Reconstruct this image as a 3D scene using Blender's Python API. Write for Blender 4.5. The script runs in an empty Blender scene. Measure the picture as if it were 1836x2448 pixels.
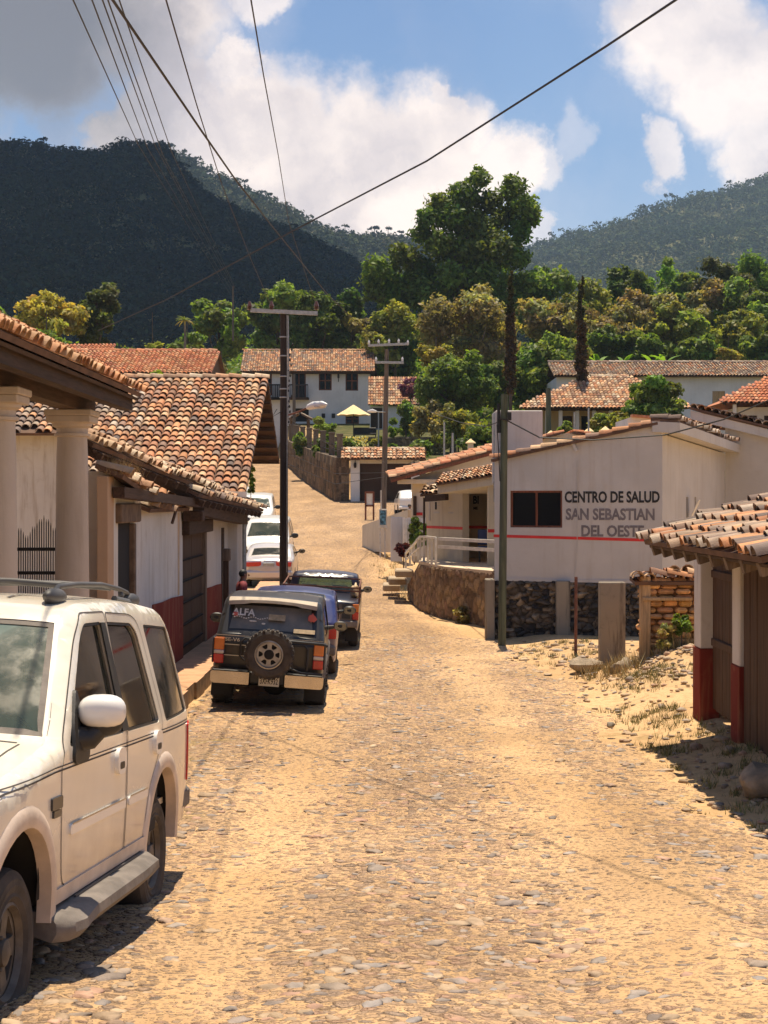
import bpy, math, random
import numpy as np
from mathutils import Vector, Matrix
from mathutils.geometry import delaunay_2d_cdt
# ---------------------------------------------------------------- camera, sky, sun
SC = bpy.context.scene
COL = SC.collection
F = 3700.0                                   # focal length in photo pixels (photo 1836 x 2448)
CX, HY = 918.0, 1200.0                       # image centre column, eye-level row
cam_d = bpy.data.cameras.new("camera")
cam = bpy.data.objects.new("camera", cam_d)
COL.objects.link(cam)
SC.camera = cam
cam.location = (0, 0, 0)                     # z = 0 is the photographer's eye level
cam.rotation_euler = (math.radians(90), 0, 0)
cam_d.sensor_fit = 'VERTICAL'
cam_d.sensor_height = 36.0
cam_d.lens = 36.0 * F / 2448.0
cam_d.shift_y = -24.0 / 2448.0
cam_d.clip_start = 0.1
cam_d.clip_end = 9000.0
SUN_TO = Vector((0.02, 0.27, 1.0)).normalized()      # direction towards the sun
SUN_EL = math.asin(SUN_TO.z)
SUN_AZ = math.atan2(SUN_TO.x, SUN_TO.y)
sun_d = bpy.data.lights.new("sun", 'SUN')
sun_d.energy = 5.0
sun_d.angle = math.radians(0.55)
sun_d.color = (1.0, 0.86, 0.655)
sun = bpy.data.objects.new("sun", sun_d)
COL.objects.link(sun)
sun.rotation_euler = SUN_TO.to_track_quat('Z', 'Y').to_euler()
SC.view_settings.view_transform = 'Standard'
SC.view_settings.look = 'None'
SC.view_settings.gamma = 1.0
SC.view_settings.exposure = 0.60
SC.render.film_transparent = False
cy = SC.cycles
cy.use_denoising = True
cy.max_bounces = 8
cy.diffuse_bounces = 4
cy.glossy_bounces = 4
cy.transparent_max_bounces = 16
cy.volume_bounces = 1
cy.sample_clamp_indirect = 6.0
cy.caustics_reflective = False
cy.caustics_refractive = False
def U(px, py, Y):
	return Vector(((px - CX) / F * Y, Y, (HY - py) / F * Y))
def make_world():
	w = bpy.data.worlds.new("World")
	SC.world = w
	w.use_nodes = True
	nt = w.node_tree
	N, L = nt.nodes, nt.links
	N.clear()
	out = N.new('ShaderNodeOutputWorld')
	bg = N.new('ShaderNodeBackground')
	L.new(bg.outputs[0], out.inputs[0])
	sky = N.new('ShaderNodeTexSky')
	sky.sky_type = 'NISHITA'
	sky.sun_disc = False
	sky.sun_elevation = SUN_EL
	sky.sun_rotation = SUN_AZ
	sky.altitude = 1400
	sky.air_density = 1.35
	sky.dust_density = 1.2
	sky.ozone_density = 1.5
	bg.inputs[1].default_value = 0.060
	tc = N.new('ShaderNodeTexCoord')
	nrm = N.new('ShaderNodeVectorMath'); nrm.operation = 'NORMALIZE'
	L.new(tc.outputs['Generated'], nrm.inputs[0])
	# wispy distortion of the direction
	n1 = N.new('ShaderNodeTexNoise'); n1.inputs['Scale'].default_value = 11; n1.inputs['Detail'].default_value = 9
	n1.inputs['Roughness'].default_value = 0.67
	L.new(nrm.outputs[0], n1.inputs['Vector'])
	sub = N.new('ShaderNodeVectorMath'); sub.operation = 'SUBTRACT'; sub.inputs[1].default_value = (0.5, 0.5, 0.5)
	L.new(n1.outputs['Color'], sub.inputs[0])
	sc_ = N.new('ShaderNodeVectorMath'); sc_.operation = 'SCALE'; sc_.inputs['Scale'].default_value = 0.085
	L.new(sub.outputs[0], sc_.inputs[0])
	add = N.new('ShaderNodeVectorMath'); add.operation = 'ADD'
	L.new(nrm.outputs[0], add.inputs[0]); L.new(sc_.outputs[0], add.inputs[1])
	# clouds: (photo column, row, radius, vertical squash, weight)
	blobs = [(300, 320, 95, 1.0, 1), (430, 270, 170, 1.0, 1), (640, 330, 210, 1.0, 1), (860, 330, 170, 1.0, 1),
             (1010, 360, 170, 1.0, 1), (760, 480, 200, 1.1, 1), (930, 480, 220, 1.1, 1), (1190, 390, 120, 1.0, .95),
             (1060, 260, 60, 1, .9), (1270, 400, 75, 1, .6), (560, 170, 90, 1.0, .9), (1290, 560, 50, 1, .6),
             (80, 60, 270, 1.15, 1.0), (330, 20, 230, 1.0, 1.0), (600, -30, 110, 1.3, .75),
             (1640, 60, 190, 1.0, .9), (1790, 190, 170, 1.0, .9), (1840, 380, 120, 1.0, .85), (1600, 350, 62, 0.8, .75),
             (1450, 90, 50, 1, .35), (150, 300, 70, 1, .45), (1360, 330, 70, 1, .3), (2100, 100, 260, 1, 1), (-250, 200, 260, 1.2, 1),
             (900, -700, 500, 1, .8), (-300, -900, 500, 1, .8), (2200, -800, 500, 1, .8)]
	acc = None
	for (px, py, r, sq, wt) in blobs:
		d = Vector(((px - CX) / F, 1, (HY - py) / F)).normalized()
		s = N.new('ShaderNodeVectorMath'); s.operation = 'SUBTRACT'
		L.new(add.outputs[0], s.inputs[0]); s.inputs[1].default_value = d
		m = N.new('ShaderNodeVectorMath'); m.operation = 'MULTIPLY'; m.inputs[1].default_value = (1, 1, sq)
		L.new(s.outputs[0], m.inputs[0])
		ln = N.new('ShaderNodeVectorMath'); ln.operation = 'LENGTH'
		L.new(m.outputs[0], ln.inputs[0])
		mr = N.new('ShaderNodeMapRange'); mr.interpolation_type = 'SMOOTHSTEP'
		rr = r / F
		mr.inputs['From Min'].default_value = rr * 1.12
		mr.inputs['From Max'].default_value = rr * 0.60
		mr.inputs['To Max'].default_value = wt
		L.new(ln.outputs['Value'], mr.inputs['Value'])
		if acc is None:
			acc = mr.outputs[0]
		else:
			mx = N.new('ShaderNodeMath'); mx.operation = 'MAXIMUM'
			L.new(acc, mx.inputs[0]); L.new(mr.outputs[0], mx.inputs[1]); acc = mx.outputs[0]
	# thin veil everywhere
	n2 = N.new('ShaderNodeTexNoise'); n2.inputs['Scale'].default_value = 5; n2.inputs['Detail'].default_value = 7
	L.new(add.outputs[0], n2.inputs['Vector'])
	veil = N.new('ShaderNodeMapRange'); veil.inputs['From Min'].default_value = 0.45; veil.inputs['From Max'].default_value = 0.8
	veil.inputs['To Max'].default_value = 0.28
	L.new(n2.outputs['Fac'], veil.inputs['Value'])
	mx = N.new('ShaderNodeMath'); mx.operation = 'MAXIMUM'
	L.new(acc, mx.inputs[0]); L.new(veil.outputs[0], mx.inputs[1])
	# cloud shading: puffs bright, undersides greyer; the bank at upper left is a rain-grey one
	n3 = N.new('ShaderNodeTexNoise'); n3.inputs['Scale'].default_value = 13; n3.inputs['Detail'].default_value = 6
	L.new(add.outputs[0], n3.inputs['Vector'])
	ramp = N.new('ShaderNodeValToRGB')
	ramp.color_ramp.elements[0].position = 0.33; ramp.color_ramp.elements[0].color = (8.6, 7.5, 7.6, 1)
	ramp.color_ramp.elements[1].position = 0.62; ramp.color_ramp.elements[1].color = (15.5, 13.2, 11.6, 1)
	L.new(n3.outputs['Fac'], ramp.inputs[0])
	gd = Vector(((60 - CX) / F, 1, (HY - 60) / F)).normalized()
	gs = N.new('ShaderNodeVectorMath'); gs.operation = 'DISTANCE'; gs.inputs[1].default_value = gd
	L.new(add.outputs[0], gs.inputs[0])
	gm = N.new('ShaderNodeMapRange'); gm.interpolation_type = 'SMOOTHSTEP'
	gm.inputs['From Min'].default_value = 0.13; gm.inputs['From Max'].default_value = 0.03
	L.new(gs.outputs['Value'], gm.inputs['Value'])
	gmix = N.new('ShaderNodeMix'); gmix.data_type = 'RGBA'
	L.new(gm.outputs[0], gmix.inputs['Factor']); L.new(ramp.outputs[0], gmix.inputs[6])
	gmix.inputs[7].default_value = (2.5, 2.35, 2.6, 1)
	fin = N.new('ShaderNodeMix'); fin.data_type = 'RGBA'
	tn = N.new('ShaderNodeMix'); tn.data_type = 'RGBA'; tn.blend_type = 'MULTIPLY'; tn.inputs[0].default_value = 1; tn.inputs[7].default_value = (.88, 1.02, 1.22, 1)
	L.new(sky.outputs[0], tn.inputs[6]); L.new(mx.outputs[0], fin.inputs['Factor']); L.new(tn.outputs[2], fin.inputs[6]); L.new(gmix.outputs[2], fin.inputs[7])
	L.new(fin.outputs[2], bg.inputs[0])
	w.cycles.sampling_method = 'MANUAL'
	w.cycles.sample_map_resolution = 512
make_world()
# ---------------------------------------------------------------- numpy noise
def _hash(ix, iy, seed):
	h = (ix.astype(np.int64) * 374761393 + iy.astype(np.int64) * 668265263 + seed * 1274126177) & 0x7fffffff
	h = ((h ^ (h >> 13)) * 1103515245 + 12345) & 0x7fffffff
	h = (h ^ (h >> 16)) & 0xffff
	return h / 65535.0
def vnoise(x, y, seed=0):
	x = np.asarray(x, float); y = np.asarray(y, float)
	ix = np.floor(x); iy = np.floor(y)
	fx = x - ix; fy = y - iy
	fx = fx * fx * (3 - 2 * fx); fy = fy * fy * (3 - 2 * fy)
	a = _hash(ix, iy, seed); b = _hash(ix + 1, iy, seed); c = _hash(ix, iy + 1, seed); d = _hash(ix + 1, iy + 1, seed)
	return (a * (1 - fx) + b * fx) * (1 - fy) + (c * (1 - fx) + d * fx) * fy
def fbm(x, y, seed=0, oct=4):
	s = 0; a = 0.5; t = 0
	for o in range(oct):
		s = s + a * vnoise(np.asarray(x) * 2 ** o, np.asarray(y) * 2 ** o, seed + o * 17); t += a; a *= 0.5
	return s / t
def worley(x, y, seed=0):
	"""F1, F2 distances and a random id per cell"""
	x = np.asarray(x, float); y = np.asarray(y, float)
	ix = np.floor(x); iy = np.floor(y)
	f1 = np.full(x.shape, 9.0); f2 = np.full(x.shape, 9.0); idv = np.zeros(x.shape)
	for dx in (-1, 0, 1):
		for dy in (-1, 0, 1):
			cx = ix + dx; cy = iy + dy
			qx = cx + _hash(cx, cy, seed); qy = cy + _hash(cx, cy, seed + 7)
			d = np.hypot(x - qx, y - qy); r = _hash(cx, cy, seed + 13)
			closer = d < f1
			f2 = np.where(closer, f1, np.minimum(f2, d)); idv = np.where(closer, r, idv); f1 = np.where(closer, d, f1)
	return f1, f2, idv
# ---------------------------------------------------------------- mesh collecting
class MB:
	def __init__(s):
		s.v = []; s.f = []; s.m = []; s.c = []; s.np = []
	def vert(s, p):
		s.v.append((p[0], p[1], p[2])); return len(s.v) - 1
	def face(s, ids, mi=0, c=None):
		s.f.append(tuple(ids)); s.m.append(mi); s.c.append(c)
	def poly(s, pts, mi=0, c=None):
		s.face([s.vert(p) for p in pts], mi, c)
	def box(s, x0, x1, y0, y1, z0, z1, mi=0, c=None, rot=None, org=None):
		ps = [(x, y, z) for z in (z0, z1) for (x, y) in ((x0, y0), (x1, y0), (x1, y1), (x0, y1))]
		if rot is not None:
			o = Vector(org) if org is not None else Vector(((x0 + x1) / 2, (y0 + y1) / 2, (z0 + z1) / 2))
			ps = [rot @ (Vector(p) - o) + o for p in ps]
		i = [s.vert(p) for p in ps]
		for q in ((0, 3, 2, 1), (4, 5, 6, 7), (0, 1, 5, 4), (1, 2, 6, 5), (2, 3, 7, 6), (3, 0, 4, 7)):
			s.face([i[k] for k in q], mi, c)
	def bbox(s, x0, x1, y0, y1, z0, z1, b=0.01, mi=0, c=None):
		"""box with chamfered edges"""
		V = []
		def P(x, y, z): V.append((x, y, z)); return s.vert((x, y, z))
		ids = {}
		for sx in (0, 1):
			for sy in (0, 1):
				for sz in (0, 1):
					X = (x0, x1)[sx]; Y = (y0, y1)[sy]; Z = (z0, z1)[sz]
					dx = b if sx == 0 else -b; dy = b if sy == 0 else -b; dz = b if sz == 0 else -b
					ids[sx, sy, sz, 'x'] = P(X, Y + dy, Z + dz)
					ids[sx, sy, sz, 'y'] = P(X + dx, Y, Z + dz)
					ids[sx, sy, sz, 'z'] = P(X + dx, Y + dy, Z)
					s.face([ids[sx, sy, sz, k] for k in 'xyz'], mi, c)
		for a in (0, 1):
			s.face([ids[a, j, k, 'x'] for j, k in ((0, 0), (1, 0), (1, 1), (0, 1))], mi, c)
			s.face([ids[j, a, k, 'y'] for j, k in ((0, 0), (1, 0), (1, 1), (0, 1))], mi, c)
			s.face([ids[j, k, a, 'z'] for j, k in ((0, 0), (1, 0), (1, 1), (0, 1))], mi, c)
		for a in (0, 1):
			for e in (0, 1):
				s.face([ids[a, e, 0, 'x'], ids[a, e, 1, 'x'], ids[a, e, 1, 'y'], ids[a, e, 0, 'y']], mi, c)
				s.face([ids[a, 0, e, 'x'], ids[a, 1, e, 'x'], ids[a, 1, e, 'z'], ids[a, 0, e, 'z']], mi, c)
				s.face([ids[0, a, e, 'y'], ids[1, a, e, 'y'], ids[1, a, e, 'z'], ids[0, a, e, 'z']], mi, c)
	def bar(s, p, q, w, h=None, mi=0, c=None, up=(0, 0, 1)):
		"""rectangular bar from p to q"""
		h = h or w
		p = Vector(p); q = Vector(q); d = (q - p).normalized()
		u = d.cross(Vector(up))
		if u.length < 1e-4: u = d.cross(Vector((0, 1, 0)))
		u.normalize(); v = u.cross(d)
		i = []
		for o in (p, q):
			for a, b in ((-1, -1), (1, -1), (1, 1), (-1, 1)):
				i.append(s.vert(o + u * a * w / 2 + v * b * h / 2))
		for k in range(4):
			s.face([i[k], i[(k + 1) % 4], i[4 + (k + 1) % 4], i[4 + k]], mi, c)
		s.face(i[3::-1], mi, c); s.face(i[4:], mi, c)
	def tube(s, pts, r, n=8, mi=0, cap=True, c=None, closed=False):
		pts = [Vector(p) for p in pts]
		rs = r if isinstance(r, (list, tuple)) else [r] * len(pts)
		rings = []; prev = None
		for k, p in enumerate(pts):
			if closed: d = pts[(k + 1) % len(pts)] - pts[k - 1]
			else: d = pts[min(k + 1, len(pts) - 1)] - pts[max(k - 1, 0)]
			d.normalize()
			if prev is None:
				u = d.cross(Vector((0, 0, 1)))
				if u.length < 0.1: u = d.cross(Vector((0, 1, 0)))
			else:
				u = prev - d * prev.dot(d)
			u.normalize(); prev = u; v = d.cross(u)
			rings.append([s.vert(p + (u * math.cos(a) + v * math.sin(a)) * rs[k]) for a in (2 * math.pi * j / n for j in range(n))])
		K = len(rings)
		for k in range(K if closed else K - 1):
			A = rings[k]; B = rings[(k + 1) % K]
			for j in range(n):
				s.face((A[j], A[(j + 1) % n], B[(j + 1) % n], B[j]), mi, c)
		if cap and not closed:
			s.face(rings[0][::-1], mi, c); s.face(rings[-1], mi, c)
	def lathe(s, prof, cen=(0, 0, 0), axis='z', n=24, mi=0, c=None):
		"""prof: (radius, height) pairs"""
		cen = Vector(cen); rings = []
		for (r, h) in prof:
			ring = []
			for j in range(n):
				a = 2 * math.pi * j / n
				x, y = r * math.cos(a), r * math.sin(a)
				p = {'z': (x, y, h), 'x': (h, x, y), 'y': (x, h, y)}[axis]
				ring.append(s.vert(cen + Vector(p)))
			rings.append(ring)
		for A, B in zip(rings, rings[1:]):
			for j in range(n):
				s.face((A[j], A[(j + 1) % n], B[(j + 1) % n], B[j]), mi, c)
	def blob(s, cen, rx, ry, rz, seed=0, rough=0.2, mi=0, c=None, n=10, flat=None):
		rr = random.Random(seed); cen = Vector(cen); rings = []
		ph = [rr.uniform(0, 6.28) for _ in range(6)]
		for i in range(1, n):
			t = math.pi * i / n; ring = []
			for j in range(n + 4):
				a = 2 * math.pi * j / (n + 4)
				k = 1 + rough * (math.sin(2 * a + ph[0] + 2 * t) * .5 + math.sin(3 * a + ph[1] - 3 * t) * .35 + math.sin(5 * t + ph[2] + a) * .3 + rr.uniform(-.18, .18))
				z = math.cos(t) * rz * k
				if flat is not None: z = max(z, -flat)
				ring.append(s.vert(cen + Vector((math.sin(t) * math.cos(a) * rx * k, math.sin(t) * math.sin(a) * ry * k, z))))
			rings.append(ring)
		for A, B in zip(rings, rings[1:]):
			for j in range(len(A)):
				s.face((A[j], A[(j + 1) % len(A)], B[(j + 1) % len(A)], B[j]), mi, c)
		s.face(rings[0][::-1], mi, c); s.face(rings[-1], mi, c)
	def slab(s, outline, O, u, v, depth, holes=(), mi=0, c=None, step=None, back=True, mi_side=None):
		"""polygon (a,b) with holes, placed at O + a*u + b*v, thickness 'depth' going back along -(u x v)"""
		O = Vector(O); u = Vector(u); v = Vector(v); n = u.cross(v).normalized()
		ms = mi if mi_side is None else mi_side
		V, T = tri2d(outline, holes, step)
		a = [s.vert(O + u * p[0] + v * p[1]) for p in V]
		for t in T: s.face([a[k] for k in t], mi, c)
		if depth:
			if back:
				b = [s.vert(O + u * p[0] + v * p[1] - n * depth) for p in V]
				for t in T: s.face([b[k] for k in t[::-1]], mi, c)
			for loop in [outline] + list(holes):
				k = len(loop)
				A = [s.vert(O + u * p[0] + v * p[1]) for p in loop]
				B = [s.vert(O + u * p[0] + v * p[1] - n * depth) for p in loop]
				for j in range(k):
					s.face((A[j], B[j], B[(j + 1) % k], A[(j + 1) % k]), ms, c)
	def build(s, name, mats, parent=None, smooth=False, root=None, ang=38, origin=None):
		"""coordinates are world ones when the root is unrotated (its location is subtracted), local ones with root=None on a car"""
		me = bpy.data.meshes.new(name)
		off = Vector((0, 0, 0))
		if root is not None: off = Vector(root.location)
		if origin is not None: off = Vector(origin)
		V = np.array(s.v, dtype=np.float64).reshape(-1, 3) - np.array(off)
		me.from_pydata(V.tolist(), [], s.f)
		if not isinstance(mats, (list, tuple)): mats = [mats]
		for mt in mats: me.materials.append(mt)
		if len(mats) > 1: me.polygons.foreach_set('material_index', s.m)
		if any(c is not None for c in s.c):
			at = me.color_attributes.new('tint', 'FLOAT_COLOR', 'CORNER')
			buf = []
			for f, c in zip(s.f, s.c):
				c = c or (1, 1, 1)
				buf.extend((c[0], c[1], c[2], 1.0) * len(f))
			at.data.foreach_set('color', buf)
		if smooth:
			me.polygons.foreach_set('use_smooth', [True] * len(me.polygons))
			me.set_sharp_from_angle(angle=math.radians(ang))
		me.update()
		ob = bpy.data.objects.new(name, me)
		COL.objects.link(ob)
		if parent is not None: ob.parent = parent
		elif origin is not None: ob.location = origin
		return ob
def np_object(name, V, Fq, mat, tint=None, parent=None, smooth=False, origin=None):
	"""fast mesh from numpy arrays; Fq is (n,k)"""
	me = bpy.data.meshes.new(name)
	V = np.asarray(V, np.float32)
	if origin is not None: V = V - np.array(origin, np.float32)
	n, k = Fq.shape
	me.vertices.add(len(V)); me.vertices.foreach_set('co', V.ravel())
	me.loops.add(n * k); me.loops.foreach_set('vertex_index', Fq.astype(np.int32).ravel())
	me.polygons.add(n)
	me.polygons.foreach_set('loop_start', np.arange(0, n * k, k, dtype=np.int32))
	me.polygons.foreach_set('loop_total', np.full(n, k, np.int32))
	if smooth: me.polygons.foreach_set('use_smooth', np.ones(n, bool))
	me.materials.append(mat)
	me.update(calc_edges=True)
	if tint is not None:
		at = me.color_attributes.new('tint', 'FLOAT_COLOR', 'POINT')
		c = np.ones((len(V), 4), np.float32); c[:, :3] = tint
		at.data.foreach_set('color', c.ravel())
	ob = bpy.data.objects.new(name, me)
	COL.objects.link(ob)
	if parent is not None: ob.parent = parent
	elif origin is not None: ob.location = origin
	return ob
def _inside(p, poly):
	x, y = p; r = False; j = len(poly) - 1
	for i in range(len(poly)):
		xi, yi = poly[i]; xj, yj = poly[j]
		if (yi > y) != (yj > y) and x < (xj - xi) * (y - yi) / (yj - yi) + xi: r = not r
		j = i
	return r
def densify(loop, step):
	if not step: return list(loop)
	out = []
	for i in range(len(loop)):
		a = loop[i]; b = loop[(i + 1) % len(loop)]
		k = max(1, int(math.hypot(b[0] - a[0], b[1] - a[1]) / step))
		for j in range(k): out.append((a[0] + (b[0] - a[0]) * j / k, a[1] + (b[1] - a[1]) * j / k))
	return out
def tri2d(outline, holes=(), step=None, extra=()):
	loops = [densify(outline, step)] + [densify(h, step) for h in holes]
	pts = []; edges = []
	for lp in loops:
		b = len(pts); pts += [Vector(p) for p in lp]
		edges += [(b + i, b + (i + 1) % len(lp)) for i in range(len(lp))]
	if step:
		xs = [p[0] for p in loops[0]]; ys = [p[1] for p in loops[0]]
		x = min(xs) + step / 2
		while x < max(xs):
			y = min(ys) + step / 2
			while y < max(ys):
				if _inside((x, y), loops[0]) and not any(_inside((x, y), h) for h in loops[1:]): pts.append(Vector((x, y)))
				y += step
			x += step
	for e in extra:
		if _inside(e, loops[0]) and not any(_inside(e, h) for h in loops[1:]): pts.append(Vector(e))
	V, E, T, _, _, _ = delaunay_2d_cdt(pts, edges, [], 0, 1e-5)
	T2 = []
	for t in T:
		cx = sum(V[k][0] for k in t) / 3; cyy = sum(V[k][1] for k in t) / 3
		if _inside((cx, cyy), loops[0]) and not any(_inside((cx, cyy), h) for h in loops[1:]): T2.append(tuple(t))
	return [(v[0], v[1]) for v in V], T2
def rect(x0, x1, y0, y1): return [(x0, y0), (x1, y0), (x1, y1), (x0, y1)]
def rrect(x0, x1, y0, y1, r, n=4):
	o = []
	for cx, cyy, a0 in ((x1 - r, y0 + r, -90), (x1 - r, y1 - r, 0), (x0 + r, y1 - r, 90), (x0 + r, y0 + r, 180)):
		for k in range(n + 1):
			a = math.radians(a0 + 90 * k / n); o.append((cx + r * math.cos(a), cyy + r * math.sin(a)))
	return o
def roundpoly(pts, r, n=4):
	"""round the corners of a closed polygon"""
	out = []; K = len(pts)
	for i in range(K):
		a = Vector(pts[i - 1]); b = Vector(pts[i]); c = Vector(pts[(i + 1) % K])
		ri = r[i] if isinstance(r, (list, tuple)) else r
		d1 = (a - b); d2 = (c - b)
		k1 = min(ri, d1.length * .45); k2 = min(ri, d2.length * .45)
		p = b + d1.normalized() * k1; q = b + d2.normalized() * k2
		for j in range(n + 1):
			t = j / n
			out.append(tuple((p * (1 - t) ** 2 + b * 2 * t * (1 - t) + q * t * t)[:]))
	return out
# ---------------------------------------------------------------- scene naming
def thing(name, label, cat, loc=(0, 0, 0), rot=(0, 0, 0), group=None):
	o = bpy.data.objects.new(name, None); COL.objects.link(o)
	o.empty_display_size = 0.2
	o.location = loc; o.rotation_euler = rot
	o['label'] = label; o['category'] = cat
	if group: o['group'] = group
	return o
def tag(o, label, cat, group=None, kind=None):
	o['label'] = label; o['category'] = cat
	if group: o['group'] = group
	if kind: o['kind'] = kind
	return o
def structure(o, label=None):
	o['kind'] = 'structure'
	if label: o['label'] = label
	return o
def copy_tree(o, parent=None):
	c = o.copy(); COL.objects.link(c)
	if parent is not None: c.parent = parent
	for ch in list(o.children): copy_tree(ch, c)
	return c
R = random.Random(7)
# ---------------------------------------------------------------- materials
MAT = {}
def _new(name):
	m = bpy.data.materials.new(name); m.use_nodes = True
	nt = m.node_tree; b = nt.nodes['Principled BSDF']
	return m, nt.nodes, nt.links, b
def _mix(N, L, fac, a, b, mode='MIX'):
	x = N.new('ShaderNodeMix'); x.data_type = 'RGBA'; x.blend_type = mode
	for sock, val in ((x.inputs['Factor'], fac), (x.inputs[6], a), (x.inputs[7], b)):
		if isinstance(val, bpy.types.NodeSocket): L.new(val, sock)
		elif isinstance(val, (int, float)): sock.default_value = val
		else: sock.default_value = (val[0], val[1], val[2], 1)
	return x.outputs[2]
def _noise(N, L, vec, scale, detail=5, rough=.55, dist=0):
	n = N.new('ShaderNodeTexNoise'); n.inputs['Scale'].default_value = scale
	n.inputs['Detail'].default_value = detail; n.inputs['Roughness'].default_value = rough
	n.inputs['Distortion'].default_value = dist
	L.new(vec, n.inputs['Vector']); return n.outputs['Fac']
def _range(N, L, v, a, b, c=0, d=1, smooth=True):
	r = N.new('ShaderNodeMapRange'); r.inputs[1].default_value = a; r.inputs[2].default_value = b
	r.inputs[3].default_value = c; r.inputs[4].default_value = d
	if smooth: r.interpolation_type = 'SMOOTHSTEP'
	L.new(v, r.inputs[0]); return r.outputs[0]
def _math(N, L, op, a, b=None):
	m = N.new('ShaderNodeMath'); m.operation = op
	for i, v in enumerate((a, b)):
		if v is None: continue
		if isinstance(v, (int, float)): m.inputs[i].default_value = v
		else: L.new(v, m.inputs[i])
	return m.outputs[0]
def _coord(N, L, scale=(1, 1, 1), rot=(0, 0, 0)):
	t = N.new('ShaderNodeTexCoord'); mp = N.new('ShaderNodeMapping')
	mp.inputs['Scale'].default_value = scale; mp.inputs['Rotation'].default_value = rot
	L.new(t.outputs['Object'], mp.inputs['Vector']); return mp.outputs[0]
def _bump(N, L, b, h, strength, dist=.02, prev=None):
	bp = N.new('ShaderNodeBump'); bp.inputs['Strength'].default_value = strength; bp.inputs['Distance'].default_value = dist
	L.new(h, bp.inputs['Height'])
	if prev is not None: L.new(prev, bp.inputs['Normal'])
	L.new(bp.outputs[0], b.inputs['Normal']); return bp.outputs[0]
def mat(name, col, rough=.8, var=.25, scale=2.0, bump=.3, bscale=40, bdist=.01, metal=0, spec=.5, tint=False,
		stain=None, stain_amt=.5, stain_scale=(1, 1, 1), stretch=(1, 1, 1), coat=0, dust=None, emis=None):
	"""general surface: base colour varied by noise, optional stains, optional per-face tint, optional dust below a height"""
	m, N, L, b = _new(name)
	v = _coord(N, L, stretch)
	n = _noise(N, L, v, scale, 6)
	lo = [c * (1 - var) for c in col]; hi = [min(1, c * (1 + var * .8)) for c in col]
	c = _mix(N, L, _range(N, L, n, .3, .7), lo, hi)
	if tint:
		at = N.new('ShaderNodeVertexColor'); at.layer_name = 'tint'
		c = _mix(N, L, 1.0, c, at.outputs['Color'], 'MULTIPLY')
	if stain is not None:
		vs = _coord(N, L, stain_scale)
		s = _noise(N, L, vs, 1.0, 7, .65, .6)
		s = _math(N, L, 'MULTIPLY', _range(N, L, s, .48, .74), stain_amt)
		c = _mix(N, L, s, c, stain)
	if dust is not None:
		dc, z0, z1, amt = dust
		sp = N.new('ShaderNodeSeparateXYZ'); t = N.new('ShaderNodeTexCoord'); L.new(t.outputs['Object'], sp.inputs[0])
		nz = _noise(N, L, _coord(N, L), 4.0, 6)
		zz = _math(N, L, 'ADD', sp.outputs['Z'], _math(N, L, 'MULTIPLY', nz, .5 * (z1 - z0)))
		fz = _math(N, L, 'MULTIPLY', _range(N, L, zz, z1 + .25 * (z1 - z0), z0 + .25 * (z1 - z0)), amt)
		c = _mix(N, L, fz, c, dc)
		L.new(_range(N, L, fz, 0, 1, rough, .85, False), b.inputs['Roughness'])
	L.new(c, b.inputs['Base Color'])
	if dust is None: b.inputs['Roughness'].default_value = rough
	b.inputs['Metallic'].default_value = metal
	b.inputs['Specular IOR Level'].default_value = spec
	b.inputs['Coat Weight'].default_value = coat
	b.inputs['Coat Roughness'].default_value = .06
	if bump:
		_bump(N, L, b, _noise(N, L, _coord(N, L, stretch), bscale, 5, .6), bump, bdist)
	if emis: 
		b.inputs['Emission Color'].default_value = (*emis[0], 1); b.inputs['Emission Strength'].default_value = emis[1]
	MAT[name] = m
	return m
def mat_wood(name, col, rough=.75, axis=2, grain=1.0, var=.45):
	m, N, L, b = _new(name)
	st = [14.0, 14.0, 14.0]; st[axis] = .9
	v = _coord(N, L, tuple(s * grain for s in st))
	n = _noise(N, L, v, 1.6, 7, .7, .4)
	c = _mix(N, L, _range(N, L, n, .3, .7), [x * (1 - var) for x in col], [min(1, x * (1 + var)) for x in col])
	n2 = _noise(N, L, _coord(N, L), 1.3, 5)
	c = _mix(N, L, _range(N, L, n2, .4, .75, 0, .3), c, [sum(col) / 3 * 1.7, sum(col) / 3 * 1.35, sum(col) / 3 * 1.05])
	L.new(c, b.inputs['Base Color']); b.inputs['Roughness'].default_value = rough
	b.inputs['Specular IOR Level'].default_value = .25
	_bump(N, L, b, n, .55, .01)
	MAT[name] = m
	return m
def mat_plaster(name, col, dirt=(.33, .25, .17), amt=.55, rough=.9, low=None):
	m, N, L, b = _new(name)
	v = _coord(N, L)
	c = _mix(N, L, _range(N, L, _noise(N, L, v, .8, 6), .3, .7), [x * .88 for x in col], col)
	# streaks running down
	s = _noise(N, L, _coord(N, L, (5, 5, .45)), 1.0, 7, .65, .3)
	c = _mix(N, L, _math(N, L, 'MULTIPLY', _range(N, L, s, .49, .70), amt), c, dirt)
	big = _noise(N, L, v, .35, 5, .6)
	c = _mix(N, L, _range(N, L, big, .45, .62, 0, .35 * min(1, amt * 1.6)), c, [x * .72 + y * .12 for x, y in zip(col, dirt)])
	# blotches
	p = _noise(N, L, v, 2.7, 8, .7, .5)
	c = _mix(N, L, _math(N, L, 'MULTIPLY', _range(N, L, p, .54, .66), amt * .8), c, [(x + y) / 2 for x, y in zip(col, dirt)])
	L.new(c, b.inputs['Base Color']); b.inputs['Roughness'].default_value = rough
	b.inputs['Specular IOR Level'].default_value = .15
	h1 = _bump(N, L, b, _noise(N, L, v, 3.0, 4), .35, .05)
	_bump(N, L, b, _noise(N, L, v, 60, 4, .6), .25, .006, prev=h1)
	MAT[name] = m
	return m
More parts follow.
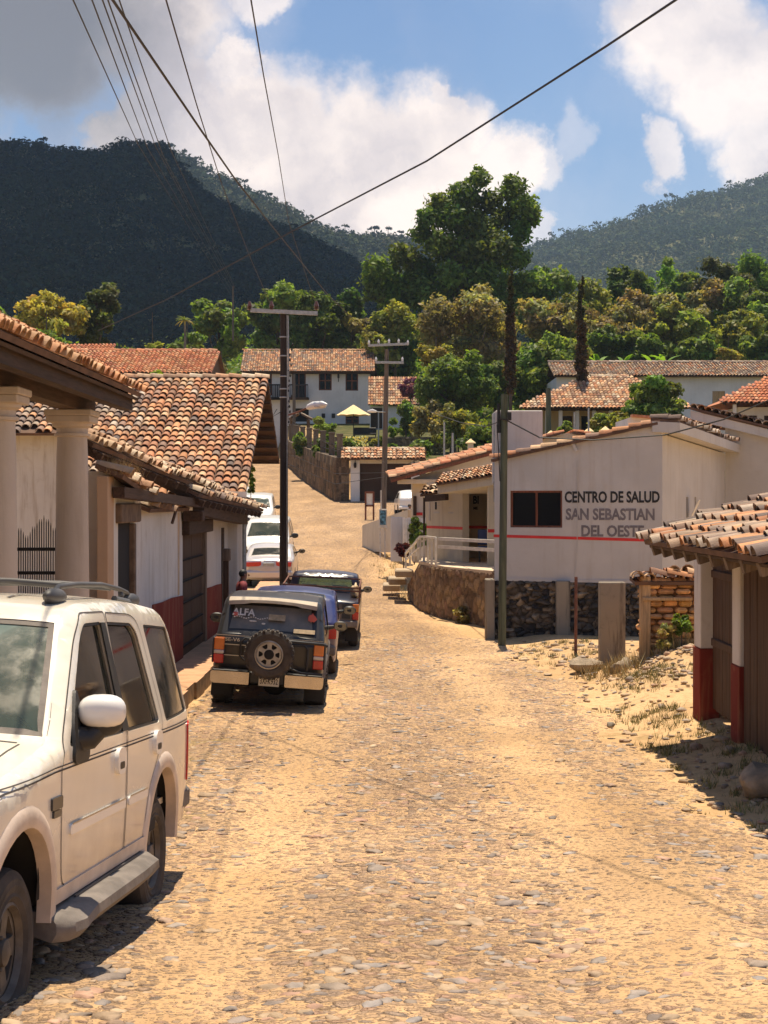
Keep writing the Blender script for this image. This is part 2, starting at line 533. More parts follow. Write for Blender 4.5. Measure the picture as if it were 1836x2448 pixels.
def mat_leaf(name, col, var=.4, trans=.35):
	m, N, L, b = _new(name)
	at = N.new('ShaderNodeVertexColor'); at.layer_name = 'tint'
	c = _mix(N, L, 1.0, col, at.outputs['Color'], 'MULTIPLY')
	N.remove(b)
	df = N.new('ShaderNodeBsdfPrincipled'); L.new(c, df.inputs['Base Color']); df.inputs['Roughness'].default_value = .55
	df.inputs['Specular IOR Level'].default_value = .3 if 'forest' not in name else 0
	tr = N.new('ShaderNodeBsdfTranslucent')
	c2 = _mix(N, L, 1.0, c, (1.3, 1.25, .5), 'MULTIPLY'); L.new(c2, tr.inputs[0])
	ms = N.new('ShaderNodeMixShader'); ms.inputs[0].default_value = trans
	L.new(df.outputs[0], ms.inputs[1]); L.new(tr.outputs[0], ms.inputs[2])
	L.new(ms.outputs[0], N['Material Output'].inputs[0])
	MAT[name] = m
	return m
def mat_glass(name, tintc=(.35, .45, .4), clear=.5, rough=.03, base=(.02, .025, .025), dust=.0, spec=.9):
	"""vehicle or window glass: part see-through, part reflecting"""
	m, N, L, b = _new(name)
	b.inputs['Base Color'].default_value = (*base, 1); b.inputs['Roughness'].default_value = rough
	b.inputs['Specular IOR Level'].default_value = spec
	if dust:  # dust film; on windscreen and hatch panes it doubles as painted sheen
		v = _coord(N, L); n = _range(N, L, _noise(N, L, v, 2.5, 7, .65), .35, .8, 0, dust)
		L.new(_mix(N, L, n, base, (.42, .34, .25)), b.inputs['Base Color'])
		L.new(_range(N, L, n, 0, .5, rough, .5, False), b.inputs['Roughness'])
	tr = N.new('ShaderNodeBsdfTransparent'); tr.inputs[0].default_value = (*tintc, 1)
	ms = N.new('ShaderNodeMixShader')
	fr = N.new('ShaderNodeLayerWeight'); fr.inputs[0].default_value = .25
	f = _math(N, L, 'ADD', _math(N, L, 'MULTIPLY', fr.outputs['Fresnel'], .8), 1 - clear)
	f = _math(N, L, 'MINIMUM', f, 1.0)
	L.new(f, ms.inputs[0]); L.new(tr.outputs[0], ms.inputs[1]); L.new(b.outputs[0], ms.inputs[2])
	L.new(ms.outputs[0], N['Material Output'].inputs[0])
	MAT[name] = m
	return m
def mat_cobble(name, near=True):
	m, N, L, b = _new(name)
	geo = N.new('ShaderNodeNewGeometry')
	pos = geo.outputs['Position']
	def mapped(scale, vec=pos, loc=(0, 0, 0)):
		mp = N.new('ShaderNodeMapping'); mp.inputs['Scale'].default_value = scale; mp.inputs['Location'].default_value = loc
		L.new(vec, mp.inputs[0]); return mp.outputs[0]
	wob = N.new('ShaderNodeTexNoise'); wob.inputs['Scale'].default_value = 7; wob.inputs['Detail'].default_value = 4
	L.new(pos, wob.inputs['Vector'])
	ws = N.new('ShaderNodeVectorMath'); ws.operation = 'SCALE'; ws.inputs['Scale'].default_value = .11
	L.new(wob.outputs['Color'], ws.inputs[0])
	wa = N.new('ShaderNodeVectorMath'); wa.operation = 'ADD'; L.new(pos, wa.inputs[0]); L.new(ws.outputs[0], wa.inputs[1])
	vec = mapped((1, 1, 0), wa.outputs[0])
	at = N.new('ShaderNodeVertexColor'); at.layer_name = 'tint'
	sep = N.new('ShaderNodeSeparateColor'); L.new(at.outputs['Color'], sep.inputs[0])
	n1 = _noise(N, L, mapped((1, .5, 1)), .8, 6)
	n2 = _noise(N, L, mapped((1, 1, 1)), 14, 6, .7)
	n3 = _noise(N, L, mapped((1, 1, 1)), 32, 5, .7)
	grain = _noise(N, L, mapped((1, 1, 1)), 80, 5, .75)
	sand = _mix(N, L, _range(N, L, n1, .3, .7), (.53, .335, .165), (.66, .435, .235))
	sand = _mix(N, L, _range(N, L, n3, .42, .72, 0, .6), sand, (.36, .22, .12))
	cov = _range(N, L, _noise(N, L, mapped((1.0, .32, 1)), .9, 5, .6), .3, .75)
	cov2 = _math(N, L, 'ADD', _math(N, L, 'MULTIPLY', cov, .40), sep.outputs[0])
	def layer(scale, loc, lo, hi, k, pal):
		"""roundish stones of varying size lying apart in the sand"""
		v2 = mapped((1, 1, 0), wa.outputs[0], loc)
		vo = N.new('ShaderNodeTexVoronoi'); vo.voronoi_dimensions = '2D'; vo.feature = 'F1'; vo.inputs['Scale'].default_value = scale
		vo.inputs['Randomness'].default_value = .9
		L.new(v2, vo.inputs['Vector'])
		sc = N.new('ShaderNodeSeparateColor'); L.new(vo.outputs['Color'], sc.inputs[0])
		thr = _math(N, L, 'SUBTRACT', _range(N, L, sc.outputs[1], 0, 1, lo, hi, False), _math(N, L, 'MULTIPLY', cov2, k))
		e = _math(N, L, 'SUBTRACT', thr, vo.outputs['Distance'])
		e = _math(N, L, 'ADD', e, _math(N, L, 'MULTIPLY', _math(N, L, 'SUBTRACT', n3, .5), .14))
		ramp = N.new('ShaderNodeValToRGB'); cr = ramp.color_ramp; cr.interpolation = 'CONSTANT'
		cr.elements[0].position = 0; cr.elements[0].color = (*pal[0], 1); cr.elements[1].position = 1 / len(pal); cr.elements[1].color = (*pal[1], 1)
		for i, q in enumerate(pal[2:]): el = cr.elements.new((i + 2) / len(pal)); el.color = (*q, 1)
		L.new(sc.outputs[0], ramp.inputs[0])
		col = _mix(N, L, _range(N, L, grain, .3, .75, .05, .7), ramp.outputs[0], (.50, .33, .20))
		return e, col, sc
	P1 = [(.42, .28, .18), (.34, .24, .175), (.48, .32, .20), (.25, .195, .165), (.50, .34, .215), (.39, .24, .175), (.28, .235, .21), (.44, .27, .19)]
	P2 = [(.44, .30, .18), (.36, .25, .165), (.48, .33, .20), (.30, .22, .165), (.42, .26, .18), (.22, .175, .15)]
	e3, c3, r3 = layer(26, (1.3, 7.7, 0), .15, .62, .20, P2)
	e2, c2, r2 = layer(14, (4.3, 1.7, 0), .15, .66, .30, P2)
	e1, c1, r1 = layer(7.5, (0, 0, 0), .10, .62, .34, P1)
	c = _mix(N, L, _math(N, L, 'MULTIPLY', _range(N, L, e3, -.03, .06), .7), sand, c3)
	c = _mix(N, L, _math(N, L, 'MULTIPLY', _range(N, L, e2, -.03, .05), .85), c, c2)
	c = _mix(N, L, _range(N, L, e1, -.02, .04), c, c1)
	gap = _math(N, L, 'MULTIPLY', _range(N, L, e1, -.10, -.03), _range(N, L, e1, .02, -.03))
	gap = _math(N, L, 'MULTIPLY', gap, _range(N, L, n2, .46, .60, 0, .7))
	c = _mix(N, L, gap, c, (.17, .105, .06))
	big = _range(N, L, _noise(N, L, mapped((1, .45, 1), loc=(8, 2, 0)), .6, 6, .6), .35, .65, .80, 1.08)
	bc = N.new('ShaderNodeCombineColor')
	for i in range(3): L.new(big, bc.inputs[i])
	c = _mix(N, L, 1.0, c, bc.outputs[0], 'MULTIPLY')
	md = _range(N, L, _noise(N, L, mapped((1, .6, 1), loc=(1, 9, 0)), 3.2, 6, .75), .42, .62, 0, .55)
	c = _mix(N, L, _math(N, L, 'MULTIPLY', md, _range(N, L, cov2, .9, .2, .25, 1)), c, (.36, .24, .155))
	wd = _noise(N, L, mapped((1, .7, 1), loc=(3, 5, 0)), 1.1, 6, .65)
	wdf = _math(N, L, 'MULTIPLY', _range(N, L, wd, .54, .70), _math(N, L, 'MULTIPLY', sep.outputs[1], _range(N, L, n3, .35, .6)))
	c = _mix(N, L, _math(N, L, 'MULTIPLY', wdf, .8), c, (.33, .26, .075))
	L.new(c, b.inputs['Base Color']); b.inputs['Roughness'].default_value = .9; b.inputs['Specular IOR Level'].default_value = .15
	h = _math(N, L, 'ADD', _math(N, L, 'MULTIPLY', _range(N, L, e1, -.04, .22), _math(N, L, 'ADD', r1.outputs[2], .35)), _math(N, L, 'MULTIPLY', _range(N, L, e2, -.04, .2), .4))
	h = _math(N, L, 'ADD', h, _math(N, L, 'MULTIPLY', _range(N, L, e3, -.04, .2), .2))
	k = _bump(N, L, b, h, 1.0, .05)
	k = _bump(N, L, b, n2, .6, .03, prev=k)
	_bump(N, L, b, grain, .5, .006, prev=k)
	MAT[name] = m
	return m
def mat_dirt(name, c1, c2, c3, green=False):
	m, N, L, b = _new(name)
	geo = N.new('ShaderNodeNewGeometry'); pos = geo.outputs['Position']
	n1 = _noise(N, L, pos, .5, 7, .6); n2 = _noise(N, L, pos, 9, 7, .7); n3 = _noise(N, L, pos, 2.2, 6, .65)
	c = _mix(N, L, _range(N, L, n1, .35, .65), c1, c2)
	c = _mix(N, L, _range(N, L, n3, .55, .72, 0, .75), c, c3)
	c = _mix(N, L, _range(N, L, n2, .46, .68, 0, .6), c, [x * .6 for x in c1])
	at = N.new('ShaderNodeVertexColor'); at.layer_name = 'tint'
	sep = N.new('ShaderNodeSeparateColor'); L.new(at.outputs['Color'], sep.inputs[0])
	veg = _mix(N, L, _range(N, L, n3, .35, .65), (.045, .06, .02), (.12, .11, .045))
	if green: c = _mix(N, L, _math(N, L, 'MULTIPLY', sep.outputs[0], _range(N, L, n1, .2, .5, .7, 1)), c, veg)
	L.new(c, b.inputs['Base Color']); b.inputs['Roughness'].default_value = .95; b.inputs['Specular IOR Level'].default_value = .1
	k = _bump(N, L, b, n2, .7, .04)
	_bump(N, L, b, _noise(N, L, pos, 40, 4, .6), .5, .01, prev=k)
	MAT[name] = m
	return m
mat_cobble('cobble')
mat_dirt('dirt', (.49, .315, .16), (.62, .415, .22), (.31, .22, .10), green=True)
mat_dirt('hillground', (.10, .11, .045), (.16, .14, .06), (.07, .085, .03))
mat('stone_loose', (.9, .9, .9), .85, .3, 9, .6, 60, tint=True)
mat_plaster('plaster', (.74, .70, .645))
mat_plaster('plaster_clean', (.66, .615, .56), amt=.22)
mat_plaster('plaster_clinic', (.55, .53, .505), amt=.22)
mat_plaster('plaster_cream', (.66, .58, .45), amt=.3)
mat_plaster('plaster_yellow', (.52, .40, .22), amt=.3)
mat_plaster('plaster_bare', (.52, .36, .24), amt=.35)
mat_plaster('white_house', (.74, .72, .70), amt=.12)
mat_plaster('red_dado', (.21, .032, .022), dirt=(.34, .16, .09), amt=.7)
mat_plaster('column_plaster', (.62, .53, .44), amt=.3)
mat_plaster('concrete', (.31, .265, .205), dirt=(.085, .07, .055), amt=1.0)
mat_plaster('adobe', (.44, .27, .12), dirt=(.24, .13, .06), amt=.5)
mat_plaster('adobe_dark', (.16, .10, .06), dirt=(.08, .05, .03), amt=.5)
mat('stripe_red', (.62, .035, .03), .7, .1, 5, .15)
mat('paint_black', (.018, .017, .017), .7, .2, 5, .1)
mat('paint_grey', (.17, .155, .165), .75, .2, 5, .1)
mat('paint_faint', (.50, .46, .42), .8, .1, 5, .1)
mat('tile', (1, 1, 1), .85, .2, 7, .6, 55, .01, spec=.25, tint=True, stain=(.10, .075, .05), stain_amt=.42, stain_scale=(5, 5, 5))
mat('tile_bed', (.12, .065, .04), .9, .3, 3)
mat_wood('wood_dark', (.055, .030, .018), axis=1)
mat_wood('wood_beam', (.075, .042, .026), axis=1)
mat_wood('wood_door', (.085, .046, .026), axis=2)
mat_wood('wood_grey', (.16, .115, .08), axis=2)
mat_wood('wood_red', (.19, .065, .035), axis=2)
mat_wood('wood_pole', (.030, .021, .017), axis=2, grain=.6)
mat_wood('wood_green', (.085, .098, .062), axis=2, grain=.6)
mat_wood('wood_pale', (.125, .10, .08), axis=2, grain=.6)
mat_wood('wood_post_tan', (.42, .27, .13), axis=2)
mat('bark', (.11, .08, .055), .9, .35, 3, .8, 14, .03)
mat('bark_pale', (.22, .17, .12), .9, .3, 3, .6, 14, .03)
mat('iron', (.022, .020, .019), .6, .3, 12, .3, 60, metal=.3)
mat('iron_rust', (.14, .055, .035), .8, .4, 10, .4, 60)
mat('steel_galv', (.36, .37, .37), .5, .2, 10, .2, 60, metal=.5)
mat('alu_lamp', (.66, .66, .66), .35, .08, 5, 0)
mat('white_metal', (.74, .71, .64), .5, .12, 5, .1)
mat('ceramic', (.12, .05, .035), .3, .2, 5, 0)
mat('wire', (.012, .012, .013), .6, .1, 5, 0)
mat('lava', (1, 1, 1), .9, .4, 8, .8, 30, .03, tint=True, stain=(.30, .22, .14), stain_amt=.35, stain_scale=(4, 4, 4))
mat('rock', (.33, .255, .175), .9, .35, 5, .7, 25, .03)
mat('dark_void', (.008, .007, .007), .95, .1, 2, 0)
mat('canvas', (.80, .61, .33), .85, .08, 2, .1)
mat('poster', (.12, .30, .42), .5, .8, 9, 0)
mat('paper', (.70, .68, .62), .6, .08, 9, 0)
mat('blue_plastic', (.03, .06, .20), .4, .1, 5, 0)
mat('porch_floor', (.62, .50, .36), .8, .12, 3, .2)
mat('sidewalk', (.55, .31, .17), .9, .15, 3, .4, 30)
mat('sidewalk_edge', (.30, .20, .12), .95, .3, 5, .7, 20, .03)
mat('blade', (1, 1, 1), .7, .2, 5, 0, tint=True)
# vehicles
mat('paint_white_suv', (.80, .735, .62), .22, .03, 2, 0, coat=.6, dust=((.40, .26, .155), .35, 1.02, .80))
mat('paint_white', (.80, .78, .74), .25, .03, 2, 0, coat=.5)
mat('paint_silver', (.60, .55, .52), .3, .04, 2, 0, metal=.3, coat=.5)
mat('paint_charcoal', (.024, .022, .021), .35, .15, 3, 0, coat=.25, dust=((.26, .19, .13), .2, .8, .35))
mat('paint_blue', (.035, .045, .16), .28, .1, 3, 0, coat=.5, dust=((.40, .29, .20), .2, 1.15, .9))
mat('paint_navy', (.022, .018, .035), .3, .1, 3, 0, coat=.5, dust=((.40, .29, .20), .2, 1.1, .85))
mat('trim_tan', (.62, .50, .405), .5, .18, 4, .15)
mat('trim_dusty', (.17, .145, .125), .75, .3, 6, .3, 50)
mat('trim_black', (.022, .021, .021), .5, .15, 4, .1)
mat('lintel_stone', (.15, .10, .065), .9, .35, 5, .7, 25, .03)
mat_plaster('post_dark', (.20, .16, .12), dirt=(.09, .07, .05), amt=.6)
mat_plaster('step_stone', (.46, .36, .25), dirt=(.25, .18, .1), amt=.6)
mat('picket_white', (.86, .84, .80), .5, .08, 5, .1)
mat('dust_tan', (.44, .36, .27), .7, .15, 5, .2)
mat('rack_grey', (.075, .072, .072), .55, .15, 4, .1)
mat('rubber', (.030, .027, .025), .85, .25, 5, .3, 40)
mat('rubber_dusty', (.062, .050, .041), .9, .4, 6, .4, 40)
mat('alloy', (.38, .35, .31), .4, .25, 9, .1, metal=.6)
mat('alloy_dirty', (.15, .125, .10), .6, .35, 9, .2, metal=.3)
mat('chrome', (.56, .50, .42), .2, .1, 4, 0, metal=.9)
mat('chrome_dull', (.46, .40, .32), .35, .2, 4, 0, metal=.7)
mat('lens_red', (.50, .012, .012), .2, .1, 9, 0, coat=.5)
mat('lens_amber', (.62, .16, .02), .2, .1, 9, 0, coat=.5)
mat('lens_clear', (.55, .50, .45), .2, .1, 9, 0, coat=.5)
mat('under', (.015, .013, .012), .9, .2, 4, 0)
mat('interior', (.52, .44, .32), .8, .15, 4, .2)
mat('interior_dark', (.06, .055, .05), .8, .15, 4, .2)
mat('plate', (.66, .63, .56), .5, .06, 9, 0)
mat('sticker_white', (.80, .76, .70), .6, .1, 5, 0)
mat('sticker_red', (.55, .12, .10), .6, .1, 5, 0)
mat('sticker_tan', (.48, .35, .20), .6, .2, 20, 0)
mat('badge', (.05, .05, .055), .3, .2, 20, 0, metal=.5)
mat('line_dark', (.06, .05, .045), .7, .1, 5, 0)
mat('reflect', (.16, .17, .17), .12, .1, 5, 0, metal=.9)
mat_glass('glass_dark', clear=.12, dust=.28)
mat_glass('glass_side', clear=.22, dust=.05, base=(.012, .014, .013))
mat_glass('glass_wind', tintc=(.80, .93, .86), clear=.80, base=(.16, .21, .17), dust=.5)  # greenish base and extra dust film imitate the pane's pale reflection
mat_glass('glass_green', tintc=(.6, .78, .62), clear=.55, base=(.13, .19, .14), dust=.2)
mat_glass('glass_window', clear=.12, base=(.01, .011, .013), rough=.2, spec=.1)
mat_glass('glass_hatch', tintc=(.3, .33, .33), clear=.10, base=(.15, .15, .14), rough=.4, dust=.6, spec=.5)  # grey base and heavy dust film stand in for a bright reflection
# people
mat('skin', (.22, .10, .055), .5, .1, 9, 0)
mat('hair_black', (.012, .010, .009), .6, .2, 20, 0)
mat('shirt_red', (.20, .022, .028), .8, .15, 9, .2)
mat('shirt_grey', (.16, .14, .16), .8, .15, 9, .2)
mat('trouser', (.04, .04, .06), .8, .15, 9, .2)
# foliage
for nm, c in (('leaf_dark', (.115, .175, .035)), ('leaf_green', (.155, .225, .05)), ('leaf_bright', (.21, .31, .06)),
              ('leaf_olive', (.26, .28, .06)), ('leaf_yellow', (.37, .32, .08)), ('leaf_dry', (.29, .255, .11)),
              ('leaf_conifer', (.12, .14, .05)), ('leaf_cypress', (.042, .050, .020)), ('leaf_brown', (.105, .068, .036)),
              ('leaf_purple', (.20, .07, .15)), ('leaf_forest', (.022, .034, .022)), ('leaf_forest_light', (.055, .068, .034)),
              ('leaf_maroon', (.09, .02, .03)), ('flower_white', (.7, .68, .6)), ('flower_red', (.55, .03, .06)), ('flower_yellow', (.7, .5, .15))):
	mat_leaf(nm, c, trans=.5 if 'forest' not in nm else .05)
# ---------------------------------------------------------------- terrain
_ys = np.arange(-40, 420, .5)
def _table(kn, sm=4):
	a = np.interp(_ys, [k[0] for k in kn], [k[1] for k in kn])
	k = np.ones(2 * sm + 1) / (2 * sm + 1)
	return np.convolve(np.pad(a, sm * 2, mode='edge'), np.convolve(k, k), mode='valid')
_P = _table([(-40, 3), (0, -1.55), (4, -2.1), (7.4, -2.47), (10.6, -2.78), (16, -3.0), (23, -3.13), (34, -3.2), (45, -3.2), (56, -3.1), (65, -2.6),
             (75, -1.85), (86, -1.0), (100, 0.0), (125, 1.9), (150, 3.85), (180, 6.8), (260, 12), (420, 26)], 4)
_H = _table([(-40, -2), (45, -3.1), (60, -2.4), (75, -1), (90, 1.5), (104, 2.9), (124, 3.9), (129, 5.05), (150, 7), (170, 9.5), (200, 13), (260, 17), (420, 30)], 3)
_XL = [(-40, -9), (0, -3.6), (19, -3.4), (20, -3.0), (34, -3.05), (42, -3.3), (50, -4.0), (62, -5.2), (75, -7.2), (86, -9), (100, -11), (125, -14), (150, -16.5), (170, -22), (420, -60)]
_XR = [(-40, 12), (0, 3.6), (19, 3.1), (25, 3.3), (34, 2.7), (42, 1.5), (50, .9), (62, .1), (75, .3), (86, 2.4), (95, 4), (101.3, 4.4), (102.4, -2.7), (125, -6.1), (150, -9.2), (160, -12), (420, -50)]
def Pz(y): return np.interp(y, _ys, _P)
def XL(y): return np.interp(y, [k[0] for k in _XL], [k[1] for k in _XL])
def XR(y): return np.interp(y, [k[0] for k in _XR], [k[1] for k in _XR])
def _ss(t): t = np.clip(t, 0, 1); return t * t * (3 - 2 * t)
def G(x, y):
	x = np.asarray(x, float); y = np.asarray(y, float)
	z = Pz(y); xr = XR(y); xl = XL(y)
	h = np.interp(y, _ys, _H)
	w = np.interp(y, [60, 95, 101], [6, 6, 1.6])
	s = _ss((x - xr - .1) / w) * _ss((y - 45) / 10)
	out = z * (1 - s) + h * s
	# low verge on the right, mound by the ruined adobe wall
	out = out + _ss((x - xr) / 1.5) * .22 * _ss((40 - y) / 6)
	out = out + .50 * np.exp(-((x - 5.3) / .85) ** 2 - ((y - 26.2) / 1.3) ** 2)
	out = out + .18 * np.exp(-((x - 4.4) / .7) ** 2 - ((y - 24.5) / 1.2) ** 2)
	out = out + _ss((xl - x) / 12) * 2.2 * _ss((y - 75) / 25)
	far = _ss((y - 170) / 60)
	out = out * (1 - far) + np.maximum(out, h) * far
	# small relief
	a = .05 * _ss((30 - np.abs(y - 20)) / 20)
	out = out + (fbm(x * .5, y * .35, 3, 4) - .5) * .14 + (fbm(x * 3, y * 3, 5, 3) - .5) * a * .9
	# shallow wheel tracks
	out = out - .03 * (np.exp(-((x - .75) / .5) ** 2) + np.exp(-((x + 1.0) / .5) ** 2)) * _ss((40 - y) / 10)
	return out
def g(x, y): return float(G(x, y))
def grid_mesh(name, xs, ys, zf, mt, smooth=True, tint=None):
	X, Y = np.meshgrid(xs, ys); Z = zf(X, Y)
	V = np.stack([X.ravel(), Y.ravel(), Z.ravel()], 1)
	nx = len(xs); ny = len(ys)
	i = np.arange(nx * ny).reshape(ny, nx)
	Fq = np.stack([i[:-1, :-1].ravel(), i[:-1, 1:].ravel(), i[1:, 1:].ravel(), i[1:, :-1].ravel()], 1)
	return np_object(name, V, Fq, mt, tint=None if tint is None else tint(X, Y), smooth=smooth)
def build_ground():
	xs = np.concatenate([np.arange(-600, -60, 30), np.arange(-60, -12, 2), np.arange(-12, 14, .4), np.arange(14, 60, 2), np.arange(60, 601, 30)])
	ys = np.concatenate([np.arange(-60, 0, 4), np.arange(0, 60, .4), np.arange(60, 200, 1.2), np.arange(200, 420, 8), np.arange(420, 3000, 60)])
	def zf(x, y):
		z = G(x, np.minimum(y, 400)) + np.maximum(y - 400, 0) * .02
		d = np.minimum(x - XL(y), XR(y) - x)
		return z - .10 * _ss((d - .35) / .6)
	def tn(X, Y):
		X = X.ravel(); Y = Y.ravel()
		off = _ss((X - XR(Y) - 1.0) / 3) * _ss((Y - 62) / 20) + _ss((XL(Y) - X - 1) / 3) * _ss((Y - 75) / 20) + _ss((Y - 152) / 10) + .35 * _ss((X - XR(Y) - .6) / 1.5) * (Y < 40) * 0
		return np.stack([np.clip(off, 0, 1)] * 3, 1)
	structure(grid_mesh('ground', xs, ys, zf, MAT['dirt'], tint=tn))
	# the cobbled street
	ts = np.concatenate([np.arange(3, 40, .12), np.arange(40, 80, .3), np.arange(80, 185, .8)])
	ss = np.linspace(0, 1, 110)
	T, S = np.meshgrid(ts, ss, indexing='ij')
	xl = XL(T) - .15; xr = XR(T) + .15
	xl = xl + (fbm(T * 1.3, T * 0 + 2, 8, 4) - .5) * .5; xr = xr + (fbm(T * 1.1, T * 0 + 9, 11, 4) - .5) * 1.1
	X = xl + (xr - xl) * S
	d = np.minimum(X - xl, xr - X)
	Z = G(X, T) + .03 - .09 * (1 - _ss(d / .45))
	# cobbles stand slightly proud
	near = _ss((34 - T) / 20)
	f1, f2, idv = worley(X * 6.0, T * 6.0, 4)
	Z = Z + near * .012 * (vnoise(X * 9, T * 9, 2) - .5)
	V = np.stack([X.ravel(), T.ravel(), Z.ravel()], 1)
	ny, nx = X.shape; i = np.arange(nx * ny).reshape(ny, nx)
	Fq = np.stack([i[:-1, :-1].ravel(), i[:-1, 1:].ravel(), i[1:, 1:].ravel(), i[1:, :-1].ravel()], 1)
	# tint.r: how much sand covers the stones; tint.g: weeds
	trk = np.exp(-((X + .95) / .42) ** 2) * .62 + np.exp(-((X - 1.75 + (T - 14) * .01) / .5) ** 2) * .70
	side = _ss((X - (xr - 1.3)) / 1.2) * .75
	mid = -.12 * np.exp(-((X - .4) / .7) ** 2)
	far = _ss((T - 26) / 30) * .06
	r = np.clip(.16 + trk * _ss((42 - T) / 18) + side + mid + far + (fbm(X * .8, T * .3, 21, 4) - .5) * .6, 0, 1.3)
	wd = _ss((-X - 1.4) / .8) * _ss((24 - T) / 6) * 1.0 + _ss((X - 2.2) / 1.0) * .6
	tint = np.stack([r.ravel(), np.clip(wd, 0, 1).ravel(), np.zeros(r.size)], 1)
	o = np_object('road', V, Fq, MAT['cobble'], tint=tint, smooth=True)
	structure(o)
build_ground()
PAL_ST = [(.40, .29, .19), (.30, .245, .20), (.46, .34, .22), (.26, .22, .20), (.50, .37, .24), (.38, .26, .19), (.28, .265, .26), (.46, .27, .19), (.34, .30, .27)]
def ico(sub=0):
	t = (1 + 5 ** .5) / 2
	v = [(-1, t, 0), (1, t, 0), (-1, -t, 0), (1, -t, 0), (0, -1, t), (0, 1, t), (0, -1, -t), (0, 1, -t), (t, 0, -1), (t, 0, 1), (-t, 0, -1), (-t, 0, 1)]
	f = [(0, 11, 5), (0, 5, 1), (0, 1, 7), (0, 7, 10), (0, 10, 11), (1, 5, 9), (5, 11, 4), (11, 10, 2), (10, 7, 6), (7, 1, 8), (3, 9, 4), (3, 4, 2), (3, 2, 6), (3, 6, 8), (3, 8, 9), (4, 9, 5), (2, 4, 11), (6, 2, 10), (8, 6, 7), (9, 8, 1)]
	v = [Vector(p).normalized() for p in v]
	for _ in range(sub):
		mid = {}; f2 = []
		def m(a, b):
			k = (min(a, b), max(a, b))
			if k not in mid: mid[k] = len(v); v.append(((v[a] + v[b]) / 2).normalized())
			return mid[k]
		for a, b, c in f:
			x, y, z = m(a, b), m(b, c), m(c, a); f2 += [(a, x, z), (b, y, x), (c, z, y), (x, y, z)]
		f = f2
	return np.array([p[:] for p in v]), np.array(f)
def scatter_lumps(name, pos, size, mt, tint, sub=0, jitter=.25, seed=1, smooth=False, rotz=True):
	"""one mesh of many jittered lumps; pos (n,3), size (n,3), tint (n,3)"""
	rng = np.random.default_rng(seed)
	bv, bf = ico(sub); n = len(pos); k = len(bv)
	V = np.repeat(bv[None], n, 0) * (1 + rng.uniform(-jitter, jitter, (n, k, 1)))
	V = V * size[:, None, :]
	if rotz:
		a = rng.uniform(0, 6.28, n); c, s = np.cos(a)[:, None], np.sin(a)[:, None]
		x = V[..., 0] * c - V[..., 1] * s; y = V[..., 0] * s + V[..., 1] * c
		V[..., 0] = x; V[..., 1] = y
	V = V + pos[:, None, :]
	Fq = (bf[None] + (np.arange(n) * k)[:, None, None]).reshape(-1, 3)
	T = np.repeat(tint[:, None, :], k, 1).reshape(-1, 3)
	return np_object(name, V.reshape(-1, 3), Fq, mt, tint=T, smooth=smooth)
def build_stones():
	rng = np.random.default_rng(5)
	n = 7000
	y = 5 + 32 * rng.random(n) ** 1.5
	x = rng.uniform(-3.3, 4.2, n)
	k0 = (x > XL(y) + .1) & (x < XR(y) - .2 + rng.normal(0, .35, n)); x, y = x[k0], y[k0]; n = len(x)
	sandy = np.exp(-((x + .95) / .42) ** 2) + np.exp(-((x - 1.75) / .5) ** 2)
	keep = rng.random(n) > sandy * .95
	x, y = x[keep], y[keep]; n = len(x)
	s = rng.uniform(.02, .052, n) * (1 + (rng.random(n) < .10) * .6)
	size = np.stack([s * rng.uniform(.8, 1.7, n), s * rng.uniform(.6, 1.1, n), s * rng.uniform(.18, .36, n)], 1)
	pos = np.stack([x, y, G(x, y) + .027], 1)
	pal = np.array(PAL_ST)[rng.integers(0, len(PAL_ST), n)] * rng.uniform(.75, 1.25, (n, 1)) * .85 + np.array([.50, .33, .20]) * .18
	o = scatter_lumps('cobblestones', pos, size, MAT['stone_loose'], pal, sub=1, jitter=.30, seed=3)
	o['kind'] = 'stuff'
	# rubble and pebbles along the right margin
	n = 900
	y = rng.uniform(12, 34, n); x = XR(y) + rng.normal(.8, .9, n)
	m2 = rng.random(n) < .35
	x = np.where(m2, rng.normal(4.9, .6, n), x); y = np.where(m2, rng.normal(26, 1.4, n), y)
	s = rng.uniform(.015, .05, n) * (1 + (rng.random(n) < .1) * 1.2)
	size = np.stack([s * rng.uniform(.8, 1.5, n), s * rng.uniform(.7, 1.1, n), s * rng.uniform(.4, .7, n)], 1)
	pos = np.stack([x, y, G(x, y) + .01], 1)
	pal = np.array(PAL_ST)[rng.integers(0, len(PAL_ST), n)] * rng.uniform(.9, 1.3, (n, 1)) * .6 + np.array([.50, .34, .19]) * .45
	o = scatter_lumps('rubble', pos, size, MAT['stone_loose'], pal, sub=1, jitter=.25, seed=9)
	o['kind'] = 'stuff'
build_stones()
